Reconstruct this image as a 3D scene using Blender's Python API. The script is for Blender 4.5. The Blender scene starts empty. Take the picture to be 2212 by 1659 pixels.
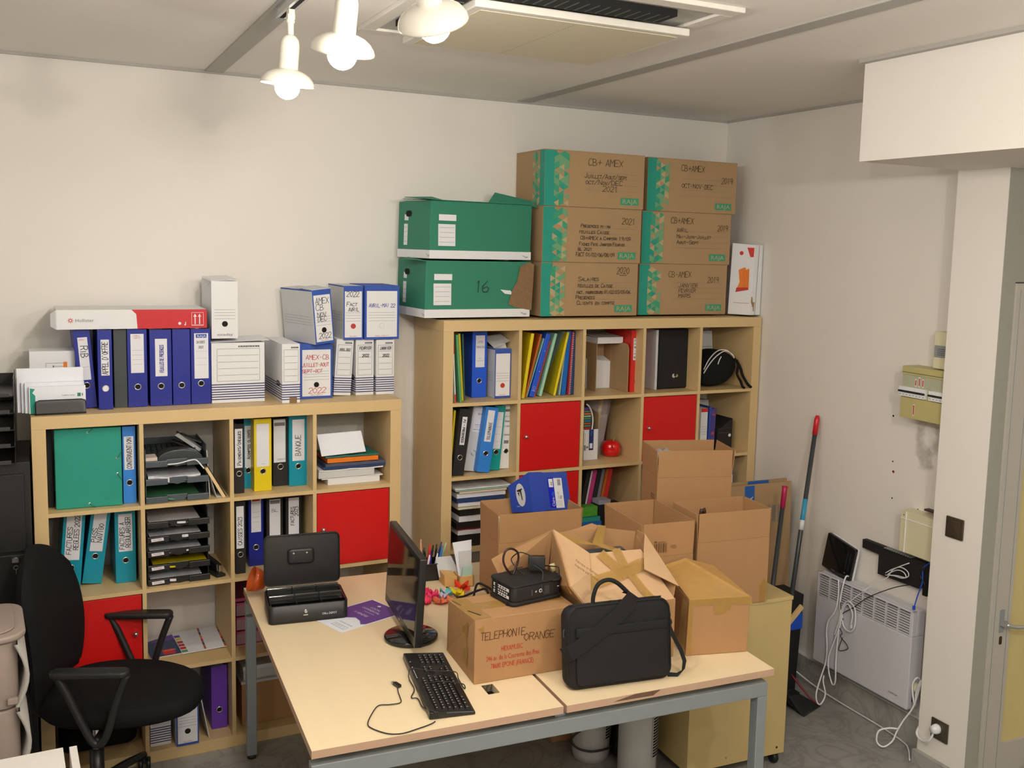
import bpy, math, random
from mathutils import Matrix, Vector
random.seed(11)
SC = bpy.context.scene
COL = SC.collection
PI = math.pi
R = math.radians

# ---------------------------------------------------------------- camera, world, light, exposure
cd = bpy.data.cameras.new('camera')
cam = bpy.data.objects.new('camera', cd); COL.objects.link(cam)
cd.sensor_width = 36.0; cd.lens = 2174.4986 / 2212 * 36
cd.shift_x = -76.2587 / 2212; cd.shift_y = -47.2875 / 2212
cd.clip_start = .05
rx = (0.89286549, -0.4495651, 0.0261235); fw = (0.44941251, 0.88587079, -0.11515791); up = (0.02862893, 0.11456076, 0.99300363)
cam.matrix_world = Matrix(((rx[0], up[0], -fw[0], .0404353), (rx[1], up[1], -fw[1], -4.709858), (rx[2], up[2], -fw[2], 2.1953865), (0, 0, 0, 1)))
SC.camera = cam
w = bpy.data.worlds.new('world'); SC.world = w; w.use_nodes = True
w.node_tree.nodes['Background'].inputs[0].default_value = (1, .85, .7, 1)
w.node_tree.nodes['Background'].inputs[1].default_value = .05
SC.view_settings.view_transform = 'Standard'; SC.view_settings.look = 'None'
SC.view_settings.gamma = 1; SC.view_settings.use_curve_mapping = False
SC.view_settings.exposure = 0.0
WARM = (1, .92, .80)
BULB = 300.0
# unseen lamps: three carry on along the track, three added off it as fill
for i, (lx, ly, lz, e) in enumerate([(.741, -3.75, 2.55, 30), (.741, -4.6, 2.55, 24), (.741, -5.6, 2.55, 24), (-.9, -3.8, 2.55, 22), (1.75, -3.9, 2.55, 46), (2.25, -5.2, 2.55, 18)]):
    ld = bpy.data.lights.new('unseen_light', 'POINT'); ld.shadow_soft_size = .04; ld.energy = e; ld.color = WARM
    lo = bpy.data.objects.new('unseen_light', ld); COL.objects.link(lo); lo.location = (lx, ly, lz)

# ---------------------------------------------------------------- helpers
def lin(c): c = c / 255; return c / 12.92 if c <= .04045 else ((c + .055) / 1.055) ** 2.4
TINT = (1.0, .925, .81)
def C(r, g, b, k=1.0): return tuple(min(.97, lin(v) * k / t) for v, t in zip((r, g, b), TINT)) + (1,)
MATS = {}
def mat(name, col, rough=.6, metal=0, var=.06, scale=30, bump=0, alpha=1, spec=.5, stretch=None, emit=None, trans=0, coat=0):
    if name in MATS: return MATS[name]
    m = bpy.data.materials.new(name); m.use_nodes = True; nt = m.node_tree; N = nt.nodes; L = nt.links
    b = N['Principled BSDF']
    tc = N.new('ShaderNodeTexCoord'); mp = N.new('ShaderNodeMapping'); nz = N.new('ShaderNodeTexNoise')
    L.new(tc.outputs['Object'], mp.inputs[0]); L.new(mp.outputs[0], nz.inputs[0])
    if stretch: mp.inputs['Scale'].default_value = stretch
    nz.inputs['Scale'].default_value = scale; nz.inputs['Detail'].default_value = 4
    mx = N.new('ShaderNodeMix'); mx.data_type = 'RGBA'
    mx.inputs[6].default_value = tuple(c * (1 - var) for c in col[:3]) + (1,)
    mx.inputs[7].default_value = tuple(min(1, c * (1 + var)) for c in col[:3]) + (1,)
    L.new(nz.outputs[0], mx.inputs[0]); L.new(mx.outputs[2], b.inputs['Base Color'])
    b.inputs['Roughness'].default_value = rough; b.inputs['Metallic'].default_value = metal
    b.inputs['Specular IOR Level'].default_value = spec; b.inputs['Alpha'].default_value = alpha
    b.inputs['Transmission Weight'].default_value = trans; b.inputs['Coat Weight'].default_value = coat
    if bump:
        bp = N.new('ShaderNodeBump'); bp.inputs['Strength'].default_value = bump; bp.inputs['Distance'].default_value = .002
        L.new(nz.outputs[0], bp.inputs['Height']); L.new(bp.outputs[0], b.inputs['Normal'])
    if emit:
        b.inputs['Emission Color'].default_value = emit[0] + (1,); b.inputs['Emission Strength'].default_value = emit[1]
    MATS[name] = m; return m
FONT = {}
def bfont(s):
    if s not in FONT:
        c = bpy.data.curves.new('t', 'FONT'); c.body = s; c.resolution_u = 2; c.size = 1
        o = bpy.data.objects.new('t', c); me = o.to_mesh()
        vs = [tuple(v.co) for v in me.vertices]; fs = [tuple(p.vertices) for p in me.polygons]
        o.to_mesh_clear(); bpy.data.objects.remove(o); bpy.data.curves.remove(c)
        FONT[s] = (vs, fs, max([v[0] for v in vs] + [.01]))
    return FONT[s]
GL = dict(zip('ABCDEFGHIJKLMNOPQRSTUVWXYZ', ['002640 1232', '00062635342303 2342412000', '4536160402103041', '00062644422000', '46060040 0333', '460600 0333',
    '45361604021030424323', '0006 4046 0343', '2026', '3631201001', '0006 460340', '060040', '0006234640', '00064046', '26040220424426', '00063645443303',
    '26040220424426 2240', '00063645443303 2340', '45361605044241301001', '0646 2620', '060210304246', '062046', '0610233046', '0046 0640', '062346 2320', '06460040']))
GL.update({'0': '26040220424426', '1': '152620', '2': '05163645440040', '3': '064624423000', '4': '361242 3430', '5': '46060343421000', '6': '36030110304142330 2'.replace(' ', ''),
    '7': '064610', '8': '230526452301204123', '9': '4433130516364530', '-': '1333', '/': '0046', '+': '0343 2125', '|': '2027', "'": '2625', '.': '2021', '_': '0040'})
class Fr:
    """a writing frame on a face: origin, direction of the text, direction of its height"""
    def __init__(s, o, ux=(1, 0, 0), uy=(0, 0, 1)):
        s.o = Vector(o); s.x = Vector(ux).normalized(); s.y = Vector(uy).normalized(); s.n = s.x.cross(s.y)
    def p(s, a, b, off=0): return s.o + s.x * a + s.y * b + s.n * off
class MB:
    def __init__(s): s.v = []; s.f = []; s.mi = []; s.sm = []; s.mats = []; s.M = Matrix()
    def add(s, vs, fs, m, smooth=False):
        n = len(s.v); s.v += [s.M @ Vector(v) for v in vs]
        if m not in s.mats: s.mats.append(m)
        k = s.mats.index(m)
        for f in fs: s.f.append([n + i for i in f]); s.mi.append(k); s.sm.append(smooth)
        return s
    def box(s, x0, x1, y0, y1, z0, z1, m):
        return s.add([(x, y, z) for x in (x0, x1) for y in (y0, y1) for z in (z0, z1)], [(0, 1, 3, 2), (4, 6, 7, 5), (0, 4, 5, 1), (2, 3, 7, 6), (0, 2, 6, 4), (1, 5, 7, 3)], m)
    def hexa(s, p, m):      # bottom 4 then top 4, same winding
        return s.add(p, [(3, 2, 1, 0), (4, 5, 6, 7), (0, 1, 5, 4), (1, 2, 6, 5), (2, 3, 7, 6), (3, 0, 4, 7)], m)
    def slab(s, quad, t, m):  # a sheet with thickness t
        q = [Vector(a) for a in quad]; n = (q[1] - q[0]).cross(q[-1] - q[0]).normalized() * t
        k = len(q); vs = q + [a + n for a in q]
        return s.add(vs, [tuple(range(k))[::-1], tuple(range(k, 2 * k))] + [(i, (i + 1) % k, k + (i + 1) % k, k + i) for i in range(k)], m)
    def rect(s, fr, a0, a1, b0, b1, m, off=.0006):
        return s.add([fr.p(a0, b0, off), fr.p(a1, b0, off), fr.p(a1, b1, off), fr.p(a0, b1, off)], [(0, 1, 2, 3)], m)
    def poly(s, fr, pts, m, off=.0006):
        return s.add([fr.p(a, b, off) for a, b in pts], [tuple(range(len(pts)))], m)
    def disc(s, fr, a, b, r, m, off=.001, n=18):
        return s.poly(fr, [(a + r * math.cos(2 * PI * i / n), b + r * math.sin(2 * PI * i / n)) for i in range(n)], m, off)
    def ring(s, fr, a, b, r0, r1, m, h=.002, n=20):
        vs = []; fs = []
        for i in range(n):
            c, d = math.cos(2 * PI * i / n), math.sin(2 * PI * i / n)
            vs += [fr.p(a + r1 * c, b + r1 * d, 0), fr.p(a + (r0 + r1) / 2 * c, b + (r0 + r1) / 2 * d, h), fr.p(a + r0 * c, b + r0 * d, .0004)]
        for i in range(n):
            j = (i + 1) % n
            fs += [(3 * i, 3 * j, 3 * j + 1, 3 * i + 1), (3 * i + 1, 3 * j + 1, 3 * j + 2, 3 * i + 2)]
        return s.add(vs, fs, m, True)
    def text(s, fr, t, a, b, h, m, sx=1, off=.0009, width=None):
        vs, fs, wd = bfont(t); k = h / .72
        if width: sx = width / (wd * k)
        return s.add([fr.p(a + v[0] * k * sx, b + v[1] * k, off) for v in vs], fs, m)
    def hand(s, fr, t, a, b, h, m, lw=.0016, off=.0009, sx=.85, width=None):
        wu = sum(3.6 if (ch.islower() or ch == ' ') else 4.9 for ch in t)
        u = h / 6
        if width: sx = width / (wu * u)
        x = a
        for ch in t:
            small = ch.islower(); g = GL.get(ch.upper(), '')
            kk = .72 if small else 1; jy = random.uniform(-.25, .25) * u; jr = random.uniform(-.06, .06)
            for st in g.split():
                pts = [(int(st[i]), int(st[i + 1])) for i in range(0, len(st) - 1, 2)]
                pts = [(x + (px * kk + py * kk * (.08 + jr) + random.uniform(-.12, .12)) * u * sx, b + jy + (py * kk + random.uniform(-.12, .12)) * u) for px, py in pts]
                for (x0, y0), (x1, y1) in zip(pts, pts[1:]):
                    dx, dy = x1 - x0, y1 - y0; l = math.hypot(dx, dy) or 1e-6; nx, ny = -dy / l * lw / 2, dx / l * lw / 2; ex, ey = dx / l * lw / 2, dy / l * lw / 2
                    s.poly(fr, [(x0 - nx - ex, y0 - ny - ey), (x1 - nx + ex, y1 - ny + ey), (x1 + nx + ex, y1 + ny + ey), (x0 + nx - ex, y0 + ny - ey)], m, off)
            x += (3.6 if (small or ch == ' ') else 4.9) * u * sx
        return s
    def lathe(s, prof, m, n=24, c=(0, 0, 0), close=False):
        vs = [(c[0] + r * math.cos(2 * PI * i / n), c[1] + r * math.sin(2 * PI * i / n), c[2] + z) for r, z in prof for i in range(n)]
        fs = [(k * n + i, k * n + (i + 1) % n, (k + 1) * n + (i + 1) % n, (k + 1) * n + i) for k in range(len(prof) - 1) for i in range(n)]
        if close: fs += [tuple(range(n))[::-1], tuple(range((len(prof) - 1) * n, len(prof) * n))]
        return s.add(vs, fs, m, True)
    def tube(s, pts, r, m, n=7, smooth=5, closed=False):
        P = [Vector(p) for p in pts]
        if smooth > 1:
            Q = []; k = len(P)
            for i in range(k if closed else k - 1):
                if closed: a, b, c, d = P[i - 1], P[i], P[(i + 1) % k], P[(i + 2) % k]
                else: a, b, c, d = P[max(0, i - 1)], P[i], P[i + 1], P[min(k - 1, i + 2)]
                for j in range(smooth):
                    t = j / smooth
                    Q.append(.5 * ((2 * b) + (c - a) * t + (2 * a - 5 * b + 4 * c - d) * t * t + (3 * b - a - 3 * c + d) * t ** 3))
            if not closed: Q.append(P[-1])
            P = Q
        vs = []; fs = []; pn = None
        for i, p in enumerate(P):
            t = ((P[(i + 1) % len(P)] if closed or i < len(P) - 1 else p) - (P[i - 1] if closed or i > 0 else p))
            t = t.normalized() if t.length > 1e-9 else Vector((0, 0, 1))
            if pn is None: pn = t.orthogonal().normalized()
            pn = (pn - t * pn.dot(t)); pn = pn.normalized() if pn.length > 1e-6 else t.orthogonal().normalized()
            bn = t.cross(pn)
            rr = r if not callable(r) else r(i / max(1, len(P) - 1))
            vs += [p + (pn * math.cos(2 * PI * q / n) + bn * math.sin(2 * PI * q / n)) * rr for q in range(n)]
        K = len(P)
        for i in range(K if closed else K - 1):
            j = (i + 1) % K
            fs += [(i * n + q, i * n + (q + 1) % n, j * n + (q + 1) % n, j * n + q) for q in range(n)]
        if not closed: fs += [tuple(range(n))[::-1], tuple(range((K - 1) * n, K * n))]
        return s.add(vs, fs, m, True)
    def rslab(s, w, h, d, r, e, m, M=None, bulge=0, n=6, k=3):
        """slab with rounded outline w x h (local XY), thickness d along local Z (from 0), edge rounding e, faces swollen by bulge"""
        M = M or Matrix()
        def outline(ins):
            a, b, q = w / 2 - ins, h / 2 - ins, max(.0005, r - ins); o = []
            for cx, cy, t0 in ((a - q, b - q, 0), (-a + q, b - q, PI / 2), (-a + q, -b + q, PI), (a - q, -b + q, 1.5 * PI)):
                o += [(cx + q * math.cos(t0 + i * PI / 2 / n), cy + q * math.sin(t0 + i * PI / 2 / n)) for i in range(n + 1)]
            return o
        rings = [(e * (1 - math.sin(i * PI / 2 / k)), e * (1 - math.cos(i * PI / 2 / k))) for i in range(k + 1)]
        lv = [(ins, z) for ins, z in rings] + [(ins, d - z) for ins, z in rings[::-1]]
        lv2 = []
        if bulge:
            inn = min(w, h) * .28
            lv2 = [(inn, -bulge * .8)] + lv + [(inn, d + bulge * .8)]
        else: lv2 = lv
        vs = []; cnt = 4 * (n + 1)
        for ins, z in lv2: vs += [M @ Vector((x, y, z)) for x, y in outline(ins)]
        fs = [(a * cnt + i, a * cnt + (i + 1) % cnt, (a + 1) * cnt + (i + 1) % cnt, (a + 1) * cnt + i) for a in range(len(lv2) - 1) for i in range(cnt)]
        fs += [tuple(range(cnt))[::-1], tuple(range((len(lv2) - 1) * cnt, len(lv2) * cnt))]
        return s.add(vs, fs, m, True)
    def build(s, name, parent=None, bevel=0, loc=None, autosmooth=True):
        me = bpy.data.meshes.new(name); me.from_pydata([tuple(v) for v in s.v], [], s.f)
        for m in s.mats: me.materials.append(m)
        for p, k, sm in zip(me.polygons, s.mi, s.sm): p.material_index = k; p.use_smooth = sm
        me.update(); o = bpy.data.objects.new(name, me); COL.objects.link(o)
        if parent: o.parent = parent
        if loc: o.location = loc
        if bevel:
            b = o.modifiers.new('bevel', 'BEVEL'); b.width = bevel; b.segments = 2; b.limit_method = 'ANGLE'
        return o
def tag(o, label, cat, group=None):
    o['label'] = label; o['category'] = cat
    if group: o['group'] = group
    return o
def thing(name, label, cat, loc, rz=0, group=None, ry=0, rx=0):
    o = bpy.data.objects.new(name, None); COL.objects.link(o); o.empty_display_size = .05
    o.location = loc; o.rotation_euler = (rx, ry, rz); return tag(o, label, cat, group)
def struct(o): o['kind'] = 'structure'; return o
def TR(x=0, y=0, z=0, rx=0, ry=0, rz=0):
    return Matrix.Translation((x, y, z)) @ Matrix.Rotation(rz, 4, 'Z') @ Matrix.Rotation(ry, 4, 'Y') @ Matrix.Rotation(rx, 4, 'X')
XZ = Matrix(((1, 0, 0, 0), (0, 0, -1, 0), (0, 1, 0, 0), (0, 0, 0, 1)))   # local XY outline stands up, thickness goes to -y
FRONT = lambda x=0, y=0, z=0: Fr((x, y, z))

# ---------------------------------------------------------------- materials
wood = mat('beech_veneer', C(214, 180, 124), .45, var=.07, scale=6, stretch=(1, 1, .12))
woodh = mat('beech_veneer_across', C(214, 180, 124), .45, var=.07, scale=6, stretch=(.12, 1, 1))
cabwood = mat('birch_veneer', C(200, 172, 112), .42, var=.10, scale=7, stretch=(1, 1, .5))
desktop = mat('maple_desktop', C(240, 212, 166), .42, var=.05, scale=14, stretch=(1.2, .07, 1))
deskedge = mat('desk_edge_band', C(196, 158, 126), .5, var=.05)
redm = mat('red_lacquer', C(205, 8, 8), .45, var=.05)
steel = mat('silver_metal', C(200, 196, 188), .28, metal=.9)
chrome = mat('chrome', (.8, .8, .8, 1), .12, metal=1)
greym = mat('grey_powder_coat', C(150, 152, 148), .4, metal=.3)
black = mat('black_plastic', (.012, .012, .013, 1), .35)
blackm = mat('black_matt', (.010, .010, .011, 1), .7)
blackf = mat('black_fabric', (.011, .011, .012, 1), .95, var=.25, scale=400, bump=.4, spec=.2)
dark = mat('dark_void', (.004, .004, .004, 1), .9)
cashm = mat('black_enamel', (.014, .014, .015, 1), .42, var=.1, scale=300, bump=.1)
gloss = mat('black_gloss', (.01, .01, .011, 1), .08)
screenm = mat('screen_glass', (.012, .012, .012, 1), .06)
card = mat('brown_cardboard', C(176, 130, 84), .85, var=.06, scale=25, stretch=(1, 1, .2))
cardin = mat('cardboard_inside', C(190, 150, 104), .88, var=.05)
rajac = mat('kraft_cardboard', C(172, 138, 96), .85, var=.05, scale=20)
tape = mat('packing_tape', C(186, 142, 72), .18, var=.15, scale=60, alpha=.72, bump=.5)
tape2 = mat('parcel_tape_brown', C(132, 100, 66), .3, var=.2, scale=60, bump=.6)
wht = mat('white_card', C(228, 222, 214), .8, var=.03)
wht2 = mat('grey_white_card', C(206, 202, 194), .8, var=.04)
paper = mat('white_paper', C(236, 232, 230), .8, var=.04, scale=60)
papers = mat('paper_sheets', C(226, 220, 216), .8, var=.16, scale=18, stretch=(.3, .3, 60))
lab = mat('label_paper', C(226, 220, 216), .7, var=.02)
ink = mat('black_ink', (.012, .012, .014, 1), .6)
brown_ink = mat('brown_marker_ink', C(96, 58, 30), .7)
blueink = mat('blue_ink', C(50, 60, 150), .6)
redink = mat('red_ink', C(190, 50, 40), .6)
greyink = mat('grey_print', C(120, 116, 112), .7)
blue = mat('blue_cover', C(22, 36, 130), .35, var=.05)
blue2 = mat('bright_blue_cover', C(28, 84, 196), .38, var=.05)
blue3 = mat('sky_blue_cover', C(50, 128, 205), .4, var=.05)
teal = mat('teal_cover', C(0, 140, 158), .35, var=.05)
green = mat('green_card', C(30, 146, 122), .6, var=.05)
gdark = mat('dark_green_card', C(44, 122, 92), .65, var=.04)
gtri = mat('green_print', C(60, 152, 112), .8, var=.05)
gtri2 = mat('pale_green_print', C(112, 158, 112), .8, var=.05)
gtri3 = mat('pale_tan_print', C(182, 160, 114), .8, var=.05)
yellow = mat('yellow_cover', C(226, 196, 10), .4, var=.05)
purple = mat('purple_cover', C(106, 56, 160), .4, var=.05)
orange = mat('orange_cover', C(232, 120, 24), .45, var=.05)
orangeb = mat('dark_orange_card', C(190, 92, 18), .6, var=.05)
mint = mat('mint_card', C(160, 205, 168), .6, var=.04)
navy = mat('navy_cover', C(36, 60, 100), .4, var=.08)
grn = mat('green_folder', C(86, 150, 96), .5, var=.05)
redf = mat('red_card', C(208, 40, 30), .5, var=.04)
dred = mat('rose_folder', C(190, 60, 70), .5)
charcoal = mat('charcoal_plastic', C(58, 62, 62), .4)
traym = mat('letter_tray_plastic', C(74, 82, 84), .35)
plasw = mat('white_plastic', C(230, 226, 218), .35, var=.02)
cream = mat('cream_plastic', C(216, 204, 164), .45, var=.03)
olive = mat('aged_beige_plastic', C(186, 172, 112), .45, var=.04)
bluebox = mat('blue_stripe_print', C(34, 40, 96), .7)
wallblue = mat('royal_blue_print', C(48, 80, 158), .7)

def clear_glass(name, col, a):
    return mat(name, col, .08, alpha=a)

# ---------------------------------------------------------------- the room
def wall_material(name, col, stain=False):
    m = mat(name, col, .85, var=.02, scale=3, bump=0); nt = m.node_tree; N = nt.nodes; L = nt.links; b = N['Principled BSDF']
    nz = N.new('ShaderNodeTexNoise'); nz.inputs['Scale'].default_value = 140; tc = N.new('ShaderNodeTexCoord'); L.new(tc.outputs['Object'], nz.inputs[0])
    bp = N.new('ShaderNodeBump'); bp.inputs['Strength'].default_value = .12; bp.inputs['Distance'].default_value = .003
    L.new(nz.outputs[0], bp.inputs['Height']); L.new(bp.outputs[0], b.inputs['Normal'])
    if stain:   # grubby patch where something once hung, under the fuse box
        sx = N.new('ShaderNodeSeparateXYZ'); L.new(tc.outputs['Object'], sx.inputs[0])
        def band(out, c, wdt):
            a = N.new('ShaderNodeMath'); a.operation = 'SUBTRACT'; L.new(out, a.inputs[0]); a.inputs[1].default_value = c
            d = N.new('ShaderNodeMath'); d.operation = 'ABSOLUTE'; L.new(a.outputs[0], d.inputs[0])
            e = N.new('ShaderNodeMapRange'); L.new(d.outputs[0], e.inputs[0]); e.inputs[1].default_value = wdt * .8; e.inputs[2].default_value = wdt; e.inputs[3].default_value = 1; e.inputs[4].default_value = 0
            return e.outputs[0]
        y = band(sx.outputs[1], -1.60, .11); z = band(sx.outputs[2], 1.36, .12)
        n2 = N.new('ShaderNodeTexNoise'); n2.inputs['Scale'].default_value = 14; L.new(tc.outputs['Object'], n2.inputs[0])
        r = N.new('ShaderNodeMapRange'); L.new(n2.outputs[0], r.inputs[0]); r.inputs[1].default_value = .42; r.inputs[2].default_value = .62; r.inputs[4].default_value = .75
        p = N.new('ShaderNodeMath'); p.operation = 'MULTIPLY'; L.new(y, p.inputs[0]); L.new(z, p.inputs[1])
        q = N.new('ShaderNodeMath'); q.operation = 'MULTIPLY'; L.new(p.outputs[0], q.inputs[0]); L.new(r.outputs[0], q.inputs[1])
        mx = N.new('ShaderNodeMix'); mx.data_type = 'RGBA'; L.new(q.outputs[0], mx.inputs[0])
        src = b.inputs['Base Color'].links[0].from_socket; L.new(src, mx.inputs[6]); mx.inputs[7].default_value = C(170, 160, 146); L.new(mx.outputs[2], b.inputs['Base Color'])
    return m
wallm = wall_material('wall_paint', (.79, .765, .73, 1))
wallr = wall_material('wall_paint_marked', (.79, .765, .73, 1), True)
def ceiling_material():
    m = mat('ceiling_planks', (.80, .775, .74, 1), .8, var=.03, scale=60); nt = m.node_tree; N = nt.nodes; L = nt.links; b = N['Principled BSDF']
    tc = N.new('ShaderNodeTexCoord'); sx = N.new('ShaderNodeSeparateXYZ'); L.new(tc.outputs['Object'], sx.inputs[0])
    a = N.new('ShaderNodeMath'); a.operation = 'MULTIPLY_ADD'; L.new(sx.outputs[1], a.inputs[0]); a.inputs[1].default_value = 1 / .316; a.inputs[2].default_value = 100 + .55 / .316
    f = N.new('ShaderNodeMath'); f.operation = 'FRACT'; L.new(a.outputs[0], f.inputs[0])
    g = N.new('ShaderNodeMath'); g.operation = 'LESS_THAN'; L.new(f.outputs[0], g.inputs[0]); g.inputs[1].default_value = .014
    mx = N.new('ShaderNodeMix'); mx.data_type = 'RGBA'; L.new(g.outputs[0], mx.inputs[0]); L.new(b.inputs['Base Color'].links[0].from_socket, mx.inputs[6]); mx.inputs[7].default_value = (.80, .78, .74, 1)
    L.new(mx.outputs[2], b.inputs['Base Color']); return m
def marble(name, k=1):
    m = mat(name, tuple(c * k for c in (.33, .325, .31)) + (1,), .35, var=.28, scale=5); nt = m.node_tree; N = nt.nodes; L = nt.links; b = N['Principled BSDF']
    tc = N.new('ShaderNodeTexCoord'); nz = N.new('ShaderNodeTexNoise'); nz.inputs['Scale'].default_value = 3.2; nz.inputs['Detail'].default_value = 8; nz.inputs['Distortion'].default_value = 2.2
    L.new(tc.outputs['Object'], nz.inputs[0])
    r = N.new('ShaderNodeMapRange'); L.new(nz.outputs[0], r.inputs[0]); r.inputs[1].default_value = .45; r.inputs[2].default_value = .5
    r2 = N.new('ShaderNodeMapRange'); L.new(nz.outputs[0], r2.inputs[0]); r2.inputs[1].default_value = .5; r2.inputs[2].default_value = .55; r2.inputs[3].default_value = 1; r2.inputs[4].default_value = 0
    p = N.new('ShaderNodeMath'); p.operation = 'MULTIPLY'; L.new(r.outputs[0], p.inputs[0]); L.new(r2.outputs[0], p.inputs[1])
    q = N.new('ShaderNodeMath'); q.operation = 'MULTIPLY'; L.new(p.outputs[0], q.inputs[0]); q.inputs[1].default_value = .3
    mx = N.new('ShaderNodeMix'); mx.data_type = 'RGBA'; L.new(q.outputs[0], mx.inputs[0]); L.new(b.inputs['Base Color'].links[0].from_socket, mx.inputs[6]); mx.inputs[7].default_value = (.09, .085, .075, 1)
    L.new(mx.outputs[2], b.inputs['Base Color']); return m
floorm = marble('grey_marble_floor'); basem = marble('grey_marble_skirting', 1.15)
barm = mat('ceiling_rail_paint', (.42, .41, .39, 1), .6)
shadedm = mat('shaded_partition_grey', (.36, .36, .32, 1), .6)  # partition shade put into the colour: strip by the column, wall above door
XR = 3.528; ZC = 2.915
def sbox(name, *a):
    m = a[6]; b = MB(); b.box(*a[:6], m); return struct(b.build(name))
sbox('floor', -2.6, 5.2, -7.6, .1, -.08, 0, floorm)
b = MB(); b.box(-2.6, 5.2, -7.6, .1, ZC, ZC + .08, ceiling_material()); struct(b.build('ceiling'))
sbox('wall_back', -2.6, XR + .12, 0, .1, 0, ZC, wallm)
b = MB(); b.box(XR, XR + .12, -1.86, 0, 0, ZC, wallr)
fr = Fr((XR, 0, 0), (0, -1, 0), (0, 0, 1))
for yy, zz, rr in ((1.36, 1.46, .005), (1.375, 1.25, .004), (1.38, 1.205, .004), (1.385, 1.08, .004), (1.54, 1.065, .004)): b.disc(fr, yy, zz, rr, dark)
b.disc(fr, 1.382, 1.203, .007, redink, .0005)
struct(b.build('wall_right'))
sbox('wall_column', 3.40, 3.45, -1.99, -1.742, 0, 2.541, wallm)
b = MB(); b.box(3.4015, 3.476, -1.992, -1.9905, 0, 2.541, shadedm); b.box(3.4501, 3.476, -1.9905, -1.742, 0, 2.541, wallm); b.box(3.476, 4.42, -1.99, -1.80, 2.10, 2.541, shadedm); b.box(4.42, 5.2, -1.99, -1.80, 0, 2.541, wallm); struct(b.build('wall_partition'))
sbox('wall_soffit', 2.831, 5.2, -7.6, -1.776, 2.541, ZC, wallm)
sbox('wall_left', -2.6, -2.5, -7.6, 0, 0, ZC, wallm)
sbox('wall_front', -2.5, 5.2, -7.6, -7.5, 0, ZC, wallm)
sbox('wall_far_right', 5.1, 5.2, -7.5, -1.99, 0, 2.541, wallm)
b = MB(); b.box(.715, .791, -7.5, 0, ZC - .006, ZC, barm); struct(b.build('trim_1'))
b = MB(); b.box(2.218, 2.292, -7.5, 0, ZC - .006, ZC, barm); struct(b.build('trim_2'))
b = MB(); b.box(-2.5, XR, -.012, 0, ZC - .012, ZC, barm); struct(b.build('trim_3'))
b = MB(); b.box(XR - .012, XR, -1.742, 0, ZC - .012, ZC, barm); struct(b.build('trim_4'))
b = MB(); b.box(2.800, 2.831, -7.5, -1.776, ZC - .014, ZC, barm); struct(b.build('trim_5'))
b = MB(); b.box(XR - .024, XR, -1.742, 0, 0, .132, basem); b.box(XR - .026, XR, -1.742, 0, .132, .136, wht); struct(b.build('baseboard_right'))
b = MB(); b.box(3.378, 3.40, -2.01, -1.735, 0, .062, basem); struct(b.build('baseboard_column'))
b = MB(); b.box(-2.5, XR - .026, -.016, 0, 0, .10, basem); struct(b.build('baseboard_back'))
# door in the partition: flat grey-cream leaf with frame, glazed half to the right
doorm = mat('door_paint', (.50, .475, .43, 1), .5, var=.03)
b = MB(); b.box(3.476, 4.42, -1.99, -1.95, 0, .03, doorm); b.box(3.478, 3.60, -2.0, -1.955, .03, 2.095, doorm)
b.box(4.30, 4.418, -2.0, -1.955, .03, 2.095, doorm); b.box(3.60, 4.30, -2.0, -1.955, 1.95, 2.095, doorm); b.box(3.60, 4.30, -2.0, -1.955, .03, .16, doorm)
for xx in (3.500, 3.578): b.box(xx, xx + .002, -2.0012, -2.0, .05, 2.07, greym)
door = struct(b.build('door_1'))
b = MB(); b.box(3.60, 4.30, -1.985, -1.975, .16, 1.95, mat('straw_glazing', C(212, 190, 124), .5, var=.05)); b.build('glazing', door)
b = MB(); b.box(3.530, 3.556, -2.004, -2.0, .66, .756, greym); b.box(3.532, 3.556, -2.030, -2.004, .692, .71, steel)
b.tube([(3.544, -2.028, .70), (3.575, -2.035, .690), (3.62, -2.035, .682), (3.68, -2.035, .68)], .008, steel, smooth=3); b.build('door_handle', door)
b = MB(); b.rslab(.016, .036, .003, .007, .001, mat('old_brass', C(90, 62, 30), .3, metal=.8), TR(3.545, -2.0, .625) @ XZ); b.build('keyhole', door)

# ---------------------------------------------------------------- ceiling: air conditioner cassette, lamp track and three lamps
acw = mat('aged_white_plastic', (.70, .68, .63, 1), .5); acl = mat('pale_grey_recess', (.42, .42, .40, 1), .6); acf = mat('dusty_filter_panel', C(205, 190, 158), .8, var=.06, scale=40)
t = thing('air_conditioner', 'square ceiling cassette air conditioner with beige dusty intake panel', 'air conditioner', (1.49, -1.735, ZC))
b = MB(); b.box(-.46, .46, .415, .46, -.016, 0, acw); b.box(-.46, .46, -.46, -.40, -.016, 0, acw); b.box(-.46, -.41, -.40, .415, -.016, 0, acw); b.box(.41, .46, -.40, .415, -.016, 0, acw)
b.box(-.41, .41, -.40, .415, -.008, 0, acl); b.build('frame', t, bevel=.003)
b = MB(); b.box(-.31, .43, -.215, .435, -.045, -.022, acw); b.build('intake_panel', t, bevel=.004)
b = MB(); b.box(-.28, .405, -.18, .405, -.0465, -.0448, acf); fr = Fr((0, 0, -.0465), (1, 0, 0), (0, -1, 0))
for i in range(34): b.disc(fr, .04 + .0, -.39 + i * .0165, .0022, dark, n=6)
b.build('filter', t)
b = MB(); b.box(-.24, .28, -.365, -.262, -.030, -.010, dark)
for i in range(15): b.slab([(-.22 + i * .034, -.27, -.032), (-.22 + i * .034, -.36, -.032), (-.208 + i * .034, -.36, -.012), (-.208 + i * .034, -.27, -.012)], .012, charcoal)
b.build('air_outlet', t)
b = MB(); b.box(-.395, -.325, -.20, .25, -.030, -.010, dark)
for i in range(8): b.box(-.39, -.33, -.18 + i * .055, -.172 + i * .055, -.033, -.02, charcoal)
b.build('air_outlet', t)
b = MB()
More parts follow.
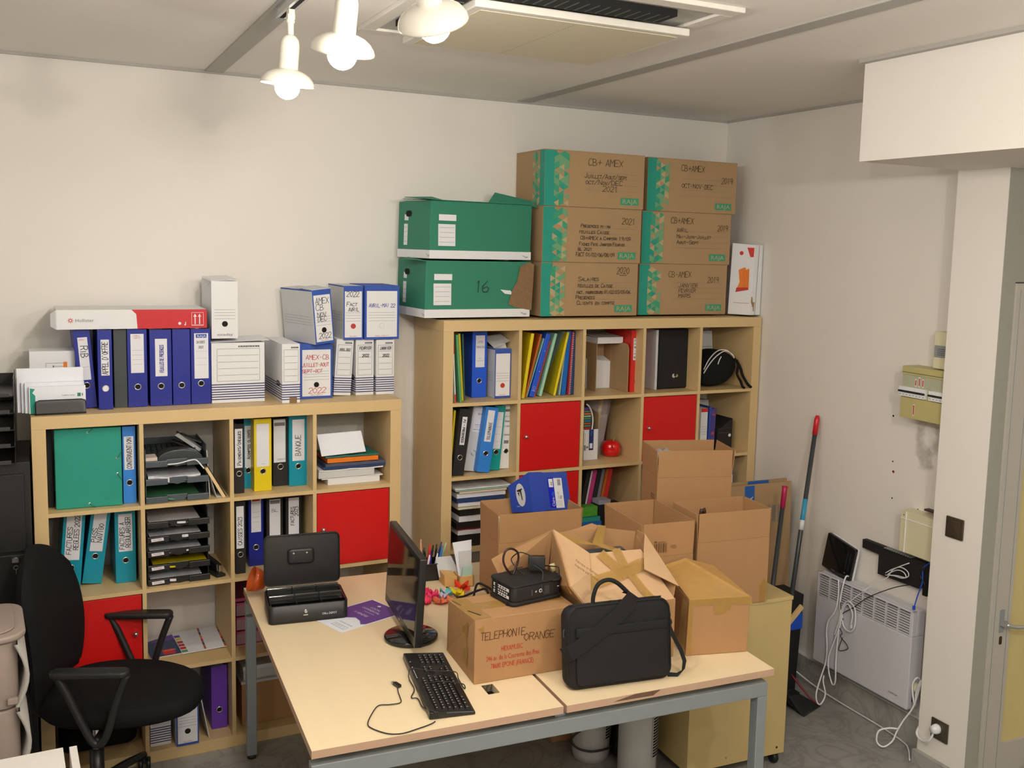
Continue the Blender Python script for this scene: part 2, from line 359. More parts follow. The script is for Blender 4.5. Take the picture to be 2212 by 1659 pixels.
for yy, xx in ((.4605, -.26), (.4605, .05)): b.box(xx, xx + .02, yy, yy + .002, -.028, -.022, dark)
b.build('clip', t)
trk = MB(); trk.box(.726, .758, -7.2, -1.43, ZC - .037, ZC - .006, steel); trk.box(.735, .749, -7.2, -1.435, ZC - .0376, ZC - .037, dark); trk.box(.724, .760, -1.435, -1.42, ZC - .039, ZC - .006, greym)
tag(trk.build('lamp_track'), 'narrow metal lamp track running along the ceiling rail', 'track')
lampw = mat('cream_enamel', (.80, .77, .70, 1), .18, var=.02, coat=.4)
bulbm = mat('lit_bulb', (1, 1, 1, 1), .4, emit=(WARM, BULB))
def lamp(y, drop, label, tilt=0, x=.742, k=1.0, tiltx=0):
    t = thing('track_lamp', label, 'lamp', (x, y, ZC - .037), group='white lamps hanging from the ceiling track')
    b = MB(); b.box(-.009, .009, -.018, .018, -.016, .004, lampw); b.box(-.011, .011, -.013, .013, -.030, -.012, lampw); b.lathe([(.0125, -.028), (.0125, -.036), (.009, -.042), (0, -.042)], lampw, 16); b.build('adapter', t, bevel=.002)
    b = MB(); b.lathe([(.0095, -.036), (.0095, -drop)], lampw, 14); b.build('stem', t)
    h = TR(0, 0, -drop, rx=tiltx, ry=tilt)
    b = MB(); b.M = h; b.lathe([(r * k, z * k) for r, z in [(0, .002), (.010, .001), (.018, -.004), (.025, -.013), (.0285, -.026), (.029, -.040), (.029, -.104)]], lampw, 28); b.build('socket', t)
    b = MB(); b.M = h; b.lathe([(r * k, z * k) for r, z in [(.024, -.100), (.036, -.102), (.052, -.108), (.067, -.118), (.077, -.131), (.081, -.142), (.0805, -.147), (.078, -.147), (.075, -.138), (.062, -.121), (.040, -.110), (.018, -.106)]], lampw, 40); b.build('lamp_shade', t)
    b = MB(); b.M = h; b.lathe([(.0005, -.190 * k)] + [(.037 * k * math.sin(a), (-.153 - .037 * math.cos(a)) * k) for a in [i * PI / 12 for i in range(1, 12)]] + [(.013 * k, -.11 * k)], bulbm, 24); b.build('bulb', t)
    return t
lamp(-1.56, .073, 'white enamel lamp with lit bulb, smallest and nearest the wall', tiltx=R(5), tilt=R(3))
lamp(-2.19, .075, 'white enamel lamp with lit bulb, middle of the three', tiltx=R(20))
lamp(-2.58, .075, 'white enamel lamp tilted towards the air conditioner', tilt=-.42, tiltx=.42, x=.79)

# ---------------------------------------------------------------- shelving units
BT, BC, BD = .0505, .335, .0163
def gx(k, side): return BT + k * BC + (k - 1) * BD + side * BD
def shelving(x, y, rz, n, label, doors):
    W = 2 * BT + n * BC + (n - 1) * BD
    fit = .9942 if n == 5 else 1
    t = thing('shelving_unit', label, 'shelf', (x, y, 0), rz)
    for nm, z in (('top_panel', W - BT), ('bottom_panel', 0)): b = MB(); b.box(0, W, 0, .39, z, z + BT, woodh); b.build(nm, t, bevel=.0012)
    for xx in (0, W - BT): b = MB(); b.box(xx, xx + BT, 0, .39, BT, W - BT, wood); b.build('side_panel', t, bevel=.0012)
    for k in range(1, n): b = MB(); b.box(gx(k, 0), gx(k, 1), .0015, .389, BT, W - BT, wood); b.build('divider', t, bevel=.0008)
    for r in range(1, n):
        for c in range(n):
            x0 = BT + c * (BC + BD); b = MB(); b.box(x0, x0 + BC, .002, .389, gx(r, 0), gx(r, 1), woodh); b.build('shelf', t)
    t.scale = (fit, 1, 1)
    for (c, r, side) in doors:      # column from the left, row from the bottom
        x0 = BT + c * (BC + BD); z0 = BT + r * (BC + BD)
        b = MB(); b.box(x0 + .002, x0 + BC - .004, .003, .019, z0 + .002, z0 + BC - .004, redm); d = b.build('door', t, bevel=.001)
        kx = x0 + (.026 if side < 0 else BC - .03)
        b = MB(); b.M = TR(kx, .003, z0 + BC * .52) @ Matrix.Rotation(PI / 2, 4, 'X'); b.lathe([(.004, 0), (.0045, .010), (.0085, .017), (.009, .023), (.005, .028), (0, .0285)], steel, 14); b.build('knob', d)
    return t
LX, LY, LR = 0.0, -.4321, .015535
RX, RY, RR = 1.68913, -.40688, .006967
shelving(LX, LY, LR, 4, 'low beech cube shelving unit, four by four, on the left', [(3, 2, -1), (0, 1, 1)])
shelving(RX, RY, RR, 5, 'tall beech cube shelving unit, five by five, in the corner', [(1, 3, -1), (3, 3, -1), (1, 2, -1)])

# ---------------------------------------------------------------- lever arch binders
def binder(x0, x1, yf, z, h, cover, label, lean=0, lb=None, hole=.19, hr=.0135, writing=(), vary=0, group=None, depth=.283, ring=chrome, rz=0, holecol=None, name='binder', liftk=1, shade=None):
    wd = x1 - x0; a = R(lean); lift = wd / 2 * abs(math.sin(a)) * liftk
    t = thing(name, label, 'binder', ((x0 + x1) / 2, yf, z + .0008 + lift), rz or LR, group, ry=a)
    b = MB(); hw = wd / 2
    b.box(-hw, hw, 0, .003, 0, h, cover); b.box(-hw, -hw + .0025, .003, depth, 0, h, cover); b.box(hw - .0025, hw, .003, depth, 0, h, cover); b.build('cover', t, bevel=.0012)
    b = MB(); b.box(-hw + .004, hw - .004, .006, depth - .012, .008, h - .025, papers); b.build('paper_block', t)
    fr = FRONT()
    if hole:
        b = MB(); b.disc(fr, 0, h * hole, hr * .82, holecol or dark, .0006); b.ring(fr, 0, h * hole, hr * .74, hr, ring); b.build('finger_ring', t)
    if lb:
        u0, u1, v0, v1 = lb; b = MB(); b.rect(fr, -hw + u0 * wd, -hw + u1 * wd, v0 * h, v1 * h, lab, .0005)
        lw, lh = (u1 - u0) * wd, (v1 - v0) * h; ox, oz = -hw + u0 * wd, v0 * h
        for wr in writing:
            kind, txt, a0, b0, size, mm = wr[:6]; wdt = wr[6] if len(wr) > 6 else None
            if kind == 'up': b.hand(Fr((ox + a0 * lw, 0, oz + b0 * lh), (0, 0, 1), (-1, 0, 0)), txt, 0, 0, size, mm, lw=.0022, width=wdt)
            elif kind == 'down': b.hand(Fr((ox + a0 * lw, 0, oz + b0 * lh), (0, 0, -1), (1, 0, 0)), txt, 0, 0, size, mm, lw=.0026, width=wdt)
            elif kind == 'h': b.hand(fr, txt, ox + a0 * lw, oz + b0 * lh, size, mm, lw=.0013, width=wdt)
            elif kind == 't': b.text(fr, txt, ox + a0 * lw, oz + b0 * lh, size, mm, width=wdt)
            elif kind == 'line': b.rect(fr, ox + a0 * lw, ox + b0 * lw, oz + txt * lh, oz + txt * lh + size, mm, .0008)
            elif kind == 'rect': b.rect(fr, ox + txt[0] * lw, ox + txt[1] * lw, oz + a0 * lh, oz + b0 * lh, mm, .0007)
        b.build('label', t)
    return t
g1 = 'binders standing on the left shelving unit'
Z = 1.49
binder(.180, .242, -.284, Z, .320, blue, 'navy blue binder marked RiB leaning left beside the envelopes', lean=-4, lb=(.22, .80, .36, .90), hole=.29, writing=[('down', 'RiB', .22, .80, .026, ink), ('t', 'Office', .1, .93, .006, redink), ('line', .30, .1, .9, .0008, greyink)], group=g1)
binder(.245, .298, -.331, Z, .322, blue, 'navy blue binder marked APPEL D\'OFFRE with pale label', lb=(.22, .80, .43, .88), hole=.265, ring=steel, holecol=wht, writing=[('up', "APPEL D'OFFRE", .82, .03, .021, ink, .132)], group=g1)
binder(.306, .355, -.294, Z, .320, charcoal, 'plain dark grey binder without label among the blue ones', hole=None, group=g1)
ln = [('line', v, .1, .9, .0007, greyink) for v in (.58, .46, .34, .22)]
binder(.357, .432, -.301, Z, .321, blue, 'navy blue binder with blank ruled label and red print on top', lb=(.17, .84, .44, .94), hole=.26, writing=ln + [('t', 'Office', .22, .93, .007, redink), ('t', 'DEPOT', .25, .88, .006, redink)], group=g1)
binder(.442, .527, -.299, Z, .318, blue, 'navy blue binder with blue upright handwriting on taped label', lb=(.25, .80, .39, .88), hole=.26, writing=[('up', 'FEUILLES DE PRESENCES', .68, .10, .014, blueink, .115)], group=g1)
binder(.531, .601, -.296, Z, .319, blue, 'navy blue binder without any label', hole=.26, group=g1)
binder(.604, .684, -.294, Z, .319, blue, 'navy blue binder with RAJA label marked CAISSES 2022', lb=(.17, .88, .34, .94), hole=.275, writing=[('rect', (.12, .88), .90, .98, 0, wallblue), ('t', 'RAJA', .2, .915, .009, wht, .036), ('h', 'CAISSES', .15, .78, .010, ink, .034), ('h', '2022', .3, .67, .009, ink, .02)] + [('line', v, .1, .9, .0006, greyink) for v in (.6, .45, .3)], group=g1)
Z = BT + 3 * (BC + BD)
g = 'binders in the open cubes of the left shelving unit'
binder(.326, .375, -.369, Z, .319, blue3, 'sky blue binder marked CONTRAVENTION beside the green folder', lb=(.12, .86, .44, .87), hole=.27, writing=[('up', 'CONTRAVENTION', .75, .03, .017, ink, .128)], group=g)
binder(.765, .806, -.358, Z, .302, blackm, 'narrow black binder marked Paiements/cheques', lb=(.08, .84, .37, .93), hole=.285, hr=.0125, writing=[('up', 'Paiements/cheques', .78, .06, .015, ink, .15)], group=g)
binder(.820, .854, -.279, Z, .308, teal, 'slim teal binder marked Acomptes clients, set back', lb=(.1, .95, .30, .90), hole=.26, writing=[('up', 'Acomptes clients', .78, .2, .013, ink, .13)], group=g)
binder(.849, .923, -.352, Z, .318, yellow, 'yellow binder with blank white label in the top row', lb=(.14, .86, .34, .93), hole=.275, writing=[('line', .06, .35, .7, .001, greyink)], group=g)
binder(.943, 1.008, -.285, Z, .305, blackm, 'black binder with blank grey label between yellow and teal ones', lb=(.04, .84, .35, .98), hole=.285, writing=[('rect', (.05, .95), .85, .93, 0, greyink), ('t', 'DEPOT', .3, .05, .008, greyink)], group=g)
binder(1.009, 1.089, -.307, Z, .314, teal, 'teal binder marked BANQUE in the top row', lb=(.17, .84, .36, .95), hole=.28, writing=[('up', 'BANQUE', .68, .12, .024, ink, .095)], group=g)
Z = BT + 2 * (BC + BD)
binder(.080, .160, -.300, Z, .320, teal, 'teal binder marked FACTURES REGLEES 2022 leaning right behind the chair', lean=5, lb=(.15, .85, .36, .96), hole=.26, writing=[('up', 'FACTURES', .42, .12, .018, ink, .115), ('up', 'REGLEES 2022', .86, .22, .018, ink, .145)], group=g)
binder(.166, .240, -.285, Z, .318, teal, 'teal binder marked PASS NAVIGO leaning right', lean=8, lb=(.17, .82, .43, .97), hole=.365, writing=[('up', 'PASS', .42, .22, .018, ink, .06), ('up', 'NAVIGO', .86, .22, .018, ink, .08)], group=g)
binder(.294, .373, -.307, Z, .318, teal, 'upright teal binder marked FACTURES A REGULARISER', lb=(.17, .84, .42, .92), hole=.30, writing=[('up', 'FACTURES A', .42, .06, .018, ink, .115), ('up', 'REGULARISER', .86, .1, .018, ink, .13)], group=g)
binder(.765, .807, -.370, Z, .320, blackm, 'narrow black binder marked CAISSES 2023', lb=(.10, .84, .35, .93), hole=.265, hr=.0125, writing=[('up', 'CAISSES 2023', .75, .08, .016, ink, .125)], group=g)
binder(.835, .899, -.287, Z, .306, blue, 'navy blue binder with blank label above the cash box', lb=(.18, .84, .50, .99), hole=.275, writing=[('rect', (.1, .9), .93, .99, 0, redink)] + [('line', v, .1, .9, .0006, greyink) for v in (.8, .6, .45, .3)], group=g)
binder(.912, .984, -.290, Z, .306, blackm, 'black binder marked BL', lb=(.18, .84, .30, .96), hole=.2, writing=[('rect', (.05, .95), .90, .98, 0, greyink), ('h', 'BL', .2, .72, .013, ink, .03), ('t', 'DEPOT', .3, .03, .007, greyink)], group=g)
binder(.996, 1.066, -.290, Z, .306, blackm, 'black binder marked factures 2023', lb=(.18, .84, .30, .96), hole=.2, writing=[('up', 'factures', .52, .38, .020, ink, .085), ('up', '2023', .92, .58, .015, ink, .045)], group=g)
binder(.664, .731, -.328, BT, .286, purple, 'purple binder in the bottom row of the left unit', hole=.30, group=g)
Z = BT + 4 * (BC + BD)
g = 'binders in the open cubes of the tall shelving unit'
binder(1.890, 1.966, -.268, Z, .320, blue2, 'bright blue binder marked LATIN FRANCHISE in the top row', lb=(.22, .84, .46, .94), hole=.255, writing=[('t', 'LATIN', .22, .76, .012, navy, .026), ('t', 'FRANCHISE', .08, .60, .012, navy, .042), ('line', .20, .15, .85, .0012, greyink), ('line', .28, .3, .7, .0008, greyink)], group=g, rz=RR)
Z = BT + 3 * (BC + BD)
binder(1.750, 1.808, -.383, Z, .318, blackm, 'black binder with slim label leaning right in the tall unit', lean=6.5, lb=(.30, .72, .46, .88), hole=.27, writing=[('down', 'PJ - PRESENCES', .3, .9, .010, ink, .11)], group=g, rz=RR)
binder(1.833, 1.903, -.325, Z, .316, wht2, 'pale grey binder marked BON leaning right', lean=8.5, lb=(.12, .88, .60, .97), hole=.28, ring=steel, holecol=wht2, writing=[('t', 'BON', .35, .72, .009, ink), ('line', .3, .2, .8, .0015, ink), ('line', .22, .3, .7, .001, ink), ('line', .1, .1, .9, .0015, ink)], group=g, rz=RR)
binder(1.882, 1.948, -.366, Z, .316, blue3, 'sky blue binder marked TELEPHONIE leaning right', lean=8.0, lb=(.20, .74, .47, .95), hole=.29, writing=[('up', 'TELEPHONIE', .8, .06, .015, ink, .085)], group=g, rz=RR)
binder(1.961, 2.016, -.332, Z, .316, mat('sea_green_cover', C(0, 150, 140), .4), 'sea green binder with long label leaning right', lean=5, lb=(.15, .85, .33, .90), hole=.28, writing=[('line', v, .1, .9, .0006, greyink) for v in (.8, .6, .4, .2)], group=g, rz=RR)
binder(2.022, 2.083, -.316, Z, .315, wht, 'white binder with handwritten lines, rightmost of the leaning row', lean=2.6, lb=(.1, .9, .33, .97), hole=.275, writing=[('rect', (.1, .9), .88, .94, 0, greyink)] + [('h', s, .15, v, .008, greyink, .03) for s, v in (('Juin', .75), ('Personnel', .63), ('Divers', .51), ('Dossier', .3))] + [('rect', (.2, .7), .1, .18, 0, greyink)], group=g, rz=RR)

# ---------------------------------------------------------------- archive boxes on the left unit
def archive(name, label, x0, x1, yf, z, h, d, style, lean=0, writing=(), group='archive boxes on the left shelving unit', hole=True, flap=None, rz=LR, lid=True, cat='archive box'):
    wd = x1 - x0; hw = wd / 2; a = R(lean)
    t = thing(name, label, cat, ((x0 + x1) / 2, yf, z + .0008 + hw * abs(math.sin(a))), rz, group, ry=a)
    body = {'blue': wht2, 'bluewide': wallblue}.get(style, wht)
    b = MB(); b.box(-hw, hw, 0, d, 0, h, body)
    fr = FRONT(); fl = Fr((-hw, 0, 0), (0, -1, 0), (0, 0, 1)); 
    if style == 'stripes':
        for i in range(7): 
            z0 = .014 + i * .0105; b.rect(fr, -hw, hw, z0, z0 + .0042, bluebox); b.rect(fl, -d, 0, z0, z0 + .0042, bluebox)
    if style in ('blue',):
        for v in (.50, .45, .40, .35): b.rect(fl, -d * .95, -.02, h * v, h * v + .001, greyink)
        b.rect(fl, -d, -.0, h - .006, h, wallblue)
    b.build('body', t, bevel=.001)
    b = MB()
    if style == 'stripes':
        bx0, bx1 = -hw + .1 * wd, hw - .1 * wd
        for (u0, u1, v0, v1) in ((bx0, bx1, h * .36, h * .364), (bx0, bx1, h * .90, h * .904), (bx0, bx0 + .001, h * .36, h * .9), (bx1, bx1 + .001, h * .36, h * .904)): b.rect(fr, u0, u1, v0, v1, ink)
        for v in (.46, .57, .68, .79): b.rect(fr, bx0 + .004, bx1 - .004, h * v, h * v + .001, ink)
        b.rect(fr, 0, hw - .1 * wd, h * .925, h * .95, ink); b.text(fr, 'BANKERS', .002, h * .928, h * .016, wht, width=hw * .8 - .006, off=.0012)
        b.poly(fl, [(-d * .22 + .036 * math.cos(i * PI / 8), h * .31 + .012 * math.sin(i * PI / 8)) for i in range(16)], ink)
        b.text(fl, 'BANKERS BOX', -d * .22 - .028, h * .30, .008, wht, width=.056, off=.0012)
    else:
        fb = .10 * wd if style != 'plain' else 0
        if style in ('blue', 'bluewide'):
            b.rect(fr, -hw, hw, 0, h, wallblue, .0004); b.rect(fr, -hw + .06 * wd, hw - .06 * wd, h * .045, h * .90, wht, .0007)
            b.text(fr, 'Office DEPOT', -.2 * wd, h * .055, .006, redink, width=.4 * wd)
        for v in (.50, .45, .40, .345): b.rect(fr, -hw * .78, hw * .78, h * v, h * v + .0011, greyink, .0009)
        if style == 'plain': b.text(fr, 'niceday', -.032, .012, .011, navy, width=.064)
    for (kind, txt, u, v, size, mm, *w_) in writing:
        b.hand(fr, txt, -hw + u * wd, v * h, size, mm, lw=.0022, width=w_[0] if w_ else None, off=.0012)
    b.build('printed_front', t)
    if hole and style != 'stripes':
        b = MB(); b.disc(fr, 0, h * .255, .0115, dark if hole is True else hole, .0012); b.ring(fr, 0, h * .255, .011, .0125, greyink, .0014); b.build('finger_hole', t)
    if flap:
        b = MB(); 
        for q in flap: b.slab(q, .002, body)
        b.build('lid_flap', t)
    return t
Z = 1.49
archive('archive_box', 'wide white archive box with navy stripes and empty ruled panel', .686, .907, -.297, Z, .257, .27, 'stripes', flap=[[(-.11, .02, .258), (.13, -.005, .266), (.12, .14, .275), (-.11, .17, .262)]])
archive('archive_box', 'white archive box with navy stripes and a piece of brown tape on its foot', .963, 1.040, -.382, Z, .256, .33, 'stripes')
b = MB(); b.rect(Fr((1.0, -.3835, Z)), -.006, .026, 0, .025, tape2, 0); o = b.build('tape_patch'); o.parent = bpy.data.objects['archive_box.001']; o.location = (-1.0015, .3818, -Z - .0006); o.rotation_euler = (0, 0, 0)
archive('archive_box', 'wide blue edged archive box marked AMEX-CB 2022 in red', 1.062, 1.206, -.289, Z, .243, .26, 'bluewide', writing=[('h', 'AMEX-CB', .17, .72, .020, redink, .105), ('h', 'JUILLET-AOUT', .06, .59, .016, redink, .12), ('h', 'SEPT-OCT', .06, .48, .014, redink, .09), ('h', '2022', .25, .10, .024, redink, .08)])
archive('archive_box', 'white striped archive box marked AVRIL leaning right', 1.221, 1.300, -.250, Z, .256, .24, 'stripes', lean=3.4, writing=[('h', 'AVRIL 2022', .2, .80, .010, greyink, .05)])
archive('archive_box', 'white striped archive box marked FEVRIER 2022', 1.324, 1.408, -.251, Z, .256, .24, 'stripes', writing=[('h', 'FEVRIER', .2, .82, .013, ink, .055), ('h', '2022', .35, .69, .012, ink, .032)])
archive('archive_box', 'white striped archive box marked JANVIER 2022, at the end of the row', 1.418, 1.504, -.256, Z, .254, .24, 'stripes', writing=[('h', 'JANVIER', .2, .82, .013, ink, .055), ('h', '2022', .35, .69, .012, ink, .032)])
Z2 = 1.7505
archive('archive_box', 'tall crumpled white archive box with niceday print, on the striped box', .688, .796, -.300, Z2 + .016, .243, .25, 'plain', flap=[[(-.054, 0, .243), (.056, 0, .247), (.03, .12, .262), (-.075, .10, .258)], [(-.054, .0, .243), (-.075, .10, .256), (-.056, .2, .243), (-.054, .1, .22)]])
archive('archive_box', 'blue edged archive box marked AMEX CB NOV DEC 2022 leaning left', 1.118, 1.210, -.325, 1.7345, .240, .285, 'blue', lean=-5, rz=LR + .25, writing=[('h', 'AMEX', .14, .74, .026, ink, .068), ('h', 'CB', .14, .62, .026, ink, .04), ('h', 'NOV', .2, .50, .020, ink, .045), ('h', 'DEC', .2, .42, .020, ink, .045), ('h', '2022', .2, .10, .024, ink, .062)], flap=[[(-.046, 0, .240), (.046, 0, .240), (.044, .13, .247), (-.05, .13, .246)]])
archive('archive_box', 'blue edged archive box marked 2022 Fact avril', 1.263, 1.353, -.262, 1.7465, .244, .25, 'blue', hole=redink, writing=[('h', '2022', .15, .80, .024, ink, .06), ('h', 'Fact', .15, .63, .018, ink, .05), ('h', 'AVRIL', .25, .53, .016, ink, .05)])
archive('archive_box', 'wide blue edged archive box marked AVRIL-MAI 22', 1.360, 1.524, -.262, 1.7465, .246, .24, 'bluewide', hole=wht, writing=[('h', 'AVRIL-MAI 22', .12, .60, .016, blueink, .125)])
# Hollister box lying on the binders
t = thing('flat_box', 'long flat white and red Hollister box lying across the blue binders', 'box', (.385, -.311, 1.8145), LR)
b = MB(); b.hexa([(-.285, 0, 0), (.283, 0, 0), (.283, .26, 0), (-.285, .26, 0), (-.285, 0, .078), (.283, 0, .078), (.283, .26, .078), (-.285, .26, .078)], wht)
b.slab([(-.285, 0, 0), (-.285, 0, .078), (-.305, .02, .062), (-.305, .02, .012)], .002, wht); b.build('body', t, bevel=.001)
b = MB(); fr = FRONT(); hred = mat('crimson_print', C(196, 22, 34), .5)
b.poly(fr, [(.012, 0), (.283, 0), (.283, .078), (-.01, .078), (.008, .06)], hred, .0006)
for i in range(8): a = i * PI / 4; b.poly(fr, [(-.235 + .004 * math.cos(a - .5), .036 + .004 * math.sin(a - .5)), (-.235 + .013 * math.cos(a), .036 + .013 * math.sin(a)), (-.235 + .004 * math.cos(a + .5), .036 + .004 * math.sin(a + .5))], hred, .0007)
b.text(fr, 'Hollister', -.218, .030, .013, greyink, width=.068)
for (u0, u1, v0, v1) in ((.222, .270, .010, .0112), (.222, .270, .064, .0652), (.222, .2232, .010, .065), (.2688, .270, .010, .065)): b.rect(fr, u0, u1, v0, v1, wht, .0012)
for u in (.234, .252): b.rect(fr, u, u + .004, .016, .052, wht, .0012); b.poly(fr, [(u - .005, .047), (u + .009, .047), (u + .002, .060)], wht, .0012)
b.rect(fr, .222, .27, .0125, .0137, wht, .0012); b.disc(fr, .175, .02, .006, wht, .0012); b.rect(fr, .197, .2, .014, .026, wht, .0012); b.disc(fr, .196, .014, .003, wht, .0012)
b.build('printed_front', t)
# white carton, envelopes and holder at the left end
t = thing('small_carton', 'plain white carton with small orange drawing behind the envelopes', 'box', (.088, -.245, 1.491), LR)
b = MB(); b.box(-.088, .078, 0, .14, 0, .232, wht); b.build('body', t, bevel=.002)
b = MB(); fr = FRONT(); b.rect(fr, .034, .048, .150, .188, orange)
for (u0, u1, v0, v1) in ((-.03, .034, .183, .1845), (-.03, -.0285, .158, .184), (-.03, -.005, .158, .1595), (-.005, .0, .16, .1745), (0, .034, .170, .1715)): b.rect(fr, u0, u1, v0, v1, greyink)
b.build('printed_front', t)
t = thing('letter_holder', 'black wire mesh letter holder at the front left corner of the unit', 'letter holder', (.106, -.402, 1.4905), LR)
b = MB(); W2 = .088; b.tube([(-W2, 0, .003), (-W2, 0, .05), (-W2 + .012, 0, .058), (W2 - .012, 0, .058), (W2, 0, .05), (W2, 0, .003), (-W2, 0, .003)], .0022, blackm, smooth=1)
b.tube([(-W2, .045, .003), (-W2, .045, .08), (W2, .045, .08), (W2, .045, .003)], .0022, blackm, smooth=1); b.tube([(-W2, 0, .003), (-W2, .05, .003)], .0022, blackm, smooth=1); b.tube([(W2, 0, .003), (W2, .05, .003)], .0022, blackm, smooth=1)
b.build('wire_frame', t); b = MB(); b.box(-W2, W2, .0, .0008, .003, .057, mat('black_mesh', (.04, .04, .04, 1), .6, alpha=.5)); b.build('mesh', t)
for k, (x0, x1, y, hh, dz) in enumerate(((-.045, .190, -.340, .172, 0), (-.030, .192, -.354, .118, 0), (-.018, .188, -.368, .118, 0), (-.004, .196, -.384, .105, 0))):
    t = thing('envelope', ['tall white envelope standing rearmost in the letter holder', 'white envelope second from the back of the holder', 'white envelope third from the back of the holder', 'front white envelope with green printed strip in the mesh holder'][k], 'envelope', (0, y, 1.4905 + .0045), LR, 'envelopes in the mesh letter holder', rx=-.02)
    b = MB(); b.box(x0, x1, 0, .011, 0, hh, paper); b.build('paper', t, bevel=.0008)
    if k == 3:
        b = MB(); fr = FRONT(); b.poly(fr, [(x0 + .004, .0), (x0 + .022, .0), (x0 + .022, .07), (x0 + .012, .082), (x0 + .022, .096), (x0 + .004, .1)], green); b.rect(fr, .166, .178, .062, .076, gdark); b.rect(fr, .182, .186, .064, .074, greyink); b.text(fr, 'Lettre verte', .112, .066, .006, greyink, width=.045); b.build('print', t)

# ---------------------------------------------------------------- large green and kraft archive cartons on the tall unit
def green_box(label, x, y, z, w_, d, h, rz, lid):
    t = thing('archive_carton', label, 'carton', (x, y, z), rz, 'large cartons on top of the tall unit')
    b = MB(); b.hexa([(0, 0, 0), (w_, 0, 0), (w_ - .01, d, 0), (0, d, 0), (.006, .004, h), (w_ + .008, .004, h), (w_, d, h), (.006, d, h)], gdark); b.build('body', t, bevel=.002)
    b = MB(); fr = FRONT(0, -.0015, 0); fl = Fr((-.0015, 0, 0), (0, -1, 0), (0, 0, 1)); b.box(-.002, w_ + .002, -.0025, d, 0, .038, wht); b.build('base_band', t)
    fr = Fr((0, -.0012, 0), (1, 0, 0), (0, .004 / h, 1)); fl = Fr((0.0015, 0, 0), (0, -1, 0), (.006 / h, 0, 1))
    b = MB()
    for f, s in ((fr, 1), (fl, -1)):
        k = 1 if s > 0 else .8
        a0 = .045 if s > 0 else -.265
        wd = .09 * k * (1 if s > 0 else .55)
        b.rect(f, a0, a0 + wd, h * .66, h * .66 + .028, wht, .002); b.rect(f, a0 - .003, a0 + wd - .004, .058, h * .60, wht, .002)
        for i in range(4): b.rect(f, a0 + .004, a0 + wd - .010, .075 + i * .022, .0762 + i * .022, greyink, .0026)
    b.build('label', t)
    b = MB(); b.disc(fl, -.235, h * .78, .014, dark, .0035, 12); b.disc(fl, -.205, h * .78, .014, dark, .0035, 12); b.rect(fl, -.235, -.205, h * .78 - .014, h * .78 + .014, dark, .0035); b.build('hand_hole', t)
    b = MB(); 
    for f, a0 in ((Fr((0, -.0036, 0)), w_ - .05), (Fr((-.0026, 0, 0), (0, -1, 0), (0, 0, 1)), -.03)):
        b.poly(f, [(a0, .022), (a0 + .01, .016), (a0 + .014, .018)], ink); b.text(f, 'Quill', a0 + .014, .010, .008, ink, width=.018)
    b.build('logo', t)
    b = MB()
    for q in lid: b.slab(q, .003, gdark)
    b.build('lid_flap', t); return t
t = green_box('dark green archive carton, lower one, with brown tape on its right end', 1.612, -.362, 1.8515, .545, .34, .262, .06, [[(-.03, .02, .262), (.0, -.012, .258), (.0, .2, .270), (-.045, .2, .262)], [(.545, -.01, .262), (.57, .05, .262), (.565, .2, .268), (.53, .2, .262)]])
b = MB(); fr = Fr((0, -.0016, 0)); b.poly(fr, [(.43, .06), (.47, .045), (.556, .03), (.566, .25), (.54, .262), (.49, .24), (.475, .17), (.45, .13)], tape2, .002); b.slab([(.553, -.002, .03), (.557, .12, .04), (.568, .12, .25), (.562, -.002, .26)], .0015, tape2); b.build('tape_patch', t)
b = MB(); b.poly(fr, [(.385, .13), (.44, .125), (.455, .105), (.41, .11)], wht, .0015); b.build('torn_patch', t)
b = MB(); b.hand(fr, '16', .252, .118, .052, ink, lw=.003, off=.0024, width=.075); b.build('handwriting', t)
green_box('dark green archive carton, upper one, with raised lid', 1.630, -.368, 2.1225, .545, .33, .262, .13, [[(-.03, -.008, .268), (.06, -.012, .262), (.08, .14, .282), (-.05, .16, .275)], [(.42, .20, .270), (.46, .20, .325), (.57, .04, .285), (.575, -.015, .250), (.548, -.006, .258)], [(.02, .0, .263), (.545, .0, .263), (.53, .32, .275), (.02, .32, .275)]])
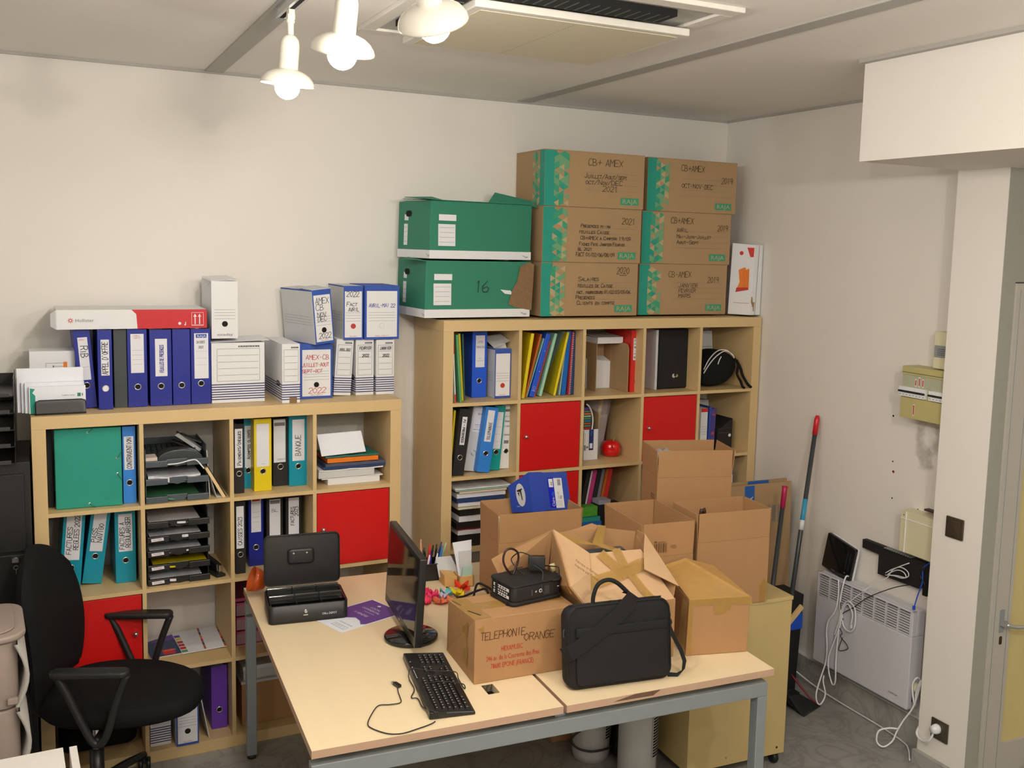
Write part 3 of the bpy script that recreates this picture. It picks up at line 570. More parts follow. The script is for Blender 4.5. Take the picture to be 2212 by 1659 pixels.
def kraft_box(label, x, y, z, w_, h, rz, notes, d=.33, side=False):
    t = thing('archive_carton', label, 'carton', (x, y, z), rz, 'large cartons on top of the tall unit')
    b = MB(); b.box(0, w_, 0, d, 0, h, rajac); b.box(-.002, w_ + .002, -.002, d, h - .004, h, rajac); b.build('body', t, bevel=.0015)
    b = MB(); rnd = random.Random(int(x * 1000 + z * 77))
    def pattern(f, off0, flip=1, lo=0):
        b.rect(f, *sorted((lo, lo + flip * .060)), 0, h - .004, green, .0005)
        s = .031; hh = s * .866
        for c in range(3):
            for r_ in range(int((h - .004) / (s / 2)) - 0):
                z0 = r_ * s / 2; u0 = lo + flip * (.050 + c * hh); u1 = u0 + flip * hh
                if z0 + s > h - .003: continue
                odd = (r_ + c) % 2
                tri = [(u0, z0), (u1, z0 + s / 2), (u0, z0 + s)] if odd else [(u1, z0), (u0, z0 + s / 2), (u1, z0 + s)]
                mm = rnd.choice([green, gtri, gtri, gtri2, gtri2, gtri3, rajac] if c < 2 else [gtri, gtri2, gtri2, rajac, gtri3, rajac])
                if flip < 0: tri = tri[::-1]
                if not odd: tri = tri[::-1]
                b.poly(f, tri, mm, .0011)
    pattern(FRONT(0, -.002, 0), 0)
    fr = FRONT(0, -.002, 0)
    for v in (.31, .42, .53, .63): b.rect(fr, w_ * .38, w_ * .95, h * v, h * v + .0008, greyink, .0005)
    b.rect(fr, w_ * .76, w_ * .945, h * .07, h * .20, gtri, .0006); b.text(fr, 'RAJA', w_ * .775, h * .095, h * .085, gtri3, width=w_ * .155, off=.0012)
    if side: pattern(Fr((-.0, 0, 0), (0, -1, 0), (0, 0, 1)), 0, -1, 0)
    b.build('printed_front', t)
    b = MB()
    for (s, u, v, hh, *w2) in notes: b.hand(fr, s, u * w_, v * h, hh, ink, lw=.0019, off=.0016, width=w2[0] if w2 else None)
    b.build('handwriting', t); return t
Z = 1.8515
kraft_box('kraft archive carton marked Salaires 2020, bottom of the left stack', 2.216, -.330, Z, .552, .2645, RR, [('2020', .77, .80, .032, .075), ('_', .80, .77, .001, .05), ('Salaires', .37, .66, .020, .12), ('feuilles de Caisse', .37, .54, .018, .20), ('fact. fournisseurs 01/02/03/05/06', .36, .42, .017, .31), ('Presences', .35, .32, .017, .11), ('Clients en compte', .36, .215, .018, .22)])
kraft_box('kraft archive carton with a long handwritten list and 2021, middle of the left stack', 2.218, -.332, Z + .2655, .555, .268, RR - .01, [('2021', .79, .72, .030, .08), ('Presences mi-ma', .37, .64, .016, .17), ('feuilles Caisse', .36, .53, .017, .17), ('CB+AMEX a Compter 19/05', .37, .42, .016, .29), ('Fiches Paie Janvier/Fevrier', .36, .31, .016, .26), ('BL 2021', .35, .215, .014, .08), ('FACT 01/02/06/08/09', .33, .11, .018, .22)])
kraft_box('kraft archive carton marked CB+AMEX Juillet/Aout/Sept 2021, top of the left stack', 2.219, -.335, Z + .5345, .556, .268, RR - .02, [('CB+ AMEX', .42, .76, .032, .20), ('Juillet/Aout/sept', .39, .53, .022, .24), ('oct/Nov/DEC', .40, .42, .022, .21), ('2021', .57, .30, .026, .09)], side=True)
kraft_box('kraft archive carton marked CB-AMEX Janvier Fevrier Mars 2019', 2.798, -.292, Z, .556, .2645, RR, [('CB-AMEX', .32, .74, .030, .145), ('2019', .77, .64, .030, .075), ('JANVIER', .44, .54, .020, .12), ('FEVRIER', .44, .44, .018, .11), ('MARS', .44, .34, .018, .08)], d=.28)
kraft_box('kraft archive carton marked CB+AMEX Avril Mai Juin Juillet 2019', 2.803, -.293, Z + .2655, .562, .268, RR, [('CB+AMEX', .31, .78, .030, .145), ('2019', .84, .66, .030, .07), ('AVRIL', .38, .62, .018, .07), ('Mai-Juin-Juillet', .38, .50, .018, .22), ('Aout-Sept', .38, .39, .018, .14)], d=.28)
kraft_box('kraft archive carton marked CB+AMEX OCT-NOV-DEC 2019, top of the right stack', 2.825, -.294, Z + .5345, .563, .270, RR, [('CB+AMEX', .36, .78, .030, .15), ('2019', .82, .58, .030, .075), ('OCT-NOV-DEC', .37, .46, .022, .20)], d=.28)
# white box with orange folders printed on it, next to the right wall
t = thing('file_carton', 'white carton printed with orange hanging files standing by the right wall', 'carton', (3.380, -.275, 1.8515), RR)
b = MB(); b.hexa([(0, 0, 0), (.068, -.105, 0), (.140, -.100, 0), (.140, .10, 0), (.012, 0, .383), (.080, -.105, .375), (.1405, -.100, .375), (.1405, .10, .38)], wht); b.build('body', t, bevel=.002)
fr = Fr((0, 0, 0), (.068, -.105, 0), (.012, 0, .383)); b = MB(); b.n = 0
b.poly(fr, [(.035, .12), (.108, .135), (.105, .24), (.10, .25), (.09, .24), (.08, .255), (.068, .25), (.045, .24), (.055, .175)], orange, .0008); b.poly(fr, [(.035, .12), (.108, .135), (.104, .148), (.04, .145)], redink, .0012)
for i in range(4): b.rect(fr, .072 + i * .009, .0732 + i * .009, .15, .24, orangeb, .0014)
b.poly(fr, [(.105, .31), (.124, .31), (.124, .36), (.085, .36)], redf, .0008); b.disc(fr, .055, .33, .011, redf, .0008); b.rect(fr, .03, .115, .062, .064, redink, .0008)
ft = Fr(fr.p(.105, .060), -fr.x, -fr.y); b.text(ft, 'Office DEPOT', 0, 0, .018, redink, width=.085, off=-.0012); b.build('printed_front', t)
b = MB(); fr = Fr((.068, -.105, 0), (1, .07, 0), (.012, 0, .383)); b.rect(fr, .032, .0345, 0, .372, greyink, .001); b.poly(fr, [(.0, .07), (.026, .07), (.026, .02), (.021, .02), (.016, .045), (.01, .045), (.01, .095), (0, .1)], rajac, .0012); b.build('side_panel_print', t)

# ---------------------------------------------------------------- left unit: contents of the open cubes
Z = BT + 3 * (BC + BD) + .0008
t = thing('elastic_folder', 'big green elastic folder standing face out in the top left cube', 'folder', (.199, -.383, Z), LR - .06)
b = MB(); b.box(-.121, .122, 0, .03, 0, .322, green); b.build('cover', t, bevel=.004)
b = MB(); fr = FRONT()
for (u, v) in ((.0, .016), (.105, .132), (.105, .195), (0, .305)): b.ring(fr, u, v, .0015, .0045, chrome, .0015, 10)
b.build('eyelet', t)
b = MB()
for p in ([(0, -.002, .016), (.018, -.002, .004), (.022, 0, -.0)], [(.105, -.002, .132), (.116, -.002, .115), (.122, 0, .105)], [(.105, -.002, .195), (.117, -.002, .212), (.122, 0, .225)], [(0, -.002, .305), (.015, -.002, .317), (.02, 0, .322)]): b.tube(p, .0018, gdark, smooth=2, n=5)
b.tube([(.055, -.0006, .03)] + [(.066 + .008 * math.cos(i), -.0006, .035 + .008 * math.sin(i)) for i in range(6)], .0004, gtri, smooth=1, n=4); b.build('elastic', t)
t = thing('folder', 'black folder edge standing left of the green folder', 'folder', (.0525, -.40, Z), LR); b = MB(); b.box(0, .020, .07, .37, 0, .325, blackm); b.build('cover', t, bevel=.002)

def tray_stack(x, y, z, n, pitch, col, w_, papers_, label, names, thin=False):
    for k in range(n):
        t = thing('letter_tray', names[k], 'letter tray', (x, y, z + k * pitch), LR, label)
        b = MB(); hw = w_ / 2
        b.box(-hw, hw, .0, .30, .002, .006, col); b.box(-hw, -hw + .003, .0, .30, .002, pitch * .98, col); b.box(hw - .003, hw, .03, .30, .002, pitch * .98, col); b.box(-hw, hw, .297, .30, .002, pitch * .9, col); b.box(-hw, -hw + .003, .0, .03, .0, .026, col)
        b.build('tray_body', t)
        b = MB()
        for s in (-1, 1):
            x0, x1 = (-hw, -hw + .085) if s < 0 else (hw - .085, hw)
            b.box(x0, x1, -.012, .004, .0, .026, col)
        n_ = 8; pts = [(-hw + .085, .026), (hw - .085, .026)] + [(hw - .085 - (w_ - .17) * i / n_, .020 * (1 - (1 - abs(2 * i / n_ - 1)) ** .5) ) for i in range(0, n_ + 1)]
        b.add([(px, -.004, pz) for px, pz in pts] + [(px, .002, pz) for px, pz in pts], [tuple(range(len(pts))), tuple(range(len(pts), 2 * len(pts)))[::-1]] + [(i, (i + 1) % len(pts), len(pts) + (i + 1) % len(pts), len(pts) + i) for i in range(len(pts))], col)
        b.build('front_lip', t, bevel=.002)
        if thin and k != n - 1:
            b = MB(); fr = Fr((-hw, -.0125, 0)); b.poly(fr, [(.016, .006), (.064, .009), (.062, .021), (.014, .019)], lab); b.text(fr, 'FACTURES', .022, .011, .006, redink, width=.032); b.build('label', t)
        for j, (mt, hh, dx, ln) in enumerate(papers_[k]):
            q = thing('paper_stack', '%s in the %s' % (('loose white sheets' if mt in (paper, papers) else 'yellow folder' if mt is yellow else 'green plastic folder' if mt is mint or mt is grn else 'purple sheet'), names[k]), 'papers', (x, y, z + k * pitch + .0065 + j * .0), LR, 'papers lying in the letter trays')
            b = MB(); u0, u1 = -hw + .012 + dx, hw - .03 + dx
            if dx > 0: u1 = hw - .008
            h2 = hh
            nn = 9; P = []
            for i in range(nn + 1):
                u = u0 + (u1 - u0) * i / nn; P.append((u, .002 + .012 * math.sin(i * 1.3 + k), .003 * math.sin(i * .8 + k) + .003))
            vs = [(a, b_, c) for a, b_, c in P] + [(a, b_, c + h2) for a, b_, c in P] + [(a, .28, c + h2) for a, b_, c in P] + [(a, .28, c) for a, b_, c in P]
            m_ = nn + 1
            fs = [(i, i + 1, m_ + i + 1, m_ + i) for i in range(nn)] + [(m_ + i, m_ + i + 1, 2 * m_ + i + 1, 2 * m_ + i) for i in range(nn)] + [(2 * m_ + i, 2 * m_ + i + 1, 3 * m_ + i + 1, 3 * m_ + i) for i in range(nn)] + [(0, m_, 2 * m_, 3 * m_), (nn, 3 * m_ + nn, 2 * m_ + nn, m_ + nn)] + [(3 * m_ + i, 3 * m_ + i + 1, i + 1, i) for i in range(nn)]
            b.add(vs, fs, mt); b.build('sheets', q)
names3 = ['bottom grey letter tray of the stack of three', 'middle grey letter tray of the stack of three', 'top grey letter tray of the stack of three, full of stationery']
tray_stack(.530, -.396, Z, 3, .0745, traym, .245, [[(grn, .004, 0, .24)], [(papers, .022, 0, .24)], []], 'grey letter trays in the top row', names3)
t = thing('keyboard', 'black numeric keypad lying at the back on the upper grey tray', 'keyboard', (.52, -.20, Z + .156), LR, rx=.5)
b = MB(); b.rslab(.20, .12, .018, .012, .004, blackm); b.build('case', t); b = MB()
for i in range(8):
    for j in range(5): b.box(-.09 + i * .022, -.073 + i * .022, -.05 + j * .021, -.034 + j * .021, .018, .021, charcoal)
b.build('key_block', t)
t = thing('headset_case', 'dark grey dome shaped case on the upper grey tray', 'case', (.548, -.36, Z + .156), LR)
b = MB(); n_ = 20; pr = [(.090 * math.cos(PI * i / n_), .052 * math.sin(PI * i / n_) ** .7 if 0 < i < n_ else 0) for i in range(n_ + 1)]
b.add([(u, 0, v) for u, v in pr] + [(u * .95, .10, v * .9) for u, v in pr], [tuple(range(n_ + 1))[::-1]] + [(i, i + 1, n_ + 2 + i, n_ + 1 + i) for i in range(n_)] + [tuple(range(n_ + 1, 2 * n_ + 2))], charcoal, False); b.build('shell', t, bevel=.004)
t = thing('hole_punch', 'grey metal hole punch behind the dark case', 'hole punch', (.575, -.255, Z + .205), LR - .2, ry=.42)
b = MB(); b.box(-.05, .075, -.02, .02, 0, .005, blackm); b.build('base', t); b = MB(); b.slab([(-.05, -.022, .03), (.068, -.022, .004), (.072, -.022, .016), (-.04, -.022, .044)], .004, steel); b.slab([(-.05, .02, .03), (.068, .02, .004), (.072, .02, .016), (-.04, .02, .044)], .004, steel); b.box(-.05, .06, -.02, .022, .038, .042, charcoal); b.build('lever', t)
b = MB(); b.M = TR(.045, -.024, .012, rx=PI / 2); b.lathe([(0, .003), (.004, .002), (.004, 0)], chrome, 12); b.build('rivet', t)
t = thing('small_carton', 'small pale box on the left end of the upper grey tray', 'box', (.432, -.385, Z + .158), LR); b = MB(); b.box(-.022, .024, 0, .08, 0, .028, mat('pale_pink_card', C(226, 200, 180), .8)); b.build('body', t, bevel=.001)
t = thing('cable', 'short white cable drooping over the front of the upper grey tray', 'cable', (0, 0, 0)); b = MB(); b.tube([(.47, -.40, Z + .158), (.53, -.41, Z + .160), (.585, -.415, Z + .172), (.605, -.422, Z + .170), (.625, -.425, Z + .145), (.632, -.425, Z + .135)], .003, plasw, n=6); b.build('wire', t)
t = thing('magazine', 'thin white booklet standing against the grey trays', 'booklet', (.664, -.32, Z), LR - .02, ry=-.05); b = MB(); b.box(-.003, 0, -.05, .16, 0, .20, wht2); b.build('cover', t)
t = thing('wood_panel', 'narrow pale wooden slat box leaning beside the grey trays', 'panel', (.722, -.40, Z + .002), LR, ry=-.50); b = MB(); b.box(-.012, .0, 0, .22, 0, .150, mat('pale_wood', C(232, 196, 140), .6)); b.box(-.013, -.012, .0, .22, .06, .066, dark); b.box(.0, .004, .006, .22, -.002, .155, blackm); b.build('frame', t, bevel=.001)
t = thing('paper_sheet', 'curled white sheet leaning between the trays and the slat box', 'papers', (.69, -.395, Z), LR); b = MB(); b.slab([(.028, 0, 0), (.0, 0, .0), (-.004, .0, .004), (-.032, 0, .115), (-.032, .16, .115), (-.004, .16, .004), (.028, .16, 0)][0:0] or [(-.004, 0, .003), (-.036, 0, .12), (-.036, .16, .12), (-.004, .16, .003)], .0012, wht); b.slab([(-.004, 0, .001), (.030, 0, .001), (.030, .1, .001), (-.004, .1, .001)], .0012, wht); b.build('sheet', t)
# papers in the top right cube
def pile(name, label, x0, x1, yf, z, h, d, m, rz=LR, cat='papers', group='papers piled in the top right cube of the left unit', wob=0, tiltx=0, ry=0, pname='sheets'):
    t = thing(name, label, cat, (x0, yf, z), rz, group, rx=tiltx, ry=ry); w_ = x1 - x0; n_ = 6
    rnd = random.Random(int(x0 * 999 + z * 555)); dz = [wob * (rnd.random() - .5) for _ in range(n_ + 1)]
    top = [(w_ * i / n_, 0, h + dz[i]) for i in range(n_ + 1)]; bot = [(w_ * i / n_, 0, dz[i] * .5 * (1 if z > 1.12 else 0)) for i in range(n_ + 1)]
    vs = bot + top + [(a, d, c) for a, b_, c in top] + [(a, d, c) for a, b_, c in bot]; m_ = n_ + 1
    fs = [(i, i + 1, m_ + i + 1, m_ + i) for i in range(n_)] + [(m_ + i, m_ + i + 1, 2 * m_ + i + 1, 2 * m_ + i) for i in range(n_)] + [(2 * m_ + i, 2 * m_ + i + 1, 3 * m_ + i + 1, 3 * m_ + i) for i in range(n_)] + [(0, m_, 2 * m_, 3 * m_), (n_, 3 * m_ + n_, 2 * m_ + n_, m_ + n_), ] + [(3 * m_ + i, 3 * m_ + i + 1, i + 1, i) for i in range(n_)]
    b = MB(); b.add(vs, fs, m); b.build(pname, t); return t
Z = BT + 3 * (BC + BD) + .0008
pile('paper_ream', 'white paper block at the bottom of the pile', 1.170, 1.410, -.350, Z, .026, .27, wht)
pile('folder', 'white card folder with raised edge over the bottom paper block', 1.142, 1.425, -.350, Z + .0265, .0045, .28, wht, wob=.002)
pile('paper_ream', 'second white paper block under the colour folders', 1.128, 1.384, -.352, Z + .033, .030, .27, wht2)
pile('folder', 'white card folder lying on the second paper block', 1.130, 1.425, -.354, Z + .0645, .005, .28, wht, wob=.004)
pile('folder', 'navy blue folder holding papers in the pile', 1.150, 1.435, -.352, Z + .072, .010, .28, navy, wob=.002)
pile('folder', 'dark grey plastic folder between navy and orange ones', 1.160, 1.440, -.350, Z + .083, .014, .27, mat('slate_folder', C(84, 84, 100), .35), wob=.003)
t = pile('folder', 'orange folder with elastic in the pile', 1.168, 1.402, -.352, Z + .101, .020, .26, orange)
pile('folder', 'dark green folder lying under the folded white sheet', 1.160, 1.405, -.350, Z + .124, .006, .28, mat('bottle_green_card', C(44, 118, 104), .6), wob=.003)
t = thing('folded_paper', 'thick folded white sheet propped on top of the pile', 'papers', (1.141, -.35, Z + .133), LR)
b = MB(); b.slab([(0.0, 0, 0), (.203, 0, .008), (.190, .035, .098), (-.012, .035, .092)], .004, paper); b.slab([(-.012, .035, .092), (.190, .035, .098), (.196, .12, .012), (-.006, .12, .006)], .003, paper); b.build('sheet', t, bevel=.001)
# second row: five black trays and a stapler
Z = BT + 2 * (BC + BD) + .0008
nm5 = ['lowest black letter tray of the stack of five', 'second black letter tray from the bottom', 'middle black letter tray of the five', 'second black letter tray from the top', 'top black letter tray of the five']
tray_stack(.533, -.386, Z, 5, .0605, black, .246, [[(papers, .010, 0, .2)], [(yellow, .006, .012, .2)], [(papers, .007, 0, .2)], [(papers, .011, 0, .2)], [(papers, .008, 0, .2)]], 'black letter trays in the second row', nm5, True)
t = thing('stapler', 'black desk stapler standing beside the black letter trays', 'stapler', (.703, -.385, Z), LR + .30)
b = MB(); b.box(-.02, .02, 0, .15, 0, .012, blackm); b.build('base', t, bevel=.003); b = MB(); b.hexa([(-.014, .01, .022), (.014, .01, .022), (.014, .15, .03), (-.014, .15, .03), (-.012, .02, .052), (.012, .02, .052), (.012, .15, .070), (-.012, .15, .070)], black); b.build('arm', t, bevel=.004)
b = MB(); b.box(-.009, .009, .004, .010, .024, .050, chrome); b.box(-.011, .011, .012, .03, .012, .0145, chrome); b.build('staple_head', t)
# third row
Z = BT + (BC + BD) + .0008
for k, (u, v, r_, m_, nm) in enumerate(((.445, -.300, .08, wht, 'white magazine with blue and red cover lying in the third row'), (.570, -.305, .05, paper, 'white leaflet with coloured index tabs, middle of the third row'), (.660, -.300, -.02, paper, 'white leaflet with red edge, right end of the third row'))):
    t = thing('leaflet', nm, 'leaflet', (u, v, Z + .003 * k), LR + r_)
    b = MB(); w_ = (.12, .14, .075)[k]; b.box(-.02, w_, 0, .26, 0, .0028, m_); b.build('sheets', t)
    b = MB(); fr = Fr((0, 0, .003), (1, 0, 0), (0, 1, 0))
    if k == 0:
        b.rect(fr, -.02, .12, 0, .17, navy, .0002); b.rect(fr, .035, .085, .01, .07, redf, .0005); b.poly(fr, [(-.02, .17), (.12, .17), (.12, .235), (-.0, .19)], purple, .0003); b.text(fr, 'LECONS', .04, .05, .010, wht, off=.0008)
    if k == 1:
        for j, c_ in enumerate((grn, redf, redf, dred, yellow, purple)): b.rect(fr, -.018, .006, .01 + j * .036, .036 + j * .036, c_, .0004)
        b.rect(fr, .130, .14, 0, .26, orangeb, .0004)
    if k == 2:
        for j, c_ in enumerate((orangeb, navy, redf, orange, navy, redf)): b.rect(fr, -.018, -.010, j * .043, j * .043 + .04, c_, .0004); b.rect(fr, .066, .074, j * .043, j * .043 + .04, c_, .0004)
    b.build('print', t)
t = thing('drawer_box', 'pink translucent plastic drawer box in the third row behind the desk leg', 'drawer box', (.772, -.30, Z), LR)
pinkm = mat('pink_plastic', C(196, 70, 110), .25); pinkd = mat('smoky_pink_plastic', C(170, 128, 132), .3)
b = MB(); b.box(0, .30, .002, .26, .20, .215, pinkm); b.box(0, .30, .002, .26, 0, .004, pinkm)
for xx in (0, .296): b.box(xx, xx + .004, .002, .26, 0, .2, pinkm)
b.build('case', t, bevel=.002)
for k in range(3):
    b = MB(); b.box(.006, .294, 0, .24, .006 + k * .065, .062 + k * .065, pinkd); b.box(.006, .294, -.002, 0, .055 + k * .065, .063 + k * .065, pinkm); b.box(.05, .075, -.003, 0, .02 + k * .065, .05 + k * .065, pinkm); b.build('drawer', t)
# bottom row
archive('archive_box', 'white archive box with navy stripes in the bottom row under the chair seat', .408, .490, -.385, BT, .256, .24, 'stripes', group='archive boxes in the bottom row')
t = archive('magazine_file', 'white and blue magazine file full of magazines in the bottom row', .507, .597, -.428, BT, .245, .25, 'blue', group='archive boxes in the bottom row', cat='magazine file')
for k in range(5):
    q = thing('magazine', ['magazine with %s edge in the bottom row file' % c for c in ('yellow', 'green', 'pale', 'red', 'white')][k], 'magazine', (.518 + k * .014, -.36, BT + .255), LR, 'magazines in the bottom row file'); b = MB(); b.box(0, .008, 0, .17, -.003, .030, (yellow, grn, paper, redf, wht)[k]); b.build('pages', q)
t = thing('folder', 'thin pale folder leaning against the magazine file in the bottom row', 'folder', (.645, -.40, BT + .001), LR, ry=-.17); b = MB(); b.box(-.004, 0, 0, .26, 0, .25, wht2); b.build('cover', t)
t = thing('laptop_bag', 'dark bag lying in the bottom left cube behind the chair base', 'bag', (.215, -.33, BT + .001), LR)
b = MB(); b.rslab(.30, .24, .09, .05, .03, blackf, TR(0, .12, 0)); b.build('body', t)
t = thing('cardboard_box', 'small brown carton in the bottom row behind the desk leg', 'box', (.79, -.345, BT + .0008), LR); b = MB(); b.box(0, .26, 0, .26, 0, .19, card); b.build('body', t, bevel=.001); b = MB(); b.box(-.003, .263, -.003, .263, .19, .20, wht2); b.build('lid', t)
t = thing('cardboard_box', 'low white carton on the brown one in the bottom row', 'box', (.80, -.33, BT + .2015), LR); b = MB(); b.box(0, .24, 0, .24, 0, .06, wht2); b.build('body', t, bevel=.001); b = MB(); b.box(-.002, .242, -.002, .242, .045, .062, wht); b.build('lid', t)
t = thing('orange_bowl', 'orange translucent plastic bowl on the desk behind the cash box', 'bowl', (.845, -.605, .7305))
b = MB(); om = mat('orange_plastic', C(206, 84, 26), .12, alpha=.82); b.M = TR(0, 0, .052, ry=-1.2); b.lathe([(0, .0), (.022, 0), (.03, .004), (.045, .03), (.052, .062), (.050, .062), (.042, .03), (.027, .008), (0, .006)], om, 28); b.build('bowl_body', t)

# ---------------------------------------------------------------- tall unit: contents
Z = BT + 4 * (BC + BD) + .0008
gt = 'folders in the top row of the tall unit'
def leaf(label, xb, yb, z, th, h, d, lean, m, rz=0, name='folder', cat='folder', group=gt, extra=None):
    a = R(lean); t = thing(name, label, cat, (xb, yb, z + (abs(math.sin(a)) * th if lean > 0 else 0)), RR + R(rz), group, ry=a)
    b = MB(); b.box(0, th, 0, d, 0, h, m); b.build('cover', t, bevel=min(.002, th * .3))
    if extra: extra(t, th, h)
    return t
def redwhite(t, th, h):
    b = MB(); b.rect(FRONT(), 0, th, 0, h * .12, redf); b.rect(FRONT(), 0, th, h * .72, h, redf); b.build('printed_ends', t)
leaf('thin white file with red ends at the left of the top row', 1.757, -.385, Z, .007, .318, .27, -3.0, wht, extra=redwhite)
leaf('slim pale green folder in the top row', 1.779, -.395, Z, .011, .318, .27, -4.4, grn)
leaf('slim dark yellow folder in the top row', 1.806, -.350, Z, .010, .320, .27, -4.0, yellow)
leaf('slim dark green folder behind the yellow one', 1.822, -.335, Z, .008, .316, .27, -2.5, mat('forest_card', C(50, 90, 70), .5))
t = archive('archive_box', 'blue edged archive box with torn open lid in the tall unit', 1.985, 2.070, -.322, Z, .240, .25, 'blue', group='boxes in the tall unit', hole=redink, rz=RR, flap=[[(-.05, .0, .245), (-.0, .0, .262), (.03, .10, .300), (-.05, .14, .285)], [(-.0, .0, .262), (.045, .02, .275), (.047, .14, .29), (.03, .10, .300)], [(-.038, .03, .24), (.03, .03, .24), (.025, .035, .262), (-.03, .035, .255)]])
leaf('yellow folder leaning right, first in the second cube', 2.108, -.368, Z, .016, .318, .26, 8, yellow, rz=-4)
leaf('orange folder leaning right beside the yellow one', 2.137, -.340, Z, .010, .318, .26, 14, orangeb, rz=-4)
leaf('mint green sheet folder edge between orange and blue', 2.150, -.335, Z, .004, .300, .25, 17, mint)
def exac(t, th, h):
    b = MB(); fr = FRONT(); b.tube([(th / 2 + .006 * math.cos(i), -.001, .045 + .009 * math.sin(i)) for i in range(7)], .0006, wht, smooth=1, n=4); b.rect(fr, .004, th - .004, .030, .032, wht); b.rect(fr, th - .01, th - .006, h * .4, h * .41, wht); b.rect(fr, th - .01, th - .006, h * .72, h * .73, wht); b.build('logo', t)
leaf('bright blue folder with white emblem leaning right', 2.163, -.345, Z, .024, .320, .26, 15.5, blue2, extra=exac)
leaf('thin rose red folder leaning on the blue one', 2.196, -.325, Z, .008, .285, .25, 16, dred)
leaf('mint green bulging folder leaning right', 2.222, -.330, Z, .014, .318, .25, 14, mint, rz=-3)
leaf('large yellow folder leaning right in the middle of the second cube', 2.300, -.330, Z, .012, .322, .25, 11.5, yellow, rz=-10)
leaf('clear plastic pockets beside the large yellow folder', 2.336, -.322, Z, .008, .318, .25, 6, mat('clear_pocket', C(180, 200, 190), .2, alpha=.7))
leaf('blue plastic folder standing next to the spiral notebook', 2.350, -.320, Z, .024, .322, .25, 4.5, mat('cobalt_cover', C(0, 100, 178), .35))
def spiral(t, th, h):
    b = MB()
    for i in range(34): b.tube([(th * .5 + .005 * math.cos(a), -.002 + .005 * math.sin(a), .008 + i * h / 35) for a in (0, 1.2, 2.4, 3.6, 4.8, 6)], .0009, wht, smooth=1, n=4, closed=True)
    b.build('spiral', t)
leaf('spiral notebook with rose cover in the second cube', 2.386, -.330, Z, .008, .318, .22, 2.5, dred, name='notebook', cat='notebook', extra=spiral)
leaf('navy blue notebook standing against the divider', 2.398, -.322, Z, .022, .318, .22, 1.2, navy, name='notebook', cat='notebook')
t = thing('cardboard_sorter', 'brown cardboard upright sorter in the middle cube of the top row', 'sorter', (2.590, -.16, Z), RR)
b = MB(); b.box(0, .135, .10, .104, 0, .245, card); b.box(.133, .137, 0, .104, 0, .245, card); b.box(0, .003, 0, .104, 0, .245, card); b.build('panel', t)
t = thing('paper_block', 'white flat packs standing in front of the cardboard sorter', 'box', (2.582, -.155, Z), RR); b = MB(); b.hexa([(0, 0, 0), (.140, -.004, 0), (.140, .05, 0), (0, .05, 0), (0, 0, .155), (.140, -.004, .142), (.130, .05, .165), (0, .05, .170)], wht); b.build('body', t, bevel=.001)
t = thing('magazine_file', 'plain brown cardboard magazine file beside the red one', 'magazine file', (2.678, -.33, Z), RR)
b = MB(); pr = [(0, 0), (.24, 0), (.24, .305), (.15, .305), (.0, .235)]
def side(x, th, pr, m, b=None):
    b = b or MB(); k = len(pr); b.add([(x, y, z) for y, z in pr] + [(x + th, y, z) for y, z in pr], [tuple(range(k)), tuple(range(k, 2 * k))[::-1]] + [(i, k + i, k + (i + 1) % k, (i + 1) % k) for i in range(k)], m); return b
side(.048, .004, [(0, 0), (.25, 0), (.25, .25), (.03, .25), (.012, .245), (0, .225)], rajac, b); b.box(0, .05, .246, .25, 0, .25, rajac); b.build('body', t)
t = thing('paper_stack', 'white sheets lying on top of the sorter under the shelf', 'papers', (2.584, -.26, Z + .2465), RR); b = MB(); b.box(0, .150, 0, .22, 0, .030, wht); b.slab([(0, -.002, .030), (.150, -.002, .030), (.150, .2, .040), (0, .2, .040)], .003, wht2); b.build('sheets', t)
b = MB(); b.box(.0, .004, .01, .2, -.2465, 0, rajac); b.build('support_panel', t)
t = thing('magazine_file', 'red magazine file marked CESSION LATIN FRANCHISE in the top row', 'magazine file', (2.742, -.328, Z), RR)
b = MB(); side(0, .003, [(0, 0), (.26, 0), (.26, .319), (.02, .319), (0, .319)], redf, b); b.box(0, .070, 0, .003, 0, .319, redf); side(.067, .003, [(0, 0), (.26, 0), (.26, .319), (0, .319)], redf, b); b.box(0, .07, .257, .26, 0, .319, redf); b.build('body', t, bevel=.001)
b = MB(); fr = FRONT(); b.rect(fr, .014, .058, .165, .278, lab)
for i, s in enumerate(('CESSION', 'LATIN', 'FRANCHISE', '/', 'PTY', 'RESTAURANT')): b.hand(fr, s, .018, .262 - i * .0175, .009, ink, lw=.0013, width=.036 if len(s) > 6 else .022)
b.build('label', t); b = MB(); b.disc(fr, .036, .056, .0105, dark, .0008); b.ring(fr, .036, .056, .010, .0125, redf); b.build('finger_hole', t)
b = MB(); b.box(.006, .064, .02, .24, .006, .30, papers); b.build('paper_block', t)
leaf('thin white panel standing left of the black loudspeaker', 2.912, -.30, Z, .014, .316, .2, 0, wht2, name='board', cat='panel', group='boxes in the tall unit')
t = thing('loudspeaker', 'black subwoofer with small silver emblem in the fourth cube of the top row', 'loudspeaker', (3.040, -.285, Z), RR)
b = MB(); b.rslab(.218, .319, .24, .010, .006, blackm, TR(0, .24, .160) @ XZ); b.build('cabinet', t)
b = MB(); b.rslab(.205, .305, .006, .008, .002, mat('speaker_cloth', (.014, .014, .014, 1), .95, var=.3, scale=500), TR(0, 0.001, .160) @ XZ); b.build('front_grille', t)
b = MB(); fr = Fr((0, -.0055, 0)); b.disc(fr, -.004, .070, .011, chrome, .001); b.disc(fr, .005, .074, .008, blackm, .0018); b.disc(fr, .014, .070, .008, chrome, .0014); b.build('emblem', t)
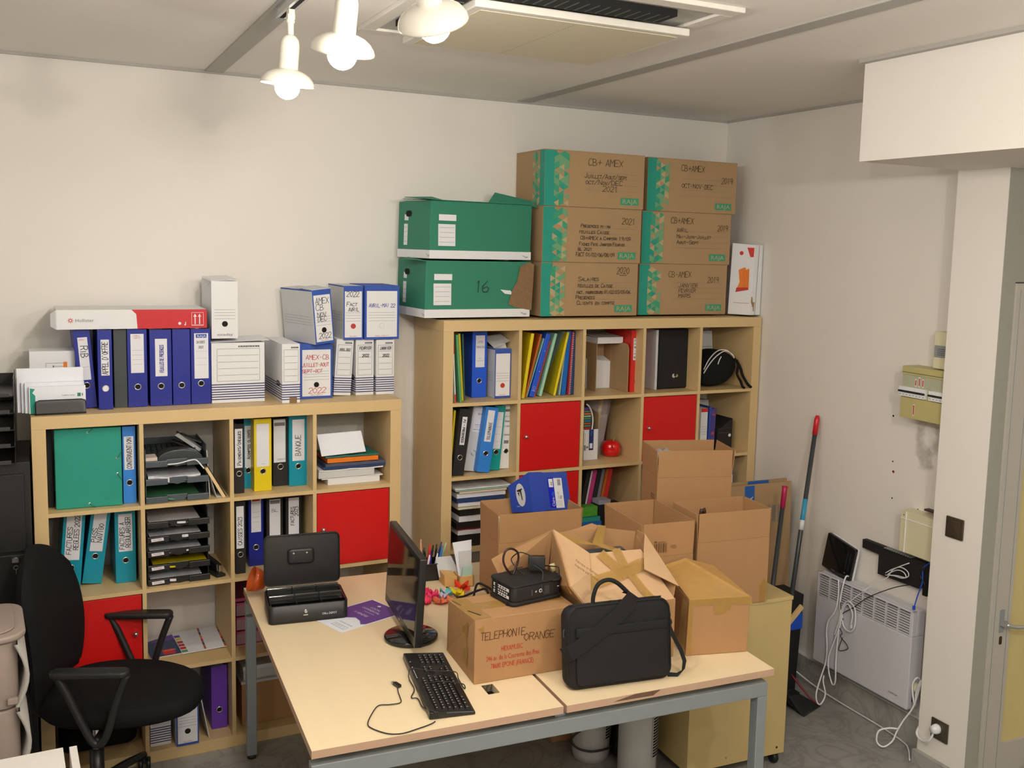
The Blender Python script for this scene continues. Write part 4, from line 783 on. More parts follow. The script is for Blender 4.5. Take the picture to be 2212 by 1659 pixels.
t = thing('paper_block', 'white paper box at the back of the last cube of the top row', 'box', (3.31, -.12, Z), RR); b = MB(); b.hexa([(0, 0, 0), (.115, 0, 0), (.115, .1, 0), (0, .1, 0), (0, 0, .29), (.085, 0, .29), (.085, .1, .29), (0, .1, .29)], wht2); b.box(0, .095, -.001, 0, .20, .202, greyink); b.build('body', t)
t = thing('sports_bag', 'black sports bag with white piping and drawstrings in the last cube of the top row', 'bag', (3.325, -.27, Z), RR)
b = MB(); n_ = 22; k_ = 7; ring = [(-.118, 0), (-.06, -.003), (.02, .0), (.075, .022), (.118, .075), (.128, .120), (.105, .160), (.050, .185), (-.0, .190), (-.055, .172), (-.118, .120)]
vs = []; 
for j, (yy, s) in enumerate(((-.035, .80), (-.02, .95), (.01, 1.0), (.08, 1.03), (.14, .98), (.17, .8))): vs += [(u * s, yy, .008 + v * s + (1 - s) * .03) for u, v in ring]
L_ = len(ring); b.add(vs, [(a * L_ + i, a * L_ + (i + 1) % L_, (a + 1) * L_ + (i + 1) % L_, (a + 1) * L_ + i) for a in range(5) for i in range(L_)] + [tuple(range(L_))[::-1], tuple(range(5 * L_, 6 * L_))], blackf, True)
o = b.build('body', t); sd = o.modifiers.new('s', 'SUBSURF'); sd.levels = 1; sd.render_levels = 2
b = MB(); b.tube([(-.115, -.045, .08), (-.08, -.042, .125), (-.03, -.035, .168), (.03, -.03, .195), (.075, -.035, .178), (.088, -.04, .155)], .003, plasw); b.tube([(-.115, -.045, .10), (-.07, -.03, .155), (-.01, -.02, .196), (.045, -.025, .198), (.085, -.04, .165)], .003, plasw); b.tube([(-.02, -.04, .125), (-.012, -.042, .150), (0, -.04, .166)], .0028, plasw); b.build('piping', t)
b = MB(); b.tube([(.088, -.04, .155), (.112, -.045, .12), (.10, -.055, .07), (.112, -.075, .03), (.092, -.115, .012), (.088, -.138, .006)], .007, blackf); b.tube([(.100, -.045, .145), (.125, -.05, .10), (.128, -.07, .06), (.132, -.11, .02), (.134, -.138, .008)], .0075, blackf); b.build('drawstring', t)
# second row of the tall unit
Z = BT + 3 * (BC + BD) + .0008
leaf('yellow folder standing at the left of the second row', 1.745, -.355, Z, .010, .31, .26, 4, yellow)
t = thing('magazine_file', 'white cardboard magazine file with navy side label and striped notebook', 'magazine file', (2.510, -.276, Z), RR)
b = MB(); b.box(0, .086, 0, .003, 0, .158, wht); side(.083, .003, [(0, 0), (.24, 0), (.24, .30), (.035, .245), (.01, .245), (0, .235)], rajac, b); side(0, .003, [(0, 0), (.24, 0), (.24, .30), (.02, .17), (0, .15)], wht, b); b.box(0, .086, .237, .24, 0, .30, wht); b.build('body', t)
b = MB(); fr = FRONT(); b.rect(fr, .031, .058, .050, .158, bluebox); ft = Fr((.056, 0, .154), (0, 0, -1), (1, 0, 0)); b.text(Fr((.040, 0, .155), (0, 0, -1), (1, 0, 0)), 'elba', 0, 0, .011, blue3, width=.03, off=.0012); b.rect(fr, .036, .052, .060, .086, wht, .001); b.rect(fr, .003, .013, .05, .078, greyink); b.disc(fr, .021, .067, .006, greyink); b.rect(fr, .008, .009, .09, .14, greyink); b.build('label', t)
t = thing('notebook', 'ring notebook with dark striped cover inside the white magazine file', 'notebook', (2.516, -.262, Z + .004), RR); b = MB(); b.box(0, .040, 0, .22, 0, .270, mat('dark_plum_cover', C(60, 36, 70), .5))
for i, c_ in enumerate((redf, grn, orangeb, teal, grn, mint, orange, grn, purple)): b.rect(FRONT(), .0, .040, .155 + i * .0125, .163 + i * .0125, c_)
b.build('cover', t); b = MB(); b.tube([(.044, -.004, .14), (.050, -.004, .19), (.044, -.004, .235), (.026, -.004, .272), (.01, -.002, .285)], .0045, plasw); b.build('spine_curve', t)
t = thing('glass_vase', 'clear flared plastic vase holding plastic bags and a yellow roll', 'vase', (2.665, -.145, Z), RR)
b = MB(); b.lathe([(.034, .0), (.040, .10), (.056, .20), (.072, .30), (.071, .30), (.055, .20), (.039, .10), (.033, .004), (0, .004)], mat('clear_plastic', C(215, 200, 190), .05, alpha=.28), 30); b.build('glass', t)
b = MB(); b.hexa([(-.02, -.012, .02), (.025, -.015, .02), (.02, .015, .02), (-.02, .015, .02), (-.038, -.02, .20), (.05, -.02, .21), (.045, .03, .22), (-.04, .03, .21)], mat('crumpled_film', C(190, 170, 165), .25, alpha=.75, bump=1, var=.3, scale=30)); o = b.build('plastic_bags', t, bevel=.006)
b = MB(); b.tube([(-.030, -.03, .10), (-.012, -.03, .20), (.006, -.025, .315)], .010, yellow, smooth=1, n=12); b.build('yellow_roll', t)
leaf('thin dark wooden ruler leaning in the corner of the third cube', 2.700, -.165, Z, .006, .30, .03, 6, mat('dark_wood', C(96, 62, 36), .6), name='ruler', cat='ruler', group='boxes in the tall unit')
t = thing('red_pot', 'shiny red ceramic apple shaped pot in the third cube', 'pot', (2.705, -.225, Z), RR + .15)
redc = mat('red_ceramic', C(214, 12, 18), .1, coat=.5)
b = MB(); b.lathe([(0, .002), (.030, 0), (.042, .008), (.049, .028), (.050, .050), (.044, .070), (.034, .080), (.022, .083), (.010, .078), (0, .074)], redc, 32); o = b.build('body', t)
for v in o.data.vertices:
    a = math.atan2(v.co.y, v.co.x); rr = math.hypot(v.co.x, v.co.y); k = 1 + .07 * abs(math.cos(2 * a)) ; v.co.x *= k; v.co.y *= k
b = MB(); b.slab([(-.034, -.046, .052), (.030, -.046, .050), (.026, -.036, .066), (-.030, -.036, .068)], .001, mat('dark_red_glaze', C(120, 6, 10), .2)); b.build('opening', t)
b = MB(); b.tube([(.012, 0, .076), (.018, 0, .092), (.028, 0, .098)], .0035, mat('leaf_green', C(140, 130, 40), .4)); b.build('stem', t)
leaf('white box file with red top stripe in the last cube of the second row', 3.214, -.305, Z, .044, .238, .25, 0, wht, name='box_file', cat='box', group='boxes in the tall unit', extra=lambda t, th, h: (lambda b: (b.rect(FRONT(), 0, th, h - .02, h, redf), [b.rect(FRONT(), .006, th - .006, h * v, h * v + .001, greyink) for v in (.58, .52, .46, .40)], b.build('printed_front', t)))(MB()))
pat = mat('purple_red_print', C(74, 60, 130), .5, var=.5, scale=40)
leaf('blue and purple patterned book in the last cube of the second row', 3.265, -.305, Z, .014, .245, .22, 1, mat('blue_print', C(44, 74, 150), .5, var=.4, scale=50), name='book', cat='book', group='boxes in the tall unit')
leaf('purple patterned game box in the last cube of the second row', 3.281, -.300, Z, .030, .232, .22, 1.5, pat, name='book', cat='book', group='boxes in the tall unit', extra=lambda t, th, h: (lambda b: (b.rect(FRONT(), .004, th - .003, h * .84, h * .88, dred), b.disc(FRONT(), .015, h * .42, .009, dred), b.disc(FRONT(), .015, h * .08, .009, dred), b.build('printed_front', t)))(MB()))
t = thing('device_box', 'black boxed device with white dot in the last cube of the second row', 'box', (3.330, -.30, Z), RR); b = MB(); b.hexa([(0, 0, 0), (.100, 0, 0), (.100, .2, 0), (0, .2, 0), (0, 0, .110), (.100, 0, .172), (.100, .2, .172), (0, .2, .175)], blackm); b.box(.0, .1, -.001, 0, .118, .120, charcoal); b.build('body', t, bevel=.002)
b = MB(); b.disc(FRONT(), .083, .080, .009, wht); b.rect(FRONT(), .01, .08, .095, .0962, greyink); b.build('print', t)
t = thing('paper_block', 'grey white papers behind the black boxed device', 'papers', (3.315, -.09, Z), RR); b = MB(); b.hexa([(0, 0, 0), (.120, 0, 0), (.120, .06, 0), (0, .06, 0), (0, 0, .25), (.10, 0, .245), (.10, .06, .245), (0, .06, .25)], wht2); b.build('sheets', t)
# third row of the tall unit
Z = BT + 2 * (BC + BD) + .0008
rnd = random.Random(5)
zz = Z
tr = [(black, .055, .26), (papers, .022, .26), (redf, .004, .27), (black, .030, .25), (papers, .030, .25), (black, .026, .255), (cream, .010, .25), (papers, .018, .26), (navy, .016, .25), (papers, .022, .26), (mat('beige_card', C(214, 190, 160), .8), .009, .26), (mint, .004, .28), (papers, .006, .28)]
nmz = ['black letter tray at the foot of the paper pile in the tall unit', 'loose sheets in the lowest black tray of the tall unit', 'thin red folder in the paper pile of the tall unit', 'second black tray in the paper pile of the tall unit', 'grey curled sheets in the middle of the paper pile', 'third black tray in the paper pile of the tall unit', 'cream folder in the paper pile of the tall unit', 'curled white sheets above the cream folder', 'navy folder in the paper pile of the tall unit', 'curled white sheets above the navy folder', 'beige folder near the top of the paper pile', 'mint folder near the top of the paper pile', 'flat white sheets topping the paper pile of the tall unit']
for k, (m_, h_, w_) in enumerate(tr):
    dx = rnd.uniform(-.004, .012) + (.0 if k < 11 else -.02)
    pile('letter_tray' if m_ is black else ('folder' if m_ not in (papers,) else 'paper_stack'), nmz[k], 1.782 + dx, 1.785 + w_ - .01, -.375 + rnd.uniform(-.008, .008), zz + .0006, h_, .27, m_, rz=RR, group='trays and papers piled in the tall unit', wob=.004 if m_ is papers else 0, cat='letter tray' if m_ is black else 'papers', pname='tray_body' if m_ is black else 'sheets')
    zz += h_ + .003
for lb_, x0, th, m_, dz in (('black binder leaning in the third row of the tall unit', 2.470, .045, blackm, 0), ('slim white edged folder leaning in the third row', 2.492, .012, wht2, 0), ('pink binder leaning in the third row of the tall unit', 2.503, .026, mat('pink_cover', C(190, 50, 110), .4), 0), ('black folder leaning right of the pink binder', 2.532, .028, blackm, 0), ('grey ring binder leaning in the third row', 2.556, .020, mat('grey_striped_cover', C(120, 122, 122), .5, var=.4, scale=60, stretch=(.1, .1, 3)), 0), ('orange folder leaning in the third row', 2.582, .016, orangeb, 0), ('red folder leaning in the third row', 2.600, .022, redf, 0)):
    leaf(lb_, x0, -.30, Z, th, .305, .25, 10.5, m_, group='binders in the third row of the tall unit')
pile('cardboard_box', 'cream flat box under the blue ones in the third row', 2.452, 2.560, -.385, Z, .022, .07, cream, rz=RR, cat='box', group='small boxes in the third row', pname='body')
pile('cardboard_box', 'blue flat box with white tag in the third row', 2.448, 2.566, -.388, Z + .0225, .034, .075, mat('ocean_blue_card', C(40, 100, 165), .5), rz=RR, cat='box', group='small boxes in the third row', pname='body')
pile('folder', 'teal green folders on the blue box in the third row', 2.452, 2.560, -.384, Z + .0575, .022, .072, mat('jade_card', C(40, 140, 125), .5), rz=RR, group='small boxes in the third row', wob=.003)
pile('cardboard_box', 'small bright green box in the third row', 2.462, 2.548, -.375, Z + .0830, .048, .062, mat('leaf_green_card', C(80, 150, 40), .5, var=.3, scale=80), rz=RR, cat='box', group='small boxes in the third row', pname='body')
t = thing('small_box', 'black and silver small carton leaning on the red folders', 'box', (2.556, -.372, Z + .002), RR); b = MB(); b.box(0, .068, 0, .065, 0, .135, dark); b.build('body', t); b = MB(); b.box(-.001, .069, -.001, .066, .135, .157, mat('silver_card', C(150, 150, 156), .3)); b.build('lid', t)
t = thing('small_box', 'dark small tray at the right of the small boxes', 'box', (2.632, -.36, Z + .002), RR); b = MB(); b.box(0, .085, 0, .1, 0, .12, blackm); b.build('body', t, bevel=.001)
leaf('white box file with blue edge in the last cube of the third row', 3.385, -.35, Z, .027, .262, .2, 0, blue2, name='box_file', cat='box', group='boxes in the tall unit', extra=lambda t, th, h: (lambda b: (b.rect(FRONT(), .003, th - .003, h * .3, h * .85, wht), b.build('label', t)))(MB()))

# ---------------------------------------------------------------- desk
DX, DY, DR, DZ = .706, -1.963, R(-2.748), .73
t = thing('office_desk', 'maple topped bench desk of two tops on a grey metal frame', 'desk', (DX, DY, 0), DR)
def top(x0, x1, hole, nm):
    b = MB(); z0, z1 = DZ - .025, DZ - .0005; e = .0006
    if hole:
        a0, a1, c0, c1 = hole
        b.box(x0, a0, 0, 1.477, z0, z1, desktop); b.box(a1, x1, 0, 1.477, z0, z1, desktop); b.box(a0, a1, 0, c0, z0, z1, desktop); b.box(a0, a1, c1, 1.477, z0, z1, desktop); b.box(a0, a1, c0, c1, z0 - .03, z0 - .028, dark)
        b.box(a0 - e, a0, c0, c1, z0 - .03, z1, dark); b.box(a1, a1 + e, c0, c1, z0 - .03, z1, dark); b.box(a0, a1, c1, c1 + e, z0 - .03, z1, dark)
    else: b.box(x0, x1, 0, 1.477, z0, z1, desktop)
    b.box(x0 - e, x1 + e, -e, 0, z0, z1 - .0003, deskedge); b.box(x0 - e, x0, 0, 1.477, z0, z1 - .0003, deskedge); b.box(x1, x1 + e, 0, 1.477, z0, z1 - .0003, deskedge)
    b.build(nm, t)
top(0, .800, (.606, .646, .165, .235), 'desktop'); top(.813, 1.622, None, 'desktop')
b = MB()
b.box(0.0, 1.605, .008, .048, .628, .680, greym); b.box(0.0, 1.605, 1.42, 1.46, .628, .680, greym)
for xx in (.05, .77, 1.52): b.box(xx, xx + .04, .048, 1.42, .640, .680, greym)
b.box(.785, .825, .03, 1.45, .680, .7045, greym)
for xx in (.1, .6, .9, 1.45):
    for yy in (.05, 1.40): b.box(xx, xx + .03, yy, yy + .03, .680, .7045, dark)
b.build('frame', t, bevel=.003)
for xx, yy in ((0, .008), (1.565, .008), (0.0, 1.40), (1.565, 1.40)):
    b = MB(); b.box(xx, xx + .04, yy, yy + .045, .018, .628, greym); l = b.build('leg', t, bevel=.003)
    b = MB(); b.M = TR(xx + .02, yy + .022, 0); b.lathe([(0, 0), (.018, 0), (.018, .010), (.012, .019), (0, .019)], black, 16); b.build('foot', l)
b = MB(); fr = Fr((0, -.0008, 0)); b.poly(fr, [(.98, .714), (1.06, .7285), (1.16, .7285), (1.13, .712)], mat('worn_edge', C(110, 80, 60), .8, var=.5, scale=90), .0004); b.build('worn_patch', t)

TOP = DZ + .0003
# cash box
t = thing('cash_box', 'open black metal cash box with lid up at the back of the desk', 'cash box', (.947, -.872, TOP), R(-6.5))
b = MB(); b.rslab(.300, .205, .012, .020, .003, cashm)
def rr_pts(w_, h_, r, n=6):
    o = []
    for cx, cy, t0 in ((w_ / 2 - r, h_ / 2 - r, 0), (-w_ / 2 + r, h_ / 2 - r, PI / 2), (-w_ / 2 + r, -h_ / 2 + r, PI), (w_ / 2 - r, -h_ / 2 + r, 1.5 * PI)): o += [(cx + r * math.cos(t0 + i * PI / 2 / n), cy + r * math.sin(t0 + i * PI / 2 / n)) for i in range(n + 1)]
    return o
po = rr_pts(.300, .205, .020); pi_ = rr_pts(.292, .197, .017); n_ = len(po)
b.add([(x, y, .006) for x, y in po] + [(x, y, .070) for x, y in po] + [(x, y, .072) for x, y in pi_] + [(x, y, .010) for x, y in pi_], [(k * n_ + i, k * n_ + (i + 1) % n_, (k + 1) * n_ + (i + 1) % n_, (k + 1) * n_ + i) for k in range(3) for i in range(n_)], cashm, True)
b.build('box_body', t)
b = MB(); fr = Fr((0, -.1025, 0)); b.text(fr, 'Office DEPOT', .050, .024, .0085, wht, width=.056); b.build('logo', t)
b = MB(); b.M = TR(-.012, -.1025, .045) @ Matrix.Rotation(PI / 2, 4, 'X'); b.lathe([(0, .004), (.007, .004), (.0075, 0)], steel, 16); b.box(-.004, .004, -.004, .004, .004, .012, steel); b.box(-.009, .008, -.016, -.012, .001, .005, steel); b.build('lock', t)
b = MB(); b.rslab(.288, .193, .004, .015, .001, gloss, TR(0, 0, .058))
for x in (-.143, -.046, .048, .139): b.box(x, x + .004, -.093, .093, .060, .074, gloss)
for y in (-.095, 0.0, .091): b.box(-.14, .14, y, y + .004, .060, .072, gloss)
for x0, x1 in ((-.139, -.046), (-.042, .048), (.052, .139)):
    for y0, y1 in ((-.091, 0), (.004, .091)):
        mm = gloss; k = 8; vs = []
        for i in range(k + 1): a = PI + PI * i / k; vs += [(x0, (y0 + y1) / 2 + (y1 - y0) / 2 * math.cos(a), .080 + .018 * math.sin(a)), (x1, (y0 + y1) / 2 + (y1 - y0) / 2 * math.cos(a), .080 + .018 * math.sin(a))]
        b.add(vs, [(2 * i, 2 * i + 1, 2 * i + 3, 2 * i + 2) for i in range(k)], mm, True)
b.build('coin_tray', t)
b = MB(); b.M = TR(0, .100, .078, rx=R(-4)); b.rslab(.300, .205, .004, .022, .001, cashm, TR(0, .016, .106) @ XZ)
po = rr_pts(.300, .205, .022); pi_ = rr_pts(.294, .199, .019)
b.add([(x, .014, z + .106) for x, z in po] + [(x, .0, z + .106) for x, z in po] + [(x, .0, z + .106) for x, z in pi_] + [(x, .014, z + .106) for x, z in pi_], [(k * n_ + i, k * n_ + (i + 1) % n_, (k + 1) * n_ + (i + 1) % n_, (k + 1) * n_ + i) for k in range(3) for i in range(n_)], cashm, True)
b.rslab(.105, .065, .014, .016, .010, cashm, TR(-.005, .013, .118) @ XZ, k=4)
for x in (-.034, .018): b.add([(x + .0035 * math.cos(a), -.0022, .133 + .0035 * math.sin(a)) for a in [i * PI / 5 for i in range(10)]], [tuple(range(10))], chrome)
b.box(-.03, -.006, -.0008, .001, .2055, .2075, dark); b.box(-.003, .022, -.0008, .001, .2055, .2075, dark); b.build('lid', t)
b = MB(); b.tube([(-.14, .103, .075), (.14, .103, .075)], .003, cashm, smooth=1); b.build('hinge', t)
# flyer
t = thing('flyer', 'white and purple flyer reading LOCAL COMMERCIAL A VENDRE under the cash box and monitor', 'flyer', (1.02, -1.13, TOP), R(19.5))
b = MB(); b.box(0, .300, 0, .212, 0, .0012, paper); b.build('sheet', t)
b = MB(); fr = Fr((0, 0, .0013), (1, 0, 0), (0, 1, 0)); pm = mat('purple_print', C(96, 68, 140), .45)
b.poly(fr, [(.105, .206), (.100, .170), (.085, .150), (.098, .120), (.128, .090), (.120, .05), (.10, .02), (.115, .006), (.294, .006), (.294, .206)], pm, .0002)
fd = Fr((0, 0, .0013), (-.42, -.9, 0), (.9, -.42, 0)); fd = Fr((0, 0, .0013), (0, -1, 0), (1, 0, 0))
for s, u, v, w_, h_ in (('LOCAL', .232, .138, .062, .013), ('COMMERCIAL', .210, .165, .112, .013), ('A VENDRE', .160, .150, .085, .014)): b.text(Fr((u, v, .0013), (0, -1, 0), (1, 0, 0)), s, 0, 0, h_, wht, width=w_, off=.0006)
b.rect(fr, .194, .196, .06, .125, wht, .0006); b.poly(fr, [(.262, .13), (.262, .118), (.268, .114), (.276, .124), (.268, .134)], wht, .0006)
b.text(Fr((.060, .10, .0013), (0, -1, 0), (1, 0, 0)), 'CONTACT DE VEL', 0, 0, .007, greyink, width=.08, off=.0004); b.text(Fr((.030, .09, .0013), (0, -1, 0), (1, 0, 0)), '06 10 22 14', 0, 0, .007, greyink, width=.06, off=.0004)
b.tube([(.022, .10, .0014), (.022, .02, .0014), (.044, .02, .0014), (.044, .10, .0014)], .0006, navy, n=4, smooth=1, closed=True); b.build('print', t)
# monitor
t = thing('computer_monitor', 'black flat monitor on a round foot seen from its edge', 'monitor', (1.214, -1.215, TOP), R(-96.1))
b = MB(); b.M = TR(.06, .035, 0); b.lathe([(0, .0), (.096, 0), (.100, .004), (.100, .014), (.094, .018), (0, .020)], gloss, 48); b.build('foot', t)
b = MB(); b.hexa([(.025, .045, .018), (.095, .045, .018), (.095, .070, .018), (.025, .070, .018), (-.035, .025, .14), (.035, .025, .14), (.035, .05, .14), (-.035, .05, .14)], black); b.build('neck', t, bevel=.004)
M_ = TR(0, 0, .040, rx=R(-3))
b = MB(); b.M = M_; b.rslab(.515, .325, .026, .008, .003, black, TR(0, .028, .1625) @ XZ); b.hexa([(-.22, .026, .03), (.22, .026, .03), (.17, .05, .06), (-.17, .05, .06), (-.22, .026, .30), (.22, .026, .30), (.17, .05, .27), (-.17, .05, .27)], black); b.build('housing', t)
b = MB(); b.M = M_; b.rect(Fr((0, .0018, 0)), -.239, .239, .034, .306, screenm, .0006); b.build('screen', t)
b = MB(); b.M = M_; b.rslab(.02, .006, .001, .003, .0003, chrome, TR(0, .002, .016) @ XZ); b.build('logo', t)
# keyboard
t = thing('computer_keyboard', 'black computer keyboard wrapped in its own cable on the desk', 'keyboard', (1.189, -1.696, TOP), R(81.3))
b = MB(); b.hexa([(-.238, -.074, 0), (.238, -.074, 0), (.238, .074, 0), (-.238, .074, 0), (-.236, -.072, .012), (.236, -.072, .012), (.236, .072, .024), (-.236, .072, .024)], black); b.build('case', t, bevel=.004)
b = MB(); b.box(-.225, -.19, .055, .066, .0222, .0235, black); b.text(Fr((.15, .060, .0235), (1, 0, .0), (0, 1, .08)), 'hp', 0, 0, .006, wht, off=.0006)
for i in range(8): b.rect(Fr((0, .062, .0235), (1, 0, 0), (0, 1, .08)), .02 + i * .012, .026 + i * .012, 0, .003, wht, .0006)
b.build('indicator_print', t)
KM = {}
def key(x, y, w_):
    z = .012 + (y + .072) / .144 * .012
    if w_ not in KM:
        kb = MB(); h = w_ / 2 - .0012; kb.hexa([(-h, -.0078, -.002), (h, -.0078, -.002), (h, .0078, -.002), (-h, .0078, -.002), (-h + .002, -.0055, .006), (h - .002, -.0055, .006), (h - .002, .0065, .0065), (-h + .002, .0065, .0065)], black)
        kb.add([(-h + .0035, .0005, .0066), (-h + .0065, .0005, .0066), (-h + .0065, .0042, .0068), (-h + .0035, .0042, .0068)], [(0, 1, 2, 3)], wht)
        o = kb.build('key', t); KM[w_] = o
    else: o = KM[w_].copy(); COL.objects.link(o); o.parent = t
    o.location = (x, y, z); o.rotation_euler = (R(4.7), 0, 0)
p = .0183
rows = [(.044, [1] + [1] * 12), (.022, [1] * 13 + [1.5]), (.0035, [1.4] + [1] * 12), (-.015, [1.7] + [1] * 11 + [1.4]), (-.0335, [1.2] + [1] * 11 + [2.2]), (-.052, [1.5, 1.2, 1.2, 5.4, 1.2, 1.2, 1.5])]
for y, ws in rows:
    x = -.224
    for w_ in ws: key(x + w_ * p / 2, y, round(w_ * p, 5)); x += w_ * p
for y, n_ in ((.022, 3), (.0035, 3), (-.0335, 1), (-.052, 3)):
    for i in range(n_): key(.055 + (i + (1 if n_ == 1 else 0) + .5) * p * .9, y, round(.9 * p, 5))
for y in (.022, .0035, -.015, -.0335, -.052):
    for i in range(4): key(.128 + (i + .5) * p * 1.1, y, round(1.1 * p, 5))
b = MB(); pts = [(-.236, .02, .016), (-.23, .07, .03), (-.10, .078, .03), (-.06, .060, .034), (-.04, 0, .030), (-.055, -.070, .022), (-.06, -.082, .008), (-.045, -.080, .002), (.02, -.078, .004), (.04, -.07, .022), (.05, 0, .028), (.075, .07, .034), (.07, .082, .02), (.05, .084, .008), (-.02, .080, .004), (-.075, .100, .003), (-.09, .082, .004), (-.16, .079, .006), (-.234, .060, .026), (-.246, .050, .010)]
b.tube(pts, .0018, black, n=6); b.build('wrapped_cable', t)
t = thing('usb_cable', 'thin black USB cable end curling on the desk left of the keyboard', 'cable', (0, 0, 0))
b = MB(); z = DZ + .003; pl = [(1.066, -1.651), (1.053, -1.70), (1.047, -1.735), (1.036, -1.775), (1.00, -1.775), (.965, -1.768), (.929, -1.815), (.90, -1.870), (.902, -1.905), (.935, -1.955), (.975, -1.972), (1.02, -1.965), (1.07, -1.952), (1.092, -1.94)]
b.tube([(x_, y_, z) for x_, y_ in pl], .0018, black, n=6); b.build('wire', t)
b = MB(); b.M = TR(1.064, -1.648, DZ + .006, rz=.25); b.box(-.007, .007, -.02, .012, -.0045, .0045, black); b.box(-.006, .006, .012, .024, -.0022, .0022, steel); b.build('usb_plug', t, bevel=.001)
# pen cup, wooden tray, flowers, cable
t = thing('pen_holder', 'black square pen holder filled with pens behind the monitor', 'pen holder', (1.537, -.655, TOP), R(-6))
b = MB(); 
for (a0, a1, c0, c1) in ((-.055, .055, -.05, -.047), (-.055, .055, .047, .05), (-.055, -.052, -.05, .05), (.052, .055, -.05, .05), (-.055, .055, -.05, .05)): b.box(a0, a1, c0, c1, 0, .004 if (c1 - c0 > .09 and a1 - a0 > .09) else .075, black)
b.build('cup', t, bevel=.001)
pens = [(-.045, -.02, -.05, -.02, .13, blackm, .005), (-.030, -.03, -.034, .0, .175, mat('pencil_wood', C(214, 150, 110), .6), .005), (-.01, .0, .005, .0, .15, redf, .006), (-.02, -.03, -.005, -.03, .11, wht, .005), (.0, .01, .02, .01, .14, blackm, .005), (.01, -.01, .008, .0, .13, purple, .005), (.02, .01, .052, .0, .155, navy, .005), (.022, -.02, .055, -.01, .140, blue3, .0045), (.03, -.01, .072, .0, .150, mint, .0035), (.012, -.03, .03, -.03, .115, plasw, .0045), (-.035, .01, -.022, .015, .12, black, .005), (.03, .02, .04, .02, .14, black, .005), (-.05, .0, -.06, .0, .1, blackm, .006), (.0, .03, -.01, .03, .125, black, .005)]
lbl = ['black pen at the left of the pen holder', 'tallest pencil of pale wood in the pen holder', 'red marker in the pen holder', 'short white stick in the pen holder', 'black pen behind the purple one', 'purple pen in the pen holder', 'navy pen leaning right in the pen holder', 'light blue pen in the pen holder', 'thin pale green pen tipped furthest right', 'short clear pen at the front of the pen holder', 'black pen beside the pencil', 'black pen at the rear right of the pen holder', 'short black pen leaning left out of the holder', 'black pen at the rear of the pen holder']
for k, (x0, y0, x1, y1, h_, m_, r_) in enumerate(pens):
    q = thing('pen', lbl[k], 'pen', (1.537, -.655, TOP), R(-6), 'pens in the black pen holder'); b = MB(); b.tube([(x0, y0, .006), (x1, y1, h_ * .8), (x1 + (x1 - x0) * .2, y1, h_)], lambda u, r_=r_: r_ * (1 if u < .9 else .6), m_, smooth=1, n=8); b.build('barrel', q)
t = thing('wooden_tray', 'small pale wooden tray of stationery left of the carton', 'tray', (1.612, -.835, TOP), R(-4))
wt = mat('pine_wood', C(222, 170, 100), .5, var=.08)
b = MB(); b.box(0, .066, 0, .006, 0, .048, wt); b.box(0, .006, 0, .16, 0, .048, wt); b.box(.060, .066, 0, .16, 0, .048, wt); b.box(0, .066, .154, .16, 0, .048, wt); b.box(0, .066, 0, .16, 0, .004, wt); b.build('box_body', t, bevel=.001)
for lb_, q_, m_, th in (('tall white sheet standing in the small wooden tray', [(.008, .02, .02), (.060, .018, .02), (.068, .05, .192), (-.018, .05, .186)], paper, .002), ('smaller grey sheet in the small wooden tray', [(.012, .014, .02), (.058, .012, .02), (.064, .035, .150), (.006, .035, .150)], wht2, .002), ('clear bag with pale green card in the small wooden tray', [(.010, .008, .008), (.058, .008, .008), (.062, .014, .090), (.018, .014, .085)], mat('pale_green_card', C(176, 205, 184), .5), .004), ('white envelope leaning behind the small wooden tray', [(-.06, .10, .02), (.03, .06, .02), (.0, .12, .105), (-.065, .14, .098)], wht2, .002)):
    q = thing('paper_sheet', lb_, 'papers', (1.612, -.835, TOP), R(-4), 'papers in the small wooden tray'); b = MB(); b.slab(q_, th, m_); b.build('sheet', q)
t = thing('small_tray', 'second small wooden tray behind the flowers', 'tray', (1.560, -.800, TOP), R(-4)); b = MB(); b.hexa([(0, 0, 0), (.045, -.02, 0), (.045, .09, 0), (0, .09, 0), (-.004, -.002, .05), (.048, -.022, .048), (.048, .09, .05), (0, .09, .05)], wt); b.build('box_body', t, bevel=.001)
fc = [((1.425, -.915), 'deep pink', C(224, 30, 80), .042, .030), ((1.462, -.93), 'crimson pink', C(230, 50, 100), .036, .032), ((1.498, -.945), 'pale lilac', C(216, 200, 214), .026, .022), ((1.520, -.925), 'turquoise', C(110, 200, 190), .030, .034), ((1.568, -.94), 'bright yellow', C(250, 205, 10), .034, .032), ((1.598, -.90), 'vermilion red', C(236, 60, 26), .036, .040), ((1.465, -.985), 'coral', C(246, 116, 80), .040, .014), ((1.512, -.990), 'salmon orange', C(250, 130, 80), .034, .013), ((1.415, -.965), 'rose', C(236, 60, 90), .034, .016)]
